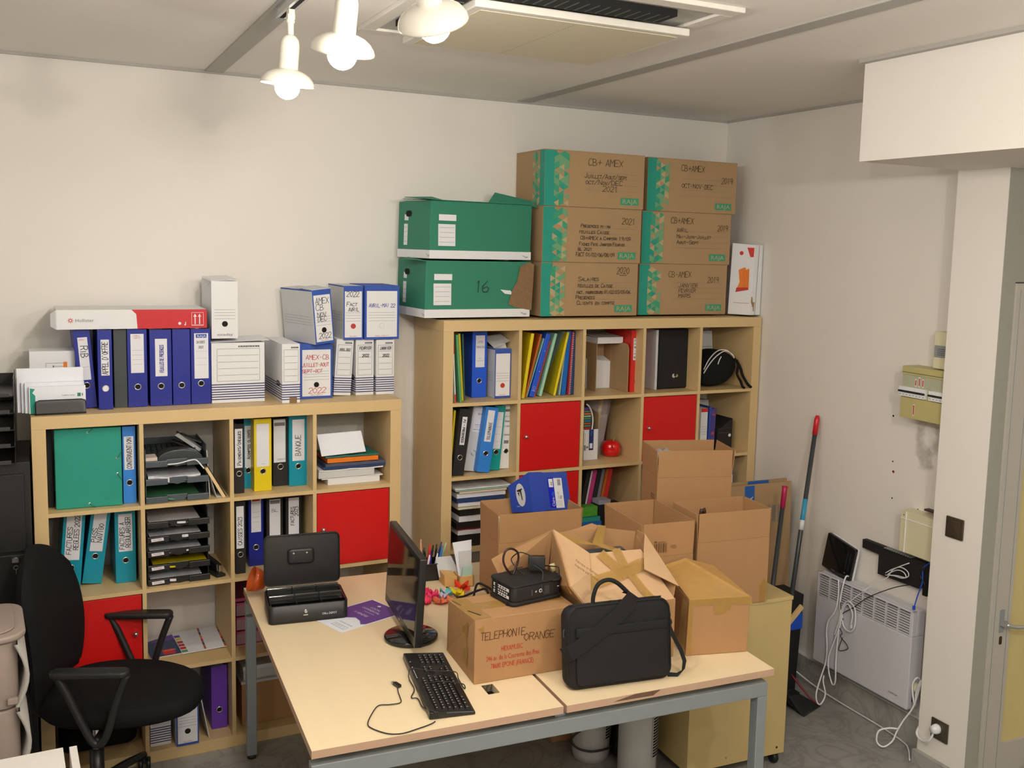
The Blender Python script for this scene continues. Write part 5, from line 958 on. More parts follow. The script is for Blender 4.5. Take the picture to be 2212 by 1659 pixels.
for k, ((x, y), cn, c_, r_, zc) in enumerate(fc):
    t = thing('fabric_flower', cn + ' fabric flower in the garland on the desk behind the monitor', 'flower', (x, y, TOP + zc * .6), random.random() * 6, 'fabric flowers of the garland on the desk')
    m_ = mat('petal_' + cn.replace(' ', '_'), c_, .7, var=.2, scale=60); rn = random.Random(k)
    for j in range(7):
        a = j * 2.4; rad = r_ * (.55 + .45 * rn.random()); tl = .2 + .75 * rn.random(); b = MB(); vs = []; fs = []
        for i in range(5):
            for q in range(5):
                u = (i / 4) * rad; v = (q / 4 - .5) * rad * 1.05 * math.sin(PI * (.15 + .8 * i / 4)); zz = u * tl + .012 * math.sin(q * 2 + j) * i / 4 - .006
                vs.append((u * math.cos(a) - v * math.sin(a), u * math.sin(a) + v * math.cos(a), max(-zc * .6 + .001, zz)))
        fs = [(i * 5 + q, i * 5 + q + 1, i * 5 + q + 6, i * 5 + q + 5) for i in range(4) for q in range(4)]
        b.add(vs, fs, m_, True); b.build('petal', t)
t = thing('power_cable', 'black cable looped on the desk between the flowers and the telephony carton', 'cable', (0, 0, 0))
b = MB(); b.tube([(1.50, -1.03, DZ + .006), (1.545, -.985, DZ + .012), (1.60, -.955, DZ + .010), (1.65, -.97, DZ + .03), (1.672, -.99, DZ + .035), (1.66, -1.03, DZ + .012), (1.60, -1.10, DZ + .006)], .005, blackm); b.tube([(1.56, -1.08, DZ + .006), (1.60, -1.02, DZ + .02), (1.64, -.965, DZ + .055), (1.675, -.98, DZ + .045), (1.69, -1.02, DZ + .03), (1.665, -1.08, DZ + .008)], .005, blackm); b.build('wire', t)

# ---------------------------------------------------------------- cartons
def carton(label, x, y, z, w_, d, h, fl, rz, m=card, flare=(3, 3, 3, 3), gap=.012, skip=(), lean=0, marks=None, tilt=None):
    """open carton, origin at the front left bottom corner; four raised flaps"""
    t = thing('cardboard_box', label, 'carton', (x, y, z), rz); th = .004
    b = MB(); b.box(0, w_, 0, th, 0, h, m); b.box(0, w_, d - th, d, 0, h, m); b.box(0, th, th, d - th, 0, h, m); b.box(w_ - th, w_, th, d - th, 0, h, m); b.box(th, w_ - th, th, d - th, 0, th, m); b.build('body', t, bevel=.0012)
    for k, (M0, L_) in enumerate(((TR(0, 0, h), w_), (TR(w_, 0, h, rz=PI / 2), d), (TR(w_, d, h, rz=PI), w_), (TR(0, d, h, rz=-PI / 2), d))):
        if k in skip: continue
        b = MB(); b.M = M0 @ Matrix.Rotation(R(flare[k]), 4, 'X'); b.box(.002, L_ - .002, 0, th * .8, .0005, fl, m); b.build('flap', t, bevel=.001)
    if marks: marks(t)
    return t
def marks_b1(t):
    b = MB(); b.text(Fr((-.0006, 0, 0), (0, -1, 0), (0, 0, 1)), 'RAJA', -.15, .30, .018, brown_ink, width=.05); b.build('print', t)
carton('tall open brown carton holding the blue box, at the back of the desk', 1.684, -1.075, TOP, .368, .235, .252, .122, R(-4.5), flare=(2, 3, 3, 2), marks=marks_b1)
# blue box tipped in the carton
t = thing('office_carton', 'royal blue box with white oval and label tipped up in the open carton', 'box', (0, 0, 0)); rb = mat('royal_blue_card', C(46, 72, 160), .5)
P = [(1.901, -.95, 1.067), (2.085, -.95, 1.057), (2.045, -.872, 1.045), (1.838, -.872, 1.048), (1.873, -.95, 1.237), (2.054, -.95, 1.227), (2.010, -.872, 1.175), (1.816, -.872, 1.165)]
b = MB(); b.hexa(P, rb); b.hexa([(a[0] + dx, -.954, a[2] + dz) if i in (0, 1, 4, 5) else (a[0] + dx, a[1] - .002, a[2] + dz) for i, (a, dx, dz) in enumerate(((P[0], -.003, -.003), (Vector(P[0]).lerp(Vector(P[1]), .33), 0, -.004), (Vector(P[3]).lerp(Vector(P[2]), .33), 0, 0), (P[3], -.003, 0), (P[4], -.003, .003), (Vector(P[4]).lerp(Vector(P[5]), .33), 0, .003), (Vector(P[7]).lerp(Vector(P[6]), .33), 0, .003), (P[7], -.003, .003)))], rb); b.build('body', t, bevel=.001)
fr = Fr(P[0], Vector(P[1]) - Vector(P[0]), Vector(P[4]) - Vector(P[0])); fr.o = Vector((P[0][0], -.9502, P[0][2]))
b = MB(); b.rect(fr, .083, .112, .012, .148, mat('deep_blue_print', C(20, 30, 180), .4)); b.rect(fr, .112, .152, .010, .145, wht, .0008); b.rect(fr, .088, .108, .105, .142, wht, .001)
fu = lambda u, v: Fr(fr.p(u, v), fr.y, -fr.x)
b.text(fu(.107, .018), 'Clairefontaine'[:6], 0, 0, .013, wht, width=.040, off=.0016); b.text(fu(.107, .058), 'alfa', 0, 0, .012, blue3, width=.026, off=.0016); b.text(fu(.145, .050), '90', 0, 0, .012, ink, off=.0014); b.text(fu(.130, .052), '210 x 297', 0, 0, .005, ink, width=.032, off=.0014)
for i in range(7): b.rect(fr, .130 + i * .0022, .131 + i * .0022, .112, .140, ink, .0014)
for i in range(4): b.rect(fr, .118 + i * .007, .119 + i * .007, .018, .045, greyink, .0014)
b.text(fu(.105, .112), 'A4', 0, 0, .010, ink, off=.0016); b.build('label', t)
fl = Fr(P[3], Vector(P[0]) - Vector(P[3]), Vector(P[7]) - Vector(P[3])); fl.o = fl.o + fl.n * .004; b = MB()
b.poly(fl, [(.055 + .022 * math.cos(i * PI / 12), .078 + .052 * math.sin(i * PI / 12)) for i in range(24)], wht2, .0008)
b.poly(fl, [(.040, .10), (.066, .108), (.066, .103), (.060, .098), (.062, .055), (.058, .055), (.054, .092), (.040, .094)], ink, .0016); b.poly(fl, [(.042, .088), (.05, .092), (.048, .07)], ink, .0016)
b.text(Fr(fl.p(.028, .025), fl.x, fl.y), 'alfa', 0, 0, .006, wht2, width=.016, off=.0012); b.build('emblem', t)
t = thing('paper_scrap', 'small pale crumpled paper showing over the rim of the open carton', 'papers', (1.735, -.95, 1.0)); b = MB(); b.hexa([(0, 0, 0), (.03, 0, 0), (.03, .03, 0), (0, .03, 0), (.004, 0, .055), (.02, .002, .06), (.02, .02, .05), (.004, .02, .062)], cream); b.build('sheet', t, bevel=.003)
# telephony carton
tel = thing('cardboard_box', 'taped brown carton marked TELEPHONIE ORANGE, left of the black bag', 'carton', (1.303, -1.741, TOP), R(0))
TW, TD, TH = .372, .215, .224
b = MB(); b.hexa([(0, 0, 0), (TW, -.012, 0), (TW + .01, TD + .09, 0), (.020, TD + .09, 0), (0, 0, TH), (TW, -.012, TH), (TW + .005, TD + .005, TH), (-.012, TD, TH)], card); b.build('body', tel, bevel=.002)
fr = Fr((0, -.0008, 0), (1, -.032, 0), (0, 0, 1)); b = MB()
b.hand(fr, 'TELEPHONIE', .020, .150, .026, brown_ink, lw=.0022, width=.165); b.hand(fr, 'ORANGE', .180, .126, .026, brown_ink, lw=.0022, width=.115)
b.text(fr, 'HEXAMUSIC', .095, .103, .018, redink, width=.080); b.text(fr, '246 av. de la Couronne des Pres', .042, .074, .018, redink, width=.195); b.text(fr, '78680 EPONE (FRANCE)', .058, .046, .018, redink, width=.158); b.build('print', tel)
b = MB(); fr = Fr((0, 0, TH + .0005), (1, -.03, 0), (0, 1, 0)); b.poly(fr, [(-.002, .085), (.37, .075), (.37, .14), (-.004, .15)], tape, .0004); b.poly(fr, [(.0, .0), (.06, .0), (.05, .21), (-.008, .21)], tape, .0007); b.poly(Fr((0, -.001, 0)), [(.01, .19), (.035, .17), (.032, .2)], tape, .001); b.poly(Fr((0, -.001, 0)), [(.26, .185), (.30, .175), (.31, .222), (.25, .222)], tape, .001); b.poly(Fr((0, -.001, 0)), [(.07, .004), (.12, .0), (.10, .025), (.12, .035)], tape, .001)
b.poly(Fr((-.001, 0, 0), (-.05, -1, 0), (0, 0, 1)), [(-.12, .06), (-.07, .03), (-.06, .1), (-.09, .13)], tape, .001); b.poly(Fr((-.001, 0, 0), (-.05, -1, 0), (0, 0, 1)), [(-.12, .15), (-.07, .13), (-.06, .2), (-.13, .21)], tape, .001); b.build('tape', tel)
b = MB(); fr = Fr((0, 0, TH + .0012), (1, -.03, 0), (0, 1, 0)); b.poly(fr, [(.03, .03), (.036, .03), (.012, .085), (.006, .085)], dark, .0004); b.poly(fr, [(.005, .14), (.009, .14), (-.003, .195), (-.006, .195)], dark, .0004); b.build('flap_gap', tel)
# black charger device on it
t = thing('phone_device', 'thick black device with white printed labels lying on the telephony carton', 'device', (1.555, -1.600, TOP + TH + .012), R(9))
dm = mat('black_soft_plastic', (.022, .022, .024, 1), .5)
b = MB(); b.rslab(.205, .150, .060, .018, .010, dm); b.build('case', t)
b = MB(); b.rslab(.215, .158, .012, .020, .004, blackm, TR(0, 0, -.008)); b.rslab(.212, .156, .010, .020, .004, blackm, TR(0, 0, .054)); b.build('rim', t)
b = MB(); fl = Fr((-.1030, 0, 0), (0, -1, 0), (0, 0, 1)); b.rect(fl, -.055, .056, .008, .050, dark, .0006)
for z0 in (.011, .036): b.rect(fl, -.048, .050, z0, z0 + .011, wht, .0012); [b.rect(fl, -.040 + i * .016, -.030 + i * .016, z0 + .003, z0 + .008, ink, .0016) for i in range(5)]
for i in range(7): b.rect(fl, -.046 + i * .013, -.038 + i * .013, .0255, .032, wht2, .0014)
b.build('label_panel', t)
b = MB(); fr = Fr((0, -.0756, 0)); b.rect(fr, -.026, -.024, .018, .040, greyink); [b.rect(fr, .030 + i * .004, .031 + i * .004, .014, .044, greyink) for i in range(5)]; b.ring(fr, .012, .030, .004, .007, wht, .0006); b.rect(fr, -.012, -.004, .029, .031, wht); b.rect(fr, -.009, -.007, .026, .034, wht); b.rect(fr, .083, .091, .032, .035, wht); b.build('print', t)
b = MB(); b.hexa([(-.110, .02, .004), (-.103, .02, .004), (-.103, .028, .004), (-.110, .028, .004), (-.110, .02, .06), (-.103, .02, .06), (-.103, .028, .06), (-.110, .028, .06)], blackm); b.box(-.110, -.103, -.048, -.040, -.016, .006, blackm); b.tube([(.06, -.078, .058), (.10, -.076, .060), (.108, -.03, .062)], .005, blackm); b.build('clip', t)
b = MB(); b.M = TR(.112, .03, .035, ry=R(90)); b.lathe([(0, 0), (.010, 0), (.010, .03), (0, .03)], mat('pale_plug', C(236, 214, 150), .4), 16); b.M = Matrix(); b.tube([(.125, .0, .06), (.12, .01, .085)], .010, mat('pale_plug', C(236, 214, 150), .4), smooth=1, n=10); b.build('plug', t)
t = thing('power_adapter', 'black power adapter block with thin cable standing on the black device', 'power adapter', (1.604, -1.585, TOP + TH + .084), R(-24), rx=R(-6))
b = MB(); b.rslab(.060, .050, .036, .004, .002, black, TR(0, .018, .028) @ XZ); b.build('block', t)
b = MB(); b.M = TR(-.02, -.012, -.004, rx=0); b.tube([(-.03, .01, .016), (-.052, .0, .012), (-.03, -.03, .002)], .0022, black); b.tube([(0, .02, .055), (-.04, .03, .065), (-.07, .04, .04), (-.06, .02, .02)], .0022, black); b.tube([(.05, .02, .02), (.085, 0, .022), (.10, -.01, .018), (.097, -.02, -.01)], .0024, black); b.tube([(.01, -.022, .03), (.04, -.05, .012), (.035, -.075, -.03), (.045, -.08, -.06)], .0012, charcoal); b.build('cable', t)
t = thing('cable_loop', 'stiff black cable loop rising above the black device', 'cable', (0, 0, 0)); b = MB()
b.tube([(1.515, -1.57, 1.03), (1.492, -1.57, 1.055), (1.482, -1.565, 1.085), (1.492, -1.56, 1.115), (1.515, -1.56, 1.122), (1.540, -1.56, 1.105), (1.542, -1.56, 1.075), (1.528, -1.565, 1.045), (1.520, -1.57, 1.03)], .004, mat('dark_brown_cable', C(44, 20, 18), .4)); b.build('wire', t)
# centre carton, torn and taped
t = thing('cardboard_box', 'torn open brown carton with raised flaps and crossed packing tape behind the bag', 'carton', (0, 0, 0))
y0, y1, x0, x1, z0, z1 = -1.812, -1.500, 1.700, 2.052, TOP, .949
b = MB(); th = .004
b.box(x0, x1, y0, y0 + th, z0, z1, card); b.box(x0, x1, y1 - th, y1, z0, z1, card); b.box(x0, x0 + th, y0 + th, y1 - th, z0, z1, card); b.box(x1 - th, x1, y0 + th, y1 - th, z0, z1, card); b.box(x0 + th, x1 - th, y0 + th, y1 - th, z0, z0 + th, card); b.build('body', t, bevel=.001)
cl = mat('light_cardboard', C(206, 164, 118), .8, var=.05)
b = MB(); b.slab([(x0 + .006, y0, z1), (x1 - .004, y0, z1), (2.006, -1.640, 1.087), (1.790, -1.632, 1.094)], -.004, cl); b.build('flap', t, bevel=.001)
b = MB(); b.slab([(1.958, -1.742, 1.046), (2.067, -1.806, .989), (2.072, -1.60, 1.04), (2.062, -1.575, 1.121), (2.012, -1.650, 1.090)], .004, cl); b.slab([(2.062, -1.575, 1.121), (2.072, -1.60, 1.04), (x1, y1 - .04, z1), (x1 - .002, y1 - .002, z1), (2.066, -1.515, 1.118)], .004, card); b.slab([(x1 - .001, y0 + .01, z1), (x1 - .001, y1, z1), (2.064, -1.52, 1.10), (2.066, -1.79, .992)], -.003, card); b.build('flap', t, bevel=.001)
b = MB(); b.slab([(x0, y1 - .003, z1), (x1, y1 - .003, z1), (2.064, -1.505, 1.112), (1.950, -1.470, 1.128), (1.895, -1.462, 1.150), (1.80, -1.47, 1.135), (1.66, -1.49, 1.125)], .004, card); b.build('flap', t, bevel=.001)
b = MB(); b.slab([(x0 + .002, y0 + .002, z1), (1.640, -1.775, 1.035), (1.665, -1.66, 1.12), (1.682, -1.555, 1.172), (1.79, -1.632, 1.094), (1.76, -1.70, 1.05)], -.004, cl); b.slab([(x0 + .002, y1, z1), (1.682, -1.555, 1.172), (1.665, -1.66, 1.12), (1.640, -1.775, 1.035), (x0 + .002, y0 + .002, z1)], -.004, card)
b.slab([(1.682, -1.555, 1.172), (1.560, -1.43, 1.075), (1.50, -1.42, 1.045), (1.52, -1.45, .99), (1.69, -1.50, .955)], .004, card); b.build('flap', t, bevel=.001)
fr = Fr(Vector((x0, y0 - .001, z1)), (1, 0, 0), (0, .172, .142)); N_ = fr.n
b = MB()
def band(pts, w0, off=.003, sag=0):
    for (a, b0), (c, d0) in zip(pts, pts[1:]):
        dx, dy = c - a, d0 - b0; l = math.hypot(dx, dy); nx, ny = -dy / l * w0 / 2, dx / l * w0 / 2
        b.poly(fr, [(a - nx, b0 - ny), (c - nx, d0 - ny), (c + nx, d0 + ny), (a + nx, b0 + ny)], tape, off)
band([(-.05, .100), (.06, .108), (.17, .125), (.28, .155), (.335, .150)], .048, .005); band([(.200, .23), (.205, .15), (.235, .05), (.265, -.02)], .034, .0065); band([(.13, .222), (.16, .17), (.19, .12)], .045, .0045)
b.slab([(1.96, -1.46, 1.132), (1.925, -1.462, 1.14), (1.845, -1.56, 1.105), (1.87, -1.585, 1.092), (1.90, -1.64, 1.088), (1.94, -1.64, 1.086), (1.885, -1.57, 1.10)], .0006, tape); b.slab([(1.69, -1.56, 1.168), (1.70, -1.50, 1.13), (1.84, -1.55, 1.105), (1.86, -1.575, 1.100), (1.75, -1.59, 1.125)], .0006, tape); b.build('tape', t)
b = MB(); ft = Fr(Vector((1.690, -1.737, 1.108)), (.75, -.05, -.58), (.45, .3, .60))
ft = Fr(Vector((1.672, -1.735, 1.105)), (1, -.2, -.72), (.5, .62, .62)); b.text(ft, 'Fabrique en Europe', 0, .0, .010, brown_ink, width=.10, off=.012); b.text(ft, 'Importe par Orange', .0, -.018, .010, brown_ink, width=.11, off=.012); b.build('print', t)
t = thing('laptop', 'grey electronic box lying inside the torn carton', 'device', (1.86, -1.565, TOP + .262), R(-3)); b = MB(); b.rslab(.27, .09, .07, .01, .005, charcoal, TR(0, .01, 0)); b.rslab(.25, .03, .012, .006, .003, traym, TR(0, .03, .066)); b.build('case', t)
b = MB(); b.box(-.13, .13, -.045, .05, -.255, -.002, blackm); b.build('stack_base', t)
# taped carton on the right
t = thing('cardboard_box', 'closed brown carton wrapped in amber tape, right of the bag', 'carton', (2.097, -1.825, TOP), R(-13.2))
b = MB(); b.hexa([(0, 0, 0), (.240, 0, 0), (.24, .31, 0), (.02, .31, 0), (.006, .0, .208), (.244, .0, .206), (.235, .31, .206), (.030, .34, .206)], card); b.build('body', t, bevel=.003)
b = MB(); b.slab([(.006, -.001, .208), (.244, -.001, .206), (.232, .31, .222), (.12, .335, .252), (.03, .34, .225)], .004, tape2 if False else mat('amber_taped_card', C(196, 150, 84), .25, var=.12, scale=25, bump=.5)); b.build('taped_lid', t, bevel=.004)
b = MB(); fr = Fr((0, -.002, 0)); b.poly(fr, [(.004, .185), (.10, .188), (.105, .150), (.145, .152), (.150, .165), (.165, .165), (.17, .186), (.25, .180), (.246, .212), (.004, .212)], tape, .0012); b.poly(fr, [(.0, .03), (.02, .0), (.02, .19), (.004, .19)], tape, .001); b.poly(Fr((-.0, 0, 0), (-.02, -1, 0), (0.02, 0, 1)), [(-.08, .01), (-.005, .01), (-.005, .2), (-.06, .2)], tape, .003); b.build('tape', t)
# open carton on the right rear corner of the desk
def marks_b3(t):
    b = MB(); fr = Fr((0, -.004, 0)); 
    for i, wv in enumerate((.003, .001, .002, .001, .004, .001, .002, .001)): b.rect(fr, .068 + i * .0052, .068 + i * .0052 + wv, .280, .318, brown_ink, .001)
    for i, wv in enumerate((.002, .001, .003)): b.rect(fr, .050 + i * .0045, .050 + i * .0045 + wv, .280, .318, brown_ink, .001)
    b.rect(fr, .05, .06, .322, .326, brown_ink, .001); b.rect(fr, .066, .10, .322, .3235, brown_ink, .001); b.rect(fr, .12, .15, .300, .3015, brown_ink, .001); b.rect(fr, .125, .145, .305, .3065, brown_ink, .001); b.text(fr, 'POIDS', .128, .292, .005, brown_ink, off=.001)
    b.build('print', t)
carton('open brown carton with printed bar code at the right rear of the desk', 2.112, -1.487, TOP, .228, .345, .262, .135, R(-5), flare=(1, 2, 0, 3), marks=marks_b3)
# rolling cabinet, cartons on it
t = thing('rolling_cabinet', 'birch veneer cabinet on castors right of the desk', 'cabinet', (2.360, -1.500, 0), R(-2.3))
b = MB(); b.box(0, .49, 0, .62, .055, .735, cabwood); b.build('body', t, bevel=.0015); b = MB(); b.box(-.002, .494, -.004, .624, .7355, .7515, cabwood); b.build('top_panel', t, bevel=.0015)
b = MB(); b.disc(Fr((0, 0, 0)), .45, .085, .005, dark); b.disc(Fr((0, 0, 0)), .19, .088, .005, mat('cam_cap', C(150, 120, 80), .5)); b.build('screw_cap', t)
for xx, yy in ((.46, .03), (.46, .58), (.03, .03), (.03, .58)): b = MB(); b.M = TR(xx - .013, yy, .0255, ry=R(90)); b.lathe([(0, 0), (.022, 0), (.025, .004), (.025, .020), (.022, .024), (0, .024)], black, 20); b.M = Matrix(); b.box(xx - .018, xx + .016, yy - .02, yy + .02, .047, .0545, charcoal); b.build('castor', t)
carton('wide open brown carton on the birch cabinet', 2.366, -1.497, .7522, .338, .205, .275, .120, R(-5.5), flare=(1, 1, 3, 4))
b = MB(); fr = Fr((.30, -.001, 0)); b.poly(fr, [(.0, .0), (.03, .004), (.035, .08), (.02, .10), (.0, .07)], tape, .0008); b.build('tape', bpy.data.objects['cardboard_box.%03d' % 7] if False else [o for o in bpy.data.objects if o.get('label', '').startswith('wide open brown')][0])
t = thing('dark_object', 'dark curved object tips showing inside the wide carton', 'object', (2.43, -1.42, .7565)); b = MB(); b.tube([(0, 0, .0), (.0, 0, .35), (.01, .0, .372), (.02, 0, .36), (.022, 0, .1)], .007, mat('dark_brown_plastic', C(60, 36, 24), .5)); b.build('handle', t)
carton('tallest open brown carton, behind the others at the right', 2.395, -1.145, .7522, .338, .235, .462, .118, R(-16), flare=(1, 6, 1, 3), marks=lambda t: (lambda b: (b.text(Fr((-.0006, 0, 0), (0, -1, 0), (0, 0, 1)), 'GCS', -.085, .36, .022, brown_ink, width=.05), b.build('print', t)))(MB()))
t = thing('bubble_wrap', 'clear crumpled plastic film on top of the tallest carton', 'plastic film', (2.44, -1.06, .757)); b = MB()
rn = random.Random(3); vs = []; 
for i in range(7):
    for j in range(7): vs.append((i * .022, j * .016, .505 + .03 * rn.random() + .030 * math.sin(i * .5) * math.sin(j * .5)))
b.add(vs, [(i * 7 + j, i * 7 + j + 1, i * 7 + j + 8, i * 7 + j + 7) for i in range(6) for j in range(6)], mat('clear_film', C(225, 222, 215), .08, alpha=.4), True); b.box(.03, .10, .02, .08, 0, .50, cardin); b.build('film', t)
# laptop bag
t = thing('laptop_bag', 'black fabric laptop bag with shoulder strap standing on the desk', 'bag', (1.756, -1.935, TOP), R(-6.5), rx=R(-8))
bagm = mat('black_nylon', (.013, .013, .014, 1), .75, var=.25, scale=300, bump=.25, spec=.3)
b = MB(); b.rslab(.388, .275, .060, .040, .014, bagm, TR(0, .050, .139) @ XZ, bulge=.006); o = b.build('body', t)
b = MB(); b.rslab(.335, .165, .010, .020, .004, bagm, TR(.004, -.0105, .098) @ XZ); b.rslab(.335, .030, .012, .004, .003, bagm, TR(.004, -.011, .192) @ XZ); b.build('front_pocket', t)
b = MB(); b.tube([(-.185, -.012, .05), (-.186, -.012, .23), (-.165, -.012, .268), (-.13, -.012, .277), (.13, -.012, .277), (.165, -.012, .268), (.186, -.012, .23), (.185, -.012, .05)], .0022, blackm, n=5); b.tube([(-.17, .02, .277), (.17, .02, .277)], .0025, blackm, smooth=1); b.build('zip', t)
b = MB(); b.tube([(-.085, .02, .272), (-.082, .018, .305), (-.065, .016, .340), (-.030, .014, .352), (.005, .014, .338), (.045, .016, .300), (.070, .02, .274)], .0075, bagm, n=8); b.build('carry_handle', t)
b = MB()
def strap(pts, w_, th=.005, side=None):
    vs = []; 
    for i, (p_, d_) in enumerate(pts):
        p_ = Vector(p_); d_ = Vector(d_).normalized() * w_ / 2; vs += [p_ + d_, p_ - d_, p_ - d_ + Vector((0, th, 0)), p_ + d_ + Vector((0, th, 0))]
    k = len(pts); b.add(vs, [(4 * i + a, 4 * i + (a + 1) % 4, 4 * i + 4 + (a + 1) % 4, 4 * i + 4 + a) for i in range(k - 1) for a in range(4)] + [(3, 2, 1, 0), tuple(4 * k - 4 + a for a in range(4))], bagm, False)
strap([((.058, .035, .290), (1, 0, -.3)), ((.058, .0, .298), (.8, 0, -.6)), ((.045, -.020, .285), (.6, 0, -.8)), ((-.01, -.024, .238), (.6, 0, -.8)), ((-.08, -.026, .190), (.55, 0, -.85)), ((-.15, -.028, .150), (.5, 0, -.85)), ((-.190, -.026, .130), (.5, 0, -.85)), ((-.204, -.012, .122), (.5, 0, -.85))], .052, .010)
b.build('shoulder_pad', t, bevel=.003)
b = MB(); strap([((.192, .01, .18), (1, 0, 0)), ((.205, -.0, .14), (1, .2, .2)), ((.232, -.0, .09), (1, .2, .2)), ((.246, .0, .05), (1, .2, 0)), ((.240, -.0, .018), (.8, 0, .7)), ((.215, -.0, .004), (.1, 0, 1)), ((.185, .01, .008), (0, 0, 1))], .016, .003); b.build('strap_end', t)
b = MB(); b.tube([(.186, .01, .222), (.196, .008, .222), (.197, .008, .205), (.188, .008, .203)], .0025, blackm, closed=True, n=6); b.tube([(.193, .006, .205), (.200, .004, .19), (.196, .004, .178)], .003, blackm); b.tube([(-.186, .01, .20), (-.196, .008, .20), (-.197, .008, .18), (-.188, .008, .18)], .0028, charcoal, closed=True, n=6); b.build('buckle', t)
b = MB(); b.box(-.03, -.022, -.004, .004, .262, .285, blackm); b.box(.004, .012, -.004, .004, .262, .285, blackm); b.build('zip_pull', t, bevel=.001)

# ---------------------------------------------------------------- office chair
t = thing('office_chair', 'black fabric office chair with loop armrests left of the desk', 'chair', (.190, -.690, 0), R(-21))
ch = mat('chair_fabric', (.010, .010, .011, 1), .95, var=.3, scale=350, bump=.3, spec=.15)
chp = mat('chair_plastic', (.014, .014, .015, 1), .45)
b = MB(); prof = []
n_ = 40; rings = []
for (s, z) in ((.80, .415), (.94, .425), (1.0, .445), (1.0, .470), (.97, .490), (.90, .500), (.5, .494), (.02, .490)):
    r_ = []
    for i in range(n_):
        a = 2 * PI * i / n_; c, d = math.cos(a), math.sin(a); e = 2.6
        k = (abs(c) ** e + abs(d) ** e) ** (-1 / e); fx = .255 * k * c * s; fy = .245 * k * d * s * (1 if c < 0 else (1 - .12 * max(0, c)))
        zz = z - .022 * max(0, fx / .25) ** 2 * (1 if z > .44 else .4)
        r_.append((.105 + fx * 1.12, fy, zz))
    rings += r_
K = 8; b.add(rings, [(k * n_ + i, k * n_ + (i + 1) % n_, (k + 1) * n_ + (i + 1) % n_, (k + 1) * n_ + i) for k in range(K - 1) for i in range(n_)] + [tuple(range(n_))[::-1], tuple(range((K - 1) * n_, K * n_))], ch, True); b.build('seat', t)
b = MB(); vs = []; W_, H_ = 13, 15
def bp(u, v, off):
    # v height 0..1, u -1..1
    z = .49 + v * .545; hw = .168 + .085 * math.sin(PI * min(1, .15 + v * .80)) ** .8 - .075 * max(0, v - .80) / .2
    x = -.165 - .05 * v + .035 * math.sin(v * PI * 1.0 + .2) * 1 - .0 + .025 * u * u
    y = u * hw; z -= .03 * u * u * (1 if v > .5 else 0) * max(0, v - .6) * 2.5
    return (x + off, y, z)
for off in (0, 1):
    for j in range(H_ + 1):
        for i in range(W_ + 1):
            u = i / W_ * 2 - 1; v = j / H_; edge = (1 - u ** 8) * (1 - (2 * v - 1) ** 10); vs.append(bp(u, v, (.028 if off == 0 else -.025) * edge ** .35 if edge > 0 else 0))
n1 = (W_ + 1) * (H_ + 1); fs = []
for j in range(H_):
    for i in range(W_):
        a = j * (W_ + 1) + i; fs += [(a, a + 1, a + W_ + 2, a + W_ + 1), (n1 + a, n1 + a + W_ + 1, n1 + a + W_ + 2, n1 + a + 1)]
b.add(vs, fs, ch, True); b.build('backrest', t)
b = MB(); b.tube([(-.02, 0, .385), (-.14, 0, .375), (-.215, 0, .40), (-.245, 0, .47), (-.245, 0, .60), (-.225, 0, .72)], .020, chp, n=10); b.build('back_support', t)
b = MB(); b.rslab(.26, .18, .035, .03, .01, chp, TR(.03, 0, .375)); b.box(.10, .14, -.11, -.035, .375, .395, greym); b.build('seat_mechanism', t)
for s in (-1, 1):
    b = MB(); b.M = TR(.08, s * .285, 0)
    b.tube([(-.115, 0, .655), (-.085, 0, .60), (-.03, -s * .004, .47), (-.0, -s * .01, .405), (.025, -s * .01, .395), (.05, -s * .006, .43), (.09, 0, .56), (.125, 0, .655)], .014, chp, n=10); b.tube([(.012, -s * .01, .40), (.0, -s * .10, .385), (0, -s * .2, .385)], .016, chp, n=8); a_ = b.build('armrest', t)
    b = MB(); b.rslab(.27, .060, .024, .028, .008, chp, TR(.08 + .0, s * .285, .650)); b.build('arm_pad', a_)
b = MB(); b.lathe([(.026, .10), (.026, .24), (0, .24)], black, 20); b.lathe([(.014, .24), (.014, .385)], chrome, 18); b.build('gas_lift', t)
b = MB(); b.lathe([(0, .075), (.04, .075), (.042, .11), (.03, .125), (0, .125)], black, 20); b.build('hub', t)
for k in range(5):
    a = R(50 + 72 * k + 21); c, d = math.cos(a), math.sin(a)
    b = MB(); b.tube([(.02 * c, .02 * d, .098), (.16 * c, .16 * d, .088), (.29 * c, .29 * d, .066)], lambda u: .021 - .007 * u, black, n=8, smooth=3); l = b.build('leg', t)
    b = MB(); b.M = TR(.29 * c, .29 * d, .0265, rz=a + .6); b.M = b.M @ Matrix.Rotation(PI / 2, 4, 'X')
    for zz in (-.024, .006): b.lathe([(0, zz), (.022, zz), (.0262, zz + .004), (.0262, zz + .014), (.022, zz + .018), (0, zz + .018)], black, 20)
    b.box(-.006, .006, .0, .04, -.006, .006, black); b.build('castor', l)

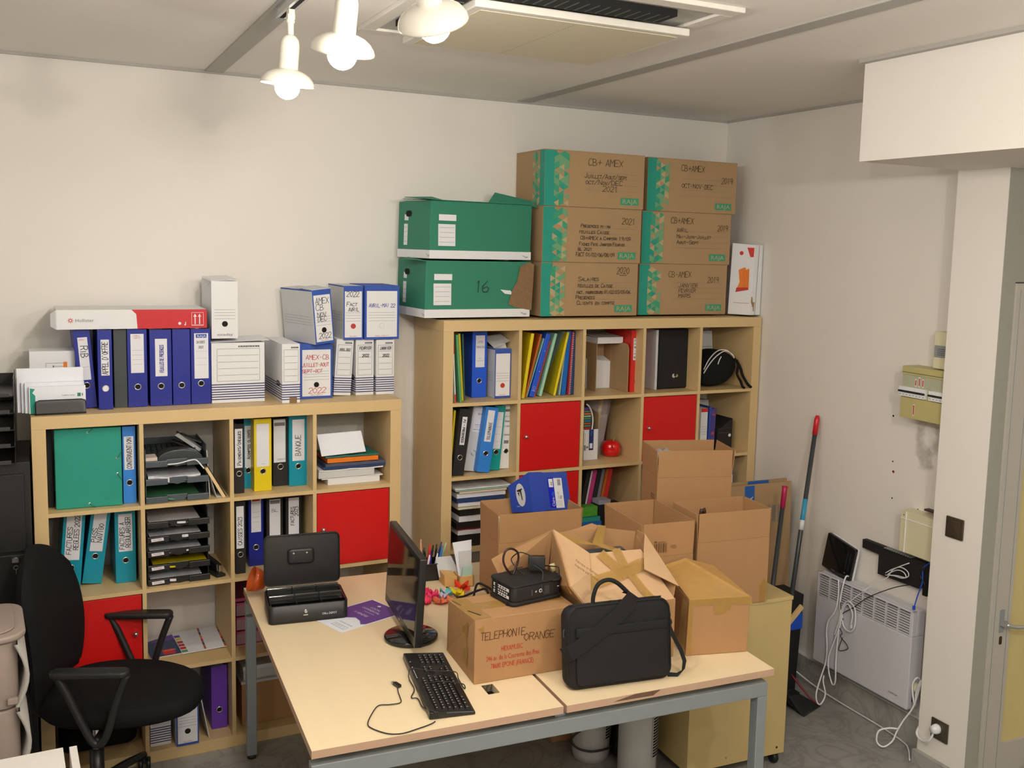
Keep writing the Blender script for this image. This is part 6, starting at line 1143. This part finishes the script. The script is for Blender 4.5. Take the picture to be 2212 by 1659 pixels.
# ---------------------------------------------------------------- filing cabinet with letter trays, drawer tower, white table (left edge)
t = thing('filing_cabinet', 'tall black metal filing cabinet at the left edge beside the low shelving unit', 'cabinet', (-.478, -.47, 0), 0)
fb = mat('black_metal_paint', (.012, .012, .013, 1), .4)
b = MB(); b.box(0, .470, .0, .46, .03, 1.325, fb); b.box(.02, .45, .02, .44, 0, .03, dark); b.build('body', t, bevel=.002)
for k in range(4):
    z0 = .045 + k * .312; b = MB(); b.box(.018, .450, -.010, 0, z0, z0 + .300, fb); d_ = b.build('drawer', t, bevel=.002)
    b = MB(); b.box(.08, .20, -.022, -.010, z0 + .22, z0 + .245, fb); b.build('handle', d_, bevel=.002)
b = MB(); b.M = TR(.412, -.010, .950) @ Matrix.Rotation(PI / 2, 4, 'X'); b.lathe([(0, .004), (.009, .004), (.010, 0)], steel, 16); b.box(-.012, .010, -.006, .008, .004, .018, steel); b.M = TR(.412, -.026, .935); b.tube([(.008 * math.cos(i * PI / 4), -.001, -.010 + .008 * math.sin(i * PI / 4)) for i in range(8)], .0009, steel, closed=True, smooth=1, n=5); b.box(-.0005, .001, -.001, 0, -.036, -.018, steel); b.build('lock_with_key', t)
nmk = ['bottom', 'second from bottom', 'middle', 'second from top', 'top']
for k in range(5):
    q = thing('letter_tray', '%s black letter tray of the stack on the filing cabinet' % nmk[k], 'letter tray', (-.178, -.500, 1.326 + k * .064), 0, 'black letter trays on the filing cabinet')
    b = MB(); b.box(-.125, .125, 0, .33, 0, .004, black); b.box(-.125, -.122, .02, .33, 0, .063, black); side(.122, .003, [(.0, 0), (.33, 0), (.33, .063), (.05, .063), (.0, .018)], black, b); b.box(-.125, .125, .327, .33, 0, .05, black); b.build('tray_body', q)
    b = MB(); b.box(-.125, .110, -.008, .002, 0, .016, mat('dark_grey_plastic', (.03, .03, .032, 1), .4)); b.build('front_lip', q, bevel=.002)
t = thing('drawer_tower', 'taupe plastic drawer tower at the left edge in front of the chair', 'drawer tower', (-.212, -1.115, 0), R(3))
tp = mat('taupe_plastic', C(158, 138, 122), .4); tc = mat('frosted_plastic', C(190, 180, 166), .3, alpha=.92)
b = MB(); b.rslab(.36, .34, .022, .07, .008, tp, TR(0, 0, .918)); b.rslab(.30, .28, .006, .06, .004, tp, TR(0, 0, .940)); b.build('lid', t)
for k in range(4):
    z0 = .04 + k * .220
    b = MB(); b.rslab(.330, .315, .215, .05, .006, tp, TR(-.01, 0, z0)); d_ = b.build('drawer', t)
    b = MB(); vs = [(.155 + .030 * math.sin(PI * i / 8), y_, z0 + .205 * i / 8 + .005) for i in range(9) for y_ in (-.165, .12)]; b.add(vs + [(v[0] - .012, v[1], v[2]) for v in vs], [(2 * i, 2 * i + 2, 2 * i + 3, 2 * i + 1) for i in range(8)] + [(18 + 2 * i, 18 + 2 * i + 1, 18 + 2 * i + 3, 18 + 2 * i + 2) for i in range(8)] + [(2 * i, 18 + 2 * i, 18 + 2 * i + 2, 2 * i + 2) for i in range(8)], tc, True); b.build('side_rail', d_)
    b = MB(); b.box(.12, .150, -.175, -.160, z0 + .02, z0 + .04, tp); b.build('catch', d_, bevel=.003)
b = MB()
for xx in (-.14, .12):
    for yy in (-.13, .13): b.box(xx, xx + .02, yy - .01, yy + .01, 0, .042, black)
b.build('foot', t)
t = thing('white_table', 'white table corner at the bottom left edge', 'table', (.066, -1.655, 0), R(2))
wl = mat('white_laminate', (.80, .78, .75, 1), .4)
b = MB(); b.box(-.80, 0, -.80, 0, .705, .730, wl); b.build('tabletop', t, bevel=.001)
for xx, yy in ((-.05, -.06), (-.78, -.06), (-.05, -.78), (-.78, -.78)): b = MB(); b.box(xx, xx + .035, yy, yy + .035, 0, .705, steel); b.build('leg', t)
t = thing('white_board', 'narrow white panel edge standing right of the white table', 'panel', (.082, -1.655, 0), R(2)); b = MB(); b.box(0, .020, -.60, 0, 0, .728, wl); b.build('board', t, bevel=.001)

# ---------------------------------------------------------------- under the desk
def fan(x, y, rz, h, label, cord):
    t = thing('tower_fan', label, 'heater', (x, y, 0), rz, 'white tower heaters under the desk')
    b = MB(); pl = mat('heater_plastic', C(190, 184, 172), .4)
    n_ = 28; vs = []
    for z, s in ((.0, .92), (.03, 1), (h - .03, 1), (h, .9)):
        vs += [(.082 * s * math.cos(2 * PI * i / n_), .078 * s * math.sin(2 * PI * i / n_), z) for i in range(n_)]
    b.add(vs, [(k * n_ + i, k * n_ + (i + 1) % n_, (k + 1) * n_ + (i + 1) % n_, (k + 1) * n_ + i) for k in range(3) for i in range(n_)] + [tuple(range(n_))[::-1], tuple(range(3 * n_, 4 * n_))], pl, True); b.build('housing', t)
    b = MB(); a0, a1 = R(-62), R(8); m_ = 14; r0 = .0835; z0, z1 = .10, h - .06
    def arc(r_, za, zb, mm, s0=a0, s1=a1):
        vs = [];
        for i in range(m_ + 1): a = s0 + (s1 - s0) * i / m_; vs += [(r_ * math.cos(a), r_ * .95 * math.sin(a), za), (r_ * math.cos(a), r_ * .95 * math.sin(a), zb)]
        b.add(vs, [(2 * i, 2 * i + 2, 2 * i + 3, 2 * i + 1) for i in range(m_)], mm)
    arc(r0, z0, z1, dark)
    k = int((z1 - z0) / .0125)
    for i in range(k + 1): arc(r0 + .0015, z0 + i * .0125, z0 + i * .0125 + .004, pl)
    for a in (a0, R(-28), a1): arc(r0 + .0018, z0 - .004, z1 + .004, pl, a - R(1.5), a + R(1.5))
    b.build('grille', t)
    if cord:
        b = MB(); b.tube([(-.06, -.068, .16), (-.105, -.06, .12), (-.09, -.075, .085), (-.03, -.096, .070), (.05, -.092, .075), (.09, -.05, .08)], .005, black); b.build('cord', t)
        b = MB(); b.tube([(-.01, -.085, h - .04), (.03, -.082, h - .09), (.06, -.065, h - .12)], .008, black); b.tube([(.02, -.085, h - .12), (.06, -.068, h - .06)], .006, black); b.build('cord_bundle', t)
fan(2.125, -1.115, R(-12), .30, 'shorter white tower heater with black cord wrapped round, under the desk', True)
fan(2.225, -1.330, R(-12), .34, 'taller white tower heater nearer the front, under the desk', False)
t = thing('cardboard_box', 'brown carton on the floor under the right part of the desk', 'carton', (2.02, -.95, 0), R(-3)); b = MB(); b.box(0, .28, .0, .30, 0, .28, card); b.build('body', t, bevel=.002); b = MB(); b.box(.0, .28, .13, .17, .28, .2805, tape2); b.build('tape', t)
t = thing('plastic_bag', 'black plastic bag on the floor beside the birch cabinet under the desk', 'bag', (2.335, -1.10, 0)); b = MB(); b.rslab(.0 + .10, .22, .16, .04, .03, mat('bin_liner', (.01, .01, .01, 1), .3, bump=1, scale=20), TR(-.08, 0, 0), bulge=.01); b.build('film', t)

# ---------------------------------------------------------------- corner by the right wall
cb = [(3.07, -.66, .95, .40), (3.08, -.69, .99, .40), (3.09, -.72, .985, .40), (3.04, -.745, 1.03, .435), (3.05, -.775, 1.02, .43)]
lbs = ['flattened brown carton at the very back by the tall unit', 'flattened brown carton second from the back', 'flattened brown carton in the middle of the leaning sheets', 'flattened brown carton with blue printed band second from the front', 'frontmost flattened brown carton with printed blue panel']
for k, (x, y, h_, w_) in enumerate(cb):
    t = thing('flattened_carton', lbs[k], 'carton', (x, y, .001), R(-2), 'flattened cartons leaning by the right wall', rx=R(-2.5))
    b = MB(); b.box(0, w_, 0, .010, 0, h_, rajac); b.build('sheet', t)
    b = MB(); fr = FRONT(); bp_ = mat('blue_carton_print', C(36, 92, 160), .6)
    if k == 4: b.rect(fr, .14, .20, h_ - .18, h_ - .005, bp_); b.text(Fr((.192, 0, h_ - .17), (0, 0, 1), (-1, 0, 0)), 'RAJA', 0, 0, .03, wht2, width=.11, off=.001); b.rect(fr, .0, .03, h_ - .05, h_, bp_); b.text(fr, 'N', .07, h_ - .12, .05, ink); [b.rect(fr, .27 + (i % 8) * .011, .279 + (i % 8) * .011, h_ - .2 + (i // 8) * .011, h_ - .191 + (i // 8) * .011, greyink) for i in range(64) if (i * 7 + i // 8) % 3]
    else: b.rect(fr, .04 + .05 * k, .11 + .05 * k, h_ - .04, h_, bp_); b.rect(fr, .20 + .02 * k, .26 + .02 * k, h_ - .03, h_, bp_)
    b.build('print', t)
t = thing('storage_bin', 'black plastic bin with white sheet behind the birch cabinet', 'bin', (2.99, -.965, 0), R(-2))
b = MB(); b.hexa([(.01, .005, 0), (.39, .005, 0), (.39, .15, 0), (.01, .15, 0), (0, 0, .505), (.41, 0, .505), (.41, .16, .505), (0, .16, .505)], blackm); b.build('body', t, bevel=.003)
b = MB(); b.poly(Fr((0, -.001, 0)), [(.155, .415), (.335, .435), (.335, .478), (.23, .478), (.16, .452)], wht2, .0015); b.build('label', t)
b = MB(); b.box(.30, .405, -.004, .0, .33, .41, blue2); b.build('blue_panel', t)
t = thing('broom', 'long grey broom handle with red grip and blue label leaning on the right wall', 'broom', (0, 0, 0)); hm = mat('grey_handle', C(58, 62, 64), .35)
A_, B_ = Vector((3.505, -.885, 1.385)), Vector((3.195, -1.055, .03)); P_ = lambda u: tuple(B_.lerp(A_, u))
b = MB(); b.tube([P_(.03), P_(.93)], .0115, hm, smooth=1, n=14); b.build('handle', t); b = MB(); b.tube([P_(.93), P_(.985), P_(1)], lambda u: .0135 if u < .95 else .009, mat('red_grip', C(200, 30, 40), .35), smooth=1, n=14); b.build('grip', t)
b = MB(); b.tube([P_(.59), P_(.70)], .0119, mat('cyan_label', C(50, 150, 180), .4), smooth=1, n=14); b.tube([P_(.59), P_(.625)], .0121, wht, smooth=1, n=14); b.build('label', t)
b = MB(); b.box(3.07, 3.32, -1.075, -1.035, .0, .05, blackm); b.build('broom_head', t)
t = thing('mop', 'grey mop handle with pink grip standing behind the cartons', 'mop', (0, 0, 0)); A_, B_ = Vector((3.305, -.905, 1.045)), Vector((2.985, -1.165, .03))
b = MB(); b.tube([P_(.03), P_(.90)], .0115, hm, smooth=1, n=14); b.build('handle', t); b = MB(); b.tube([P_(.90), P_(.985), P_(1)], lambda u: .013 if u < .95 else .016, mat('pink_grip', C(176, 30, 74), .35), smooth=1, n=14); b.build('grip', t)
b = MB(); b.box(2.90, 3.07, -1.20, -1.14, 0, .04, blackm); b.build('mop_head', t)
t = thing('dustpan', 'black dustpan with dark red edge on the floor beside the birch cabinet', 'dustpan', (3.20, -1.13, 0), R(20)); b = MB(); b.slab([(0, -.09, .002), (.16, -.09, .002), (.13, .06, .05), (.02, .06, .05)], .003, mat('dark_clear_plastic', (.03, .035, .035, 1), .15)); b.slab([(0, -.09, .002), (.02, .06, .05), (.02, .06, .12), (0, -.06, .02)], .003, blackm); b.build('pan', t); b = MB(); b.tube([(.16, -.09, .006), (.15, -.04, .03), (.13, .06, .125)], .005, mat('dark_red_plastic', C(130, 30, 40), .4)); b.build('edge_strip', t)
t = thing('wooden_batten', 'short pale wooden batten sticking out behind the birch cabinet', 'batten', (3.124, -1.20, .478), 0, ry=R(47)); b = MB(); b.box(-.012, .012, 0, .012, -.30, .10, mat('raw_wood', C(216, 180, 120), .6)); b.build('stick', t)

# ---------------------------------------------------------------- fixtures on the right wall
t = thing('convector_heater', 'white wall convector heater with slotted top on the right wall', 'heater', (XR, -1.022, .180), R(-90))     # local x runs towards the camera, -y is outwards... front
hw_ = mat('heater_paint', C(210, 202, 200), .4, var=.01)
b = MB(); b.box(0, .612, -.088, -.012, 0, .335, hw_); b.box(0, .612, -.060, -.012, .335, .452, hw_); b.box(0, .012, -.088, -.06, .335, .452, hw_); b.box(.600, .612, -.088, -.06, .335, .452, hw_); b.box(0, .612, -.088, -.06, .444, .452, hw_); b.box(.04, .57, -.012, 0, .08, .38, greym); b.build('casing', t, bevel=.004)
b = MB(); b.box(.012, .600, -.0625, -.0615, .335, .444, dark)
for i in range(9): z0 = .3385 + i * .0118; b.box(.012, .600, -.0875, -.080, z0, z0 + .0055, hw_)
for i in range(9): x_ = .012 + i * .0735 - .0; b.box(x_ - .0035 + (.003 if i == 0 else 0), x_ + .0035, -.0882, -.078, .335, .444, hw_)
b.build('grille', t)
b = MB(); b.rect(Fr((0, -.0886, 0)), .012, .600, .438, .4395, ink, .0); b.text(Fr((0, -.0885, 0)), 'noirot', .50, .040, .010, ink, width=.055); b.build('print', t)
b = MB(); b.M = TR(.612, -.045, .10, ry=R(90)); b.lathe([(0, .024), (.018, .023), (.021, .018), (.022, 0)], cream, 24); b.build('thermostat_knob', t); b = MB(); b.box(.612, .616, -.062, -.028, .035, .060, black); b.build('switch', t, bevel=.001)
t = thing('wifi_router', 'black glossy router propped on the heater against the right wall', 'router', (3.492, -1.103, .634), R(-90), ry=R(11))
b = MB(); b.rslab(.195, .180, .018, .008, .003, gloss, TR(.0, 0, .092) @ XZ); b.build('front_cover', t); b = MB(); b.rslab(.190, .176, .014, .008, .003, plasw, TR(.003, .014, .092) @ XZ); b.build('back_cover', t)
b = MB(); fr = Fr((0, -.018, 0)); 
for k in range(2):
    for i in range(11): b.disc(fr, .055 + k * .020, .150 - i * .0085, .0014, greyink, .0006, 6)
b.disc(fr, .058, .042, .002, wht, .0006, 8); b.rect(fr, -.03, -.005, .016, .0185, greyink); b.build('indicator_lights', t)
t = thing('network_box', 'black L shaped network box mounted on the right wall above the heater', 'network box', (0, 0, 0))
pr = [(-1.245, .851), (-1.247, .809), (-1.352, .806), (-1.352, .713), (-1.60, .720), (-1.655, .760), (-1.655, .847)]
b = MB(); k = len(pr); b.add([(3.500, y, z) for y, z in pr] + [(XR, y, z) for y, z in pr], [tuple(range(k))[::-1], tuple(range(k, 2 * k))] + [(i, (i + 1) % k, k + (i + 1) % k, k + i) for i in range(k)], blackm); b.build('body', t, bevel=.002)
b = MB(); 
for i in range(12): b.box(3.488, 3.515, -1.40 - i * .014, -1.393 - i * .014, .849, .8525, greym)
b.build('vent', t)
t = thing('fuse_box', 'aged beige fuse box with row of breakers on the right wall', 'fuse box', (0, 0, 0))
b = MB(); b.box(3.43, XR, -1.740, -1.488, 1.485, 1.575, olive); b.box(3.43, XR, -1.740, -1.488, 1.675, 1.711, olive); b.box(3.434, XR, -1.740, -1.490, 1.575, 1.675, olive); b.box(3.428, 3.43, -1.740, -1.488, 1.684, 1.686, charcoal); b.build('enclosure', t, bevel=.003)
b = MB(); b.box(3.4325, 3.4335, -1.740, -1.489, 1.622, 1.676, mat('smoked_window', C(176, 172, 140), .2)); b.build('window', t)
for i in range(13):
    if i == 8: continue
    b = MB(); y_ = -1.484 - i * .0185; b.box(3.420, 3.434, y_ - .0178, y_, 1.580, 1.622, plasw); b.build('breaker', t)
    br = b
    b = MB(); b.box(3.414, 3.4205, y_ - .0165, y_ - .001, 1.598, 1.606, ink); b.box(3.4195, 3.4205, y_ - .013, y_ - .005, 1.586, 1.589, greyink); b.build('toggle', bpy.data.objects['breaker'] if False else t)
b = MB()
for y_, z0, z1 in ((-1.562, 1.628, 1.66), (-1.582, 1.628, 1.67), (-1.602, 1.628, 1.664), (-1.562, 1.50, 1.55)): b.rect(Fr((3.4325 if z0 > 1.6 else 3.43, y_, 0), (0, -1, 0), (0, 0, 1)), 0, .010, z0, z1, wht, .0012); b.rect(Fr((3.4325 if z0 > 1.6 else 3.43, y_, 0), (0, -1, 0), (0, 0, 1)), .002, .008, z0 + .004, z1 - .004, redink, .0016)
b.build('label', t)
t = thing('electric_meter', 'cream electricity meter box half hidden behind the wall column', 'meter', (0, 0, 0)); b = MB(); b.box(3.465, XR, -1.740, -1.620, 1.714, 1.873, cream); b.build('case', t, bevel=.004)
b = MB(); b.box(3.458, 3.465, -1.740, -1.632, 1.766, 1.815, mat('grey_plate', C(140, 140, 136), .3)); [b.rect(Fr((3.458, -1.64, 0), (0, -1, 0), (0, 0, 1)), .008, .05, 1.775 + i * .008, 1.777 + i * .008, ink) for i in range(4)]; b.build('rating_plate', t)
t = thing('junction_box', 'cream plastic junction box on the right wall beside the column', 'junction box', (0, 0, 0)); b = MB(); b.box(3.455, XR, -1.740, -1.513, .878, 1.065, cream); b.box(3.450, 3.456, -1.545, -1.543, .878, 1.065, plasw); b.box(3.452, 3.456, -1.740, -1.513, 1.028, 1.031, plasw); b.disc(Fr((3.455, 0, 0), (0, -1, 0), (0, 0, 1)), 1.53, 1.045, .003, dark); b.build('case', t, bevel=.003)
t = thing('wall_shelf_clip', 'short dark brown strip on the wall above the cream junction box', 'strip', (0, 0, 0)); b = MB(); b.box(3.50, XR, -1.72, -1.60, 1.078, 1.086, mat('dark_brown_strip', C(60, 44, 34), .5)); b.build('strip', t)
brz = mat('bronze_plate', C(92, 82, 66), .25, metal=.6)
t = thing('light_switch', 'dark bronze square light switch on the wall column', 'switch', (3.40, -1.858, 1.078), R(-90)); b = MB(); b.rslab(.088, .088, .008, .004, .002, brz, TR(0, 0, 0) @ XZ); b.build('frame', t); b = MB(); b.rslab(.064, .064, .004, .003, .001, brz, TR(0, -.008, 0) @ XZ); b.build('rocker', t)
t = thing('wall_socket', 'dark bronze wall socket low on the wall column with white plug', 'socket', (3.40, -1.858, .198), R(-90)); b = MB(); b.rslab(.088, .086, .008, .003, .002, brz, XZ); b.build('frame', t)
t = thing('power_plug', 'round white power plug and cable in the bronze socket', 'plug', (3.40, -1.852, .205), R(-90)); b = MB(); b.M = TR(0, -.008, 0) @ Matrix.Rotation(PI / 2, 4, 'X'); b.lathe([(.018, 0), (.021, .004), (.021, .016), (.018, .020), (.016, .034), (0, .035)], plasw, 24); b.build('plug_body', t)
b = MB(); b.tube([(-.004, -.030, -.012), (-.006, -.034, -.035), (-.02, -.036, -.058), (-.05, -.03, -.075), (-.085, -.02, -.08), (-.108, -.01, -.068), (-.120, .02, -.05), (-.115, .06, -.06)], .005, plasw); b.build('cord', t)
def wire(label, pts, r_, m_, plug=None):
    t = thing('cable', label, 'cable', (0, 0, 0), group=None); b = MB(); b.tube(pts, r_, m_, n=7); b.build('wire', t)
    if plug: b = MB(); x, y, z, s = plug; b.box(x - s * .5, x + s * .5, y - s * .6, y + s * .6, z - s * 1.4, z + s, m_); b.build('connector', t, bevel=.001)
FX = 3.428
wire('thick white cable hanging from the router in a long loop over the heater', [(3.49, -1.19, .645), (3.45, -1.205, .66), (FX, -1.207, .60), (FX, -1.200, .52), (FX, -1.215, .45), (FX, -1.175, .33), (FX, -1.145, .24), (FX, -1.15, .175), (FX, -1.17, .13), (FX, -1.185, .115), (FX, -1.20, .14), (FX, -1.195, .24), (FX, -1.20, .38), (FX, -1.21, .46)], .0040, plasw)
wire('white cable making a big round loop on the heater front', [(FX, -1.175, .36), (FX, -1.20, .44), (FX, -1.212, .50), (FX, -1.24, .55), (FX, -1.27, .555), (FX, -1.30, .53), (FX, -1.305, .46), (FX, -1.285, .42), (FX, -1.25, .415), (FX, -1.225, .44), (FX, -1.22, .50), (FX, -1.245, .54), (FX, -1.27, .53), (FX, -1.285, .50), (FX, -1.28, .455)], .0036, plasw, (FX, -1.28, .445, .008))
wire('white cable hanging lowest with a loop near the floor', [(FX, -1.18, .64), (FX, -1.185, .56), (FX, -1.17, .48), (FX, -1.13, .42), (FX, -1.12, .36), (FX, -1.13, .28), (FX, -1.125, .20), (FX - .03, -1.13, .13), (FX - .07, -1.15, .07), (FX - .08, -1.17, .035), (FX - .07, -1.185, .03), (FX - .04, -1.18, .07), (FX - .03, -1.15, .12), (FX - .01, -1.13, .14)], .0038, plasw)
wire('thin black cable crossing the heater to the network box', [(3.49, -1.20, .66), (3.44, -1.195, .62), (FX, -1.20, .55), (FX, -1.215, .47), (FX, -1.225, .49), (FX, -1.29, .54), (FX, -1.38, .62), (3.46, -1.50, .70), (3.48, -1.60, .745)], .0022, black)
wire('thin black cable dangling in zigzag on the heater front', [(FX, -1.205, .48), (FX, -1.225, .455), (FX, -1.20, .42), (FX, -1.225, .39), (FX, -1.215, .37), (FX, -1.26, .345), (FX, -1.265, .325), (FX, -1.22, .30), (FX, -1.21, .31), (FX, -1.23, .37)], .0020, black)
wire('thin white cable running up from the heater to the network box', [(FX, -1.25, .545), (3.44, -1.30, .60), (3.455, -1.37, .67), (3.47, -1.44, .725), (3.47, -1.475, .775), (3.475, -1.56, .83)], .0024, plasw)
wire('coiled white cable bundle tied below the junction box', [(3.47, -1.43, .745), (3.47, -1.47, .775), (3.465, -1.52, .80), (3.465, -1.56, .795), (3.465, -1.57, .775), (3.465, -1.54, .755), (3.465, -1.49, .75), (3.465, -1.45, .745), (3.465, -1.50, .78), (3.46, -1.545, .785), (3.46, -1.56, .765), (3.465, -1.50, .755), (3.47, -1.43, .735)], .0022, plasw)
wire('bright blue network cable hanging below the junction box', [(3.48, -1.68, .87), (3.475, -1.64, .83), (3.47, -1.645, .77), (3.468, -1.625, .70), (3.47, -1.61, .645)], .0028, blue2, (3.47, -1.608, .640, .009))
wire('black power brick cable hanging beside the blue cable', [(3.48, -1.70, .86), (3.47, -1.655, .84), (3.47, -1.63, .80), (3.47, -1.655, .77), (3.47, -1.68, .74)], .003, black, (3.468, -1.67, .745, .020))
wire('white heater cord hanging in loops between heater and column', [(3.50, -1.66, .31), (3.47, -1.655, .335), (3.455, -1.645, .30), (3.45, -1.66, .24), (3.45, -1.672, .22), (3.455, -1.668, .27), (3.47, -1.675, .33), (3.46, -1.68, .30), (3.44, -1.67, .21), (3.42, -1.64, .14), (3.40, -1.625, .085), (3.38, -1.62, .04), (3.35, -1.60, .012), (3.33, -1.58, .03), (3.34, -1.575, .075), (3.37, -1.60, .095), (3.40, -1.63, .10)], .0042, plasw)
wire('white cable lying along the foot of the right wall', [(3.33, -.80, .16), (3.42, -.90, .085), (3.47, -1.02, .030), (3.485, -1.20, .012), (3.485, -1.45, .010), (3.47, -1.60, .010), (3.44, -1.66, .010), (3.37, -1.735, .010)], .0035, plasw)
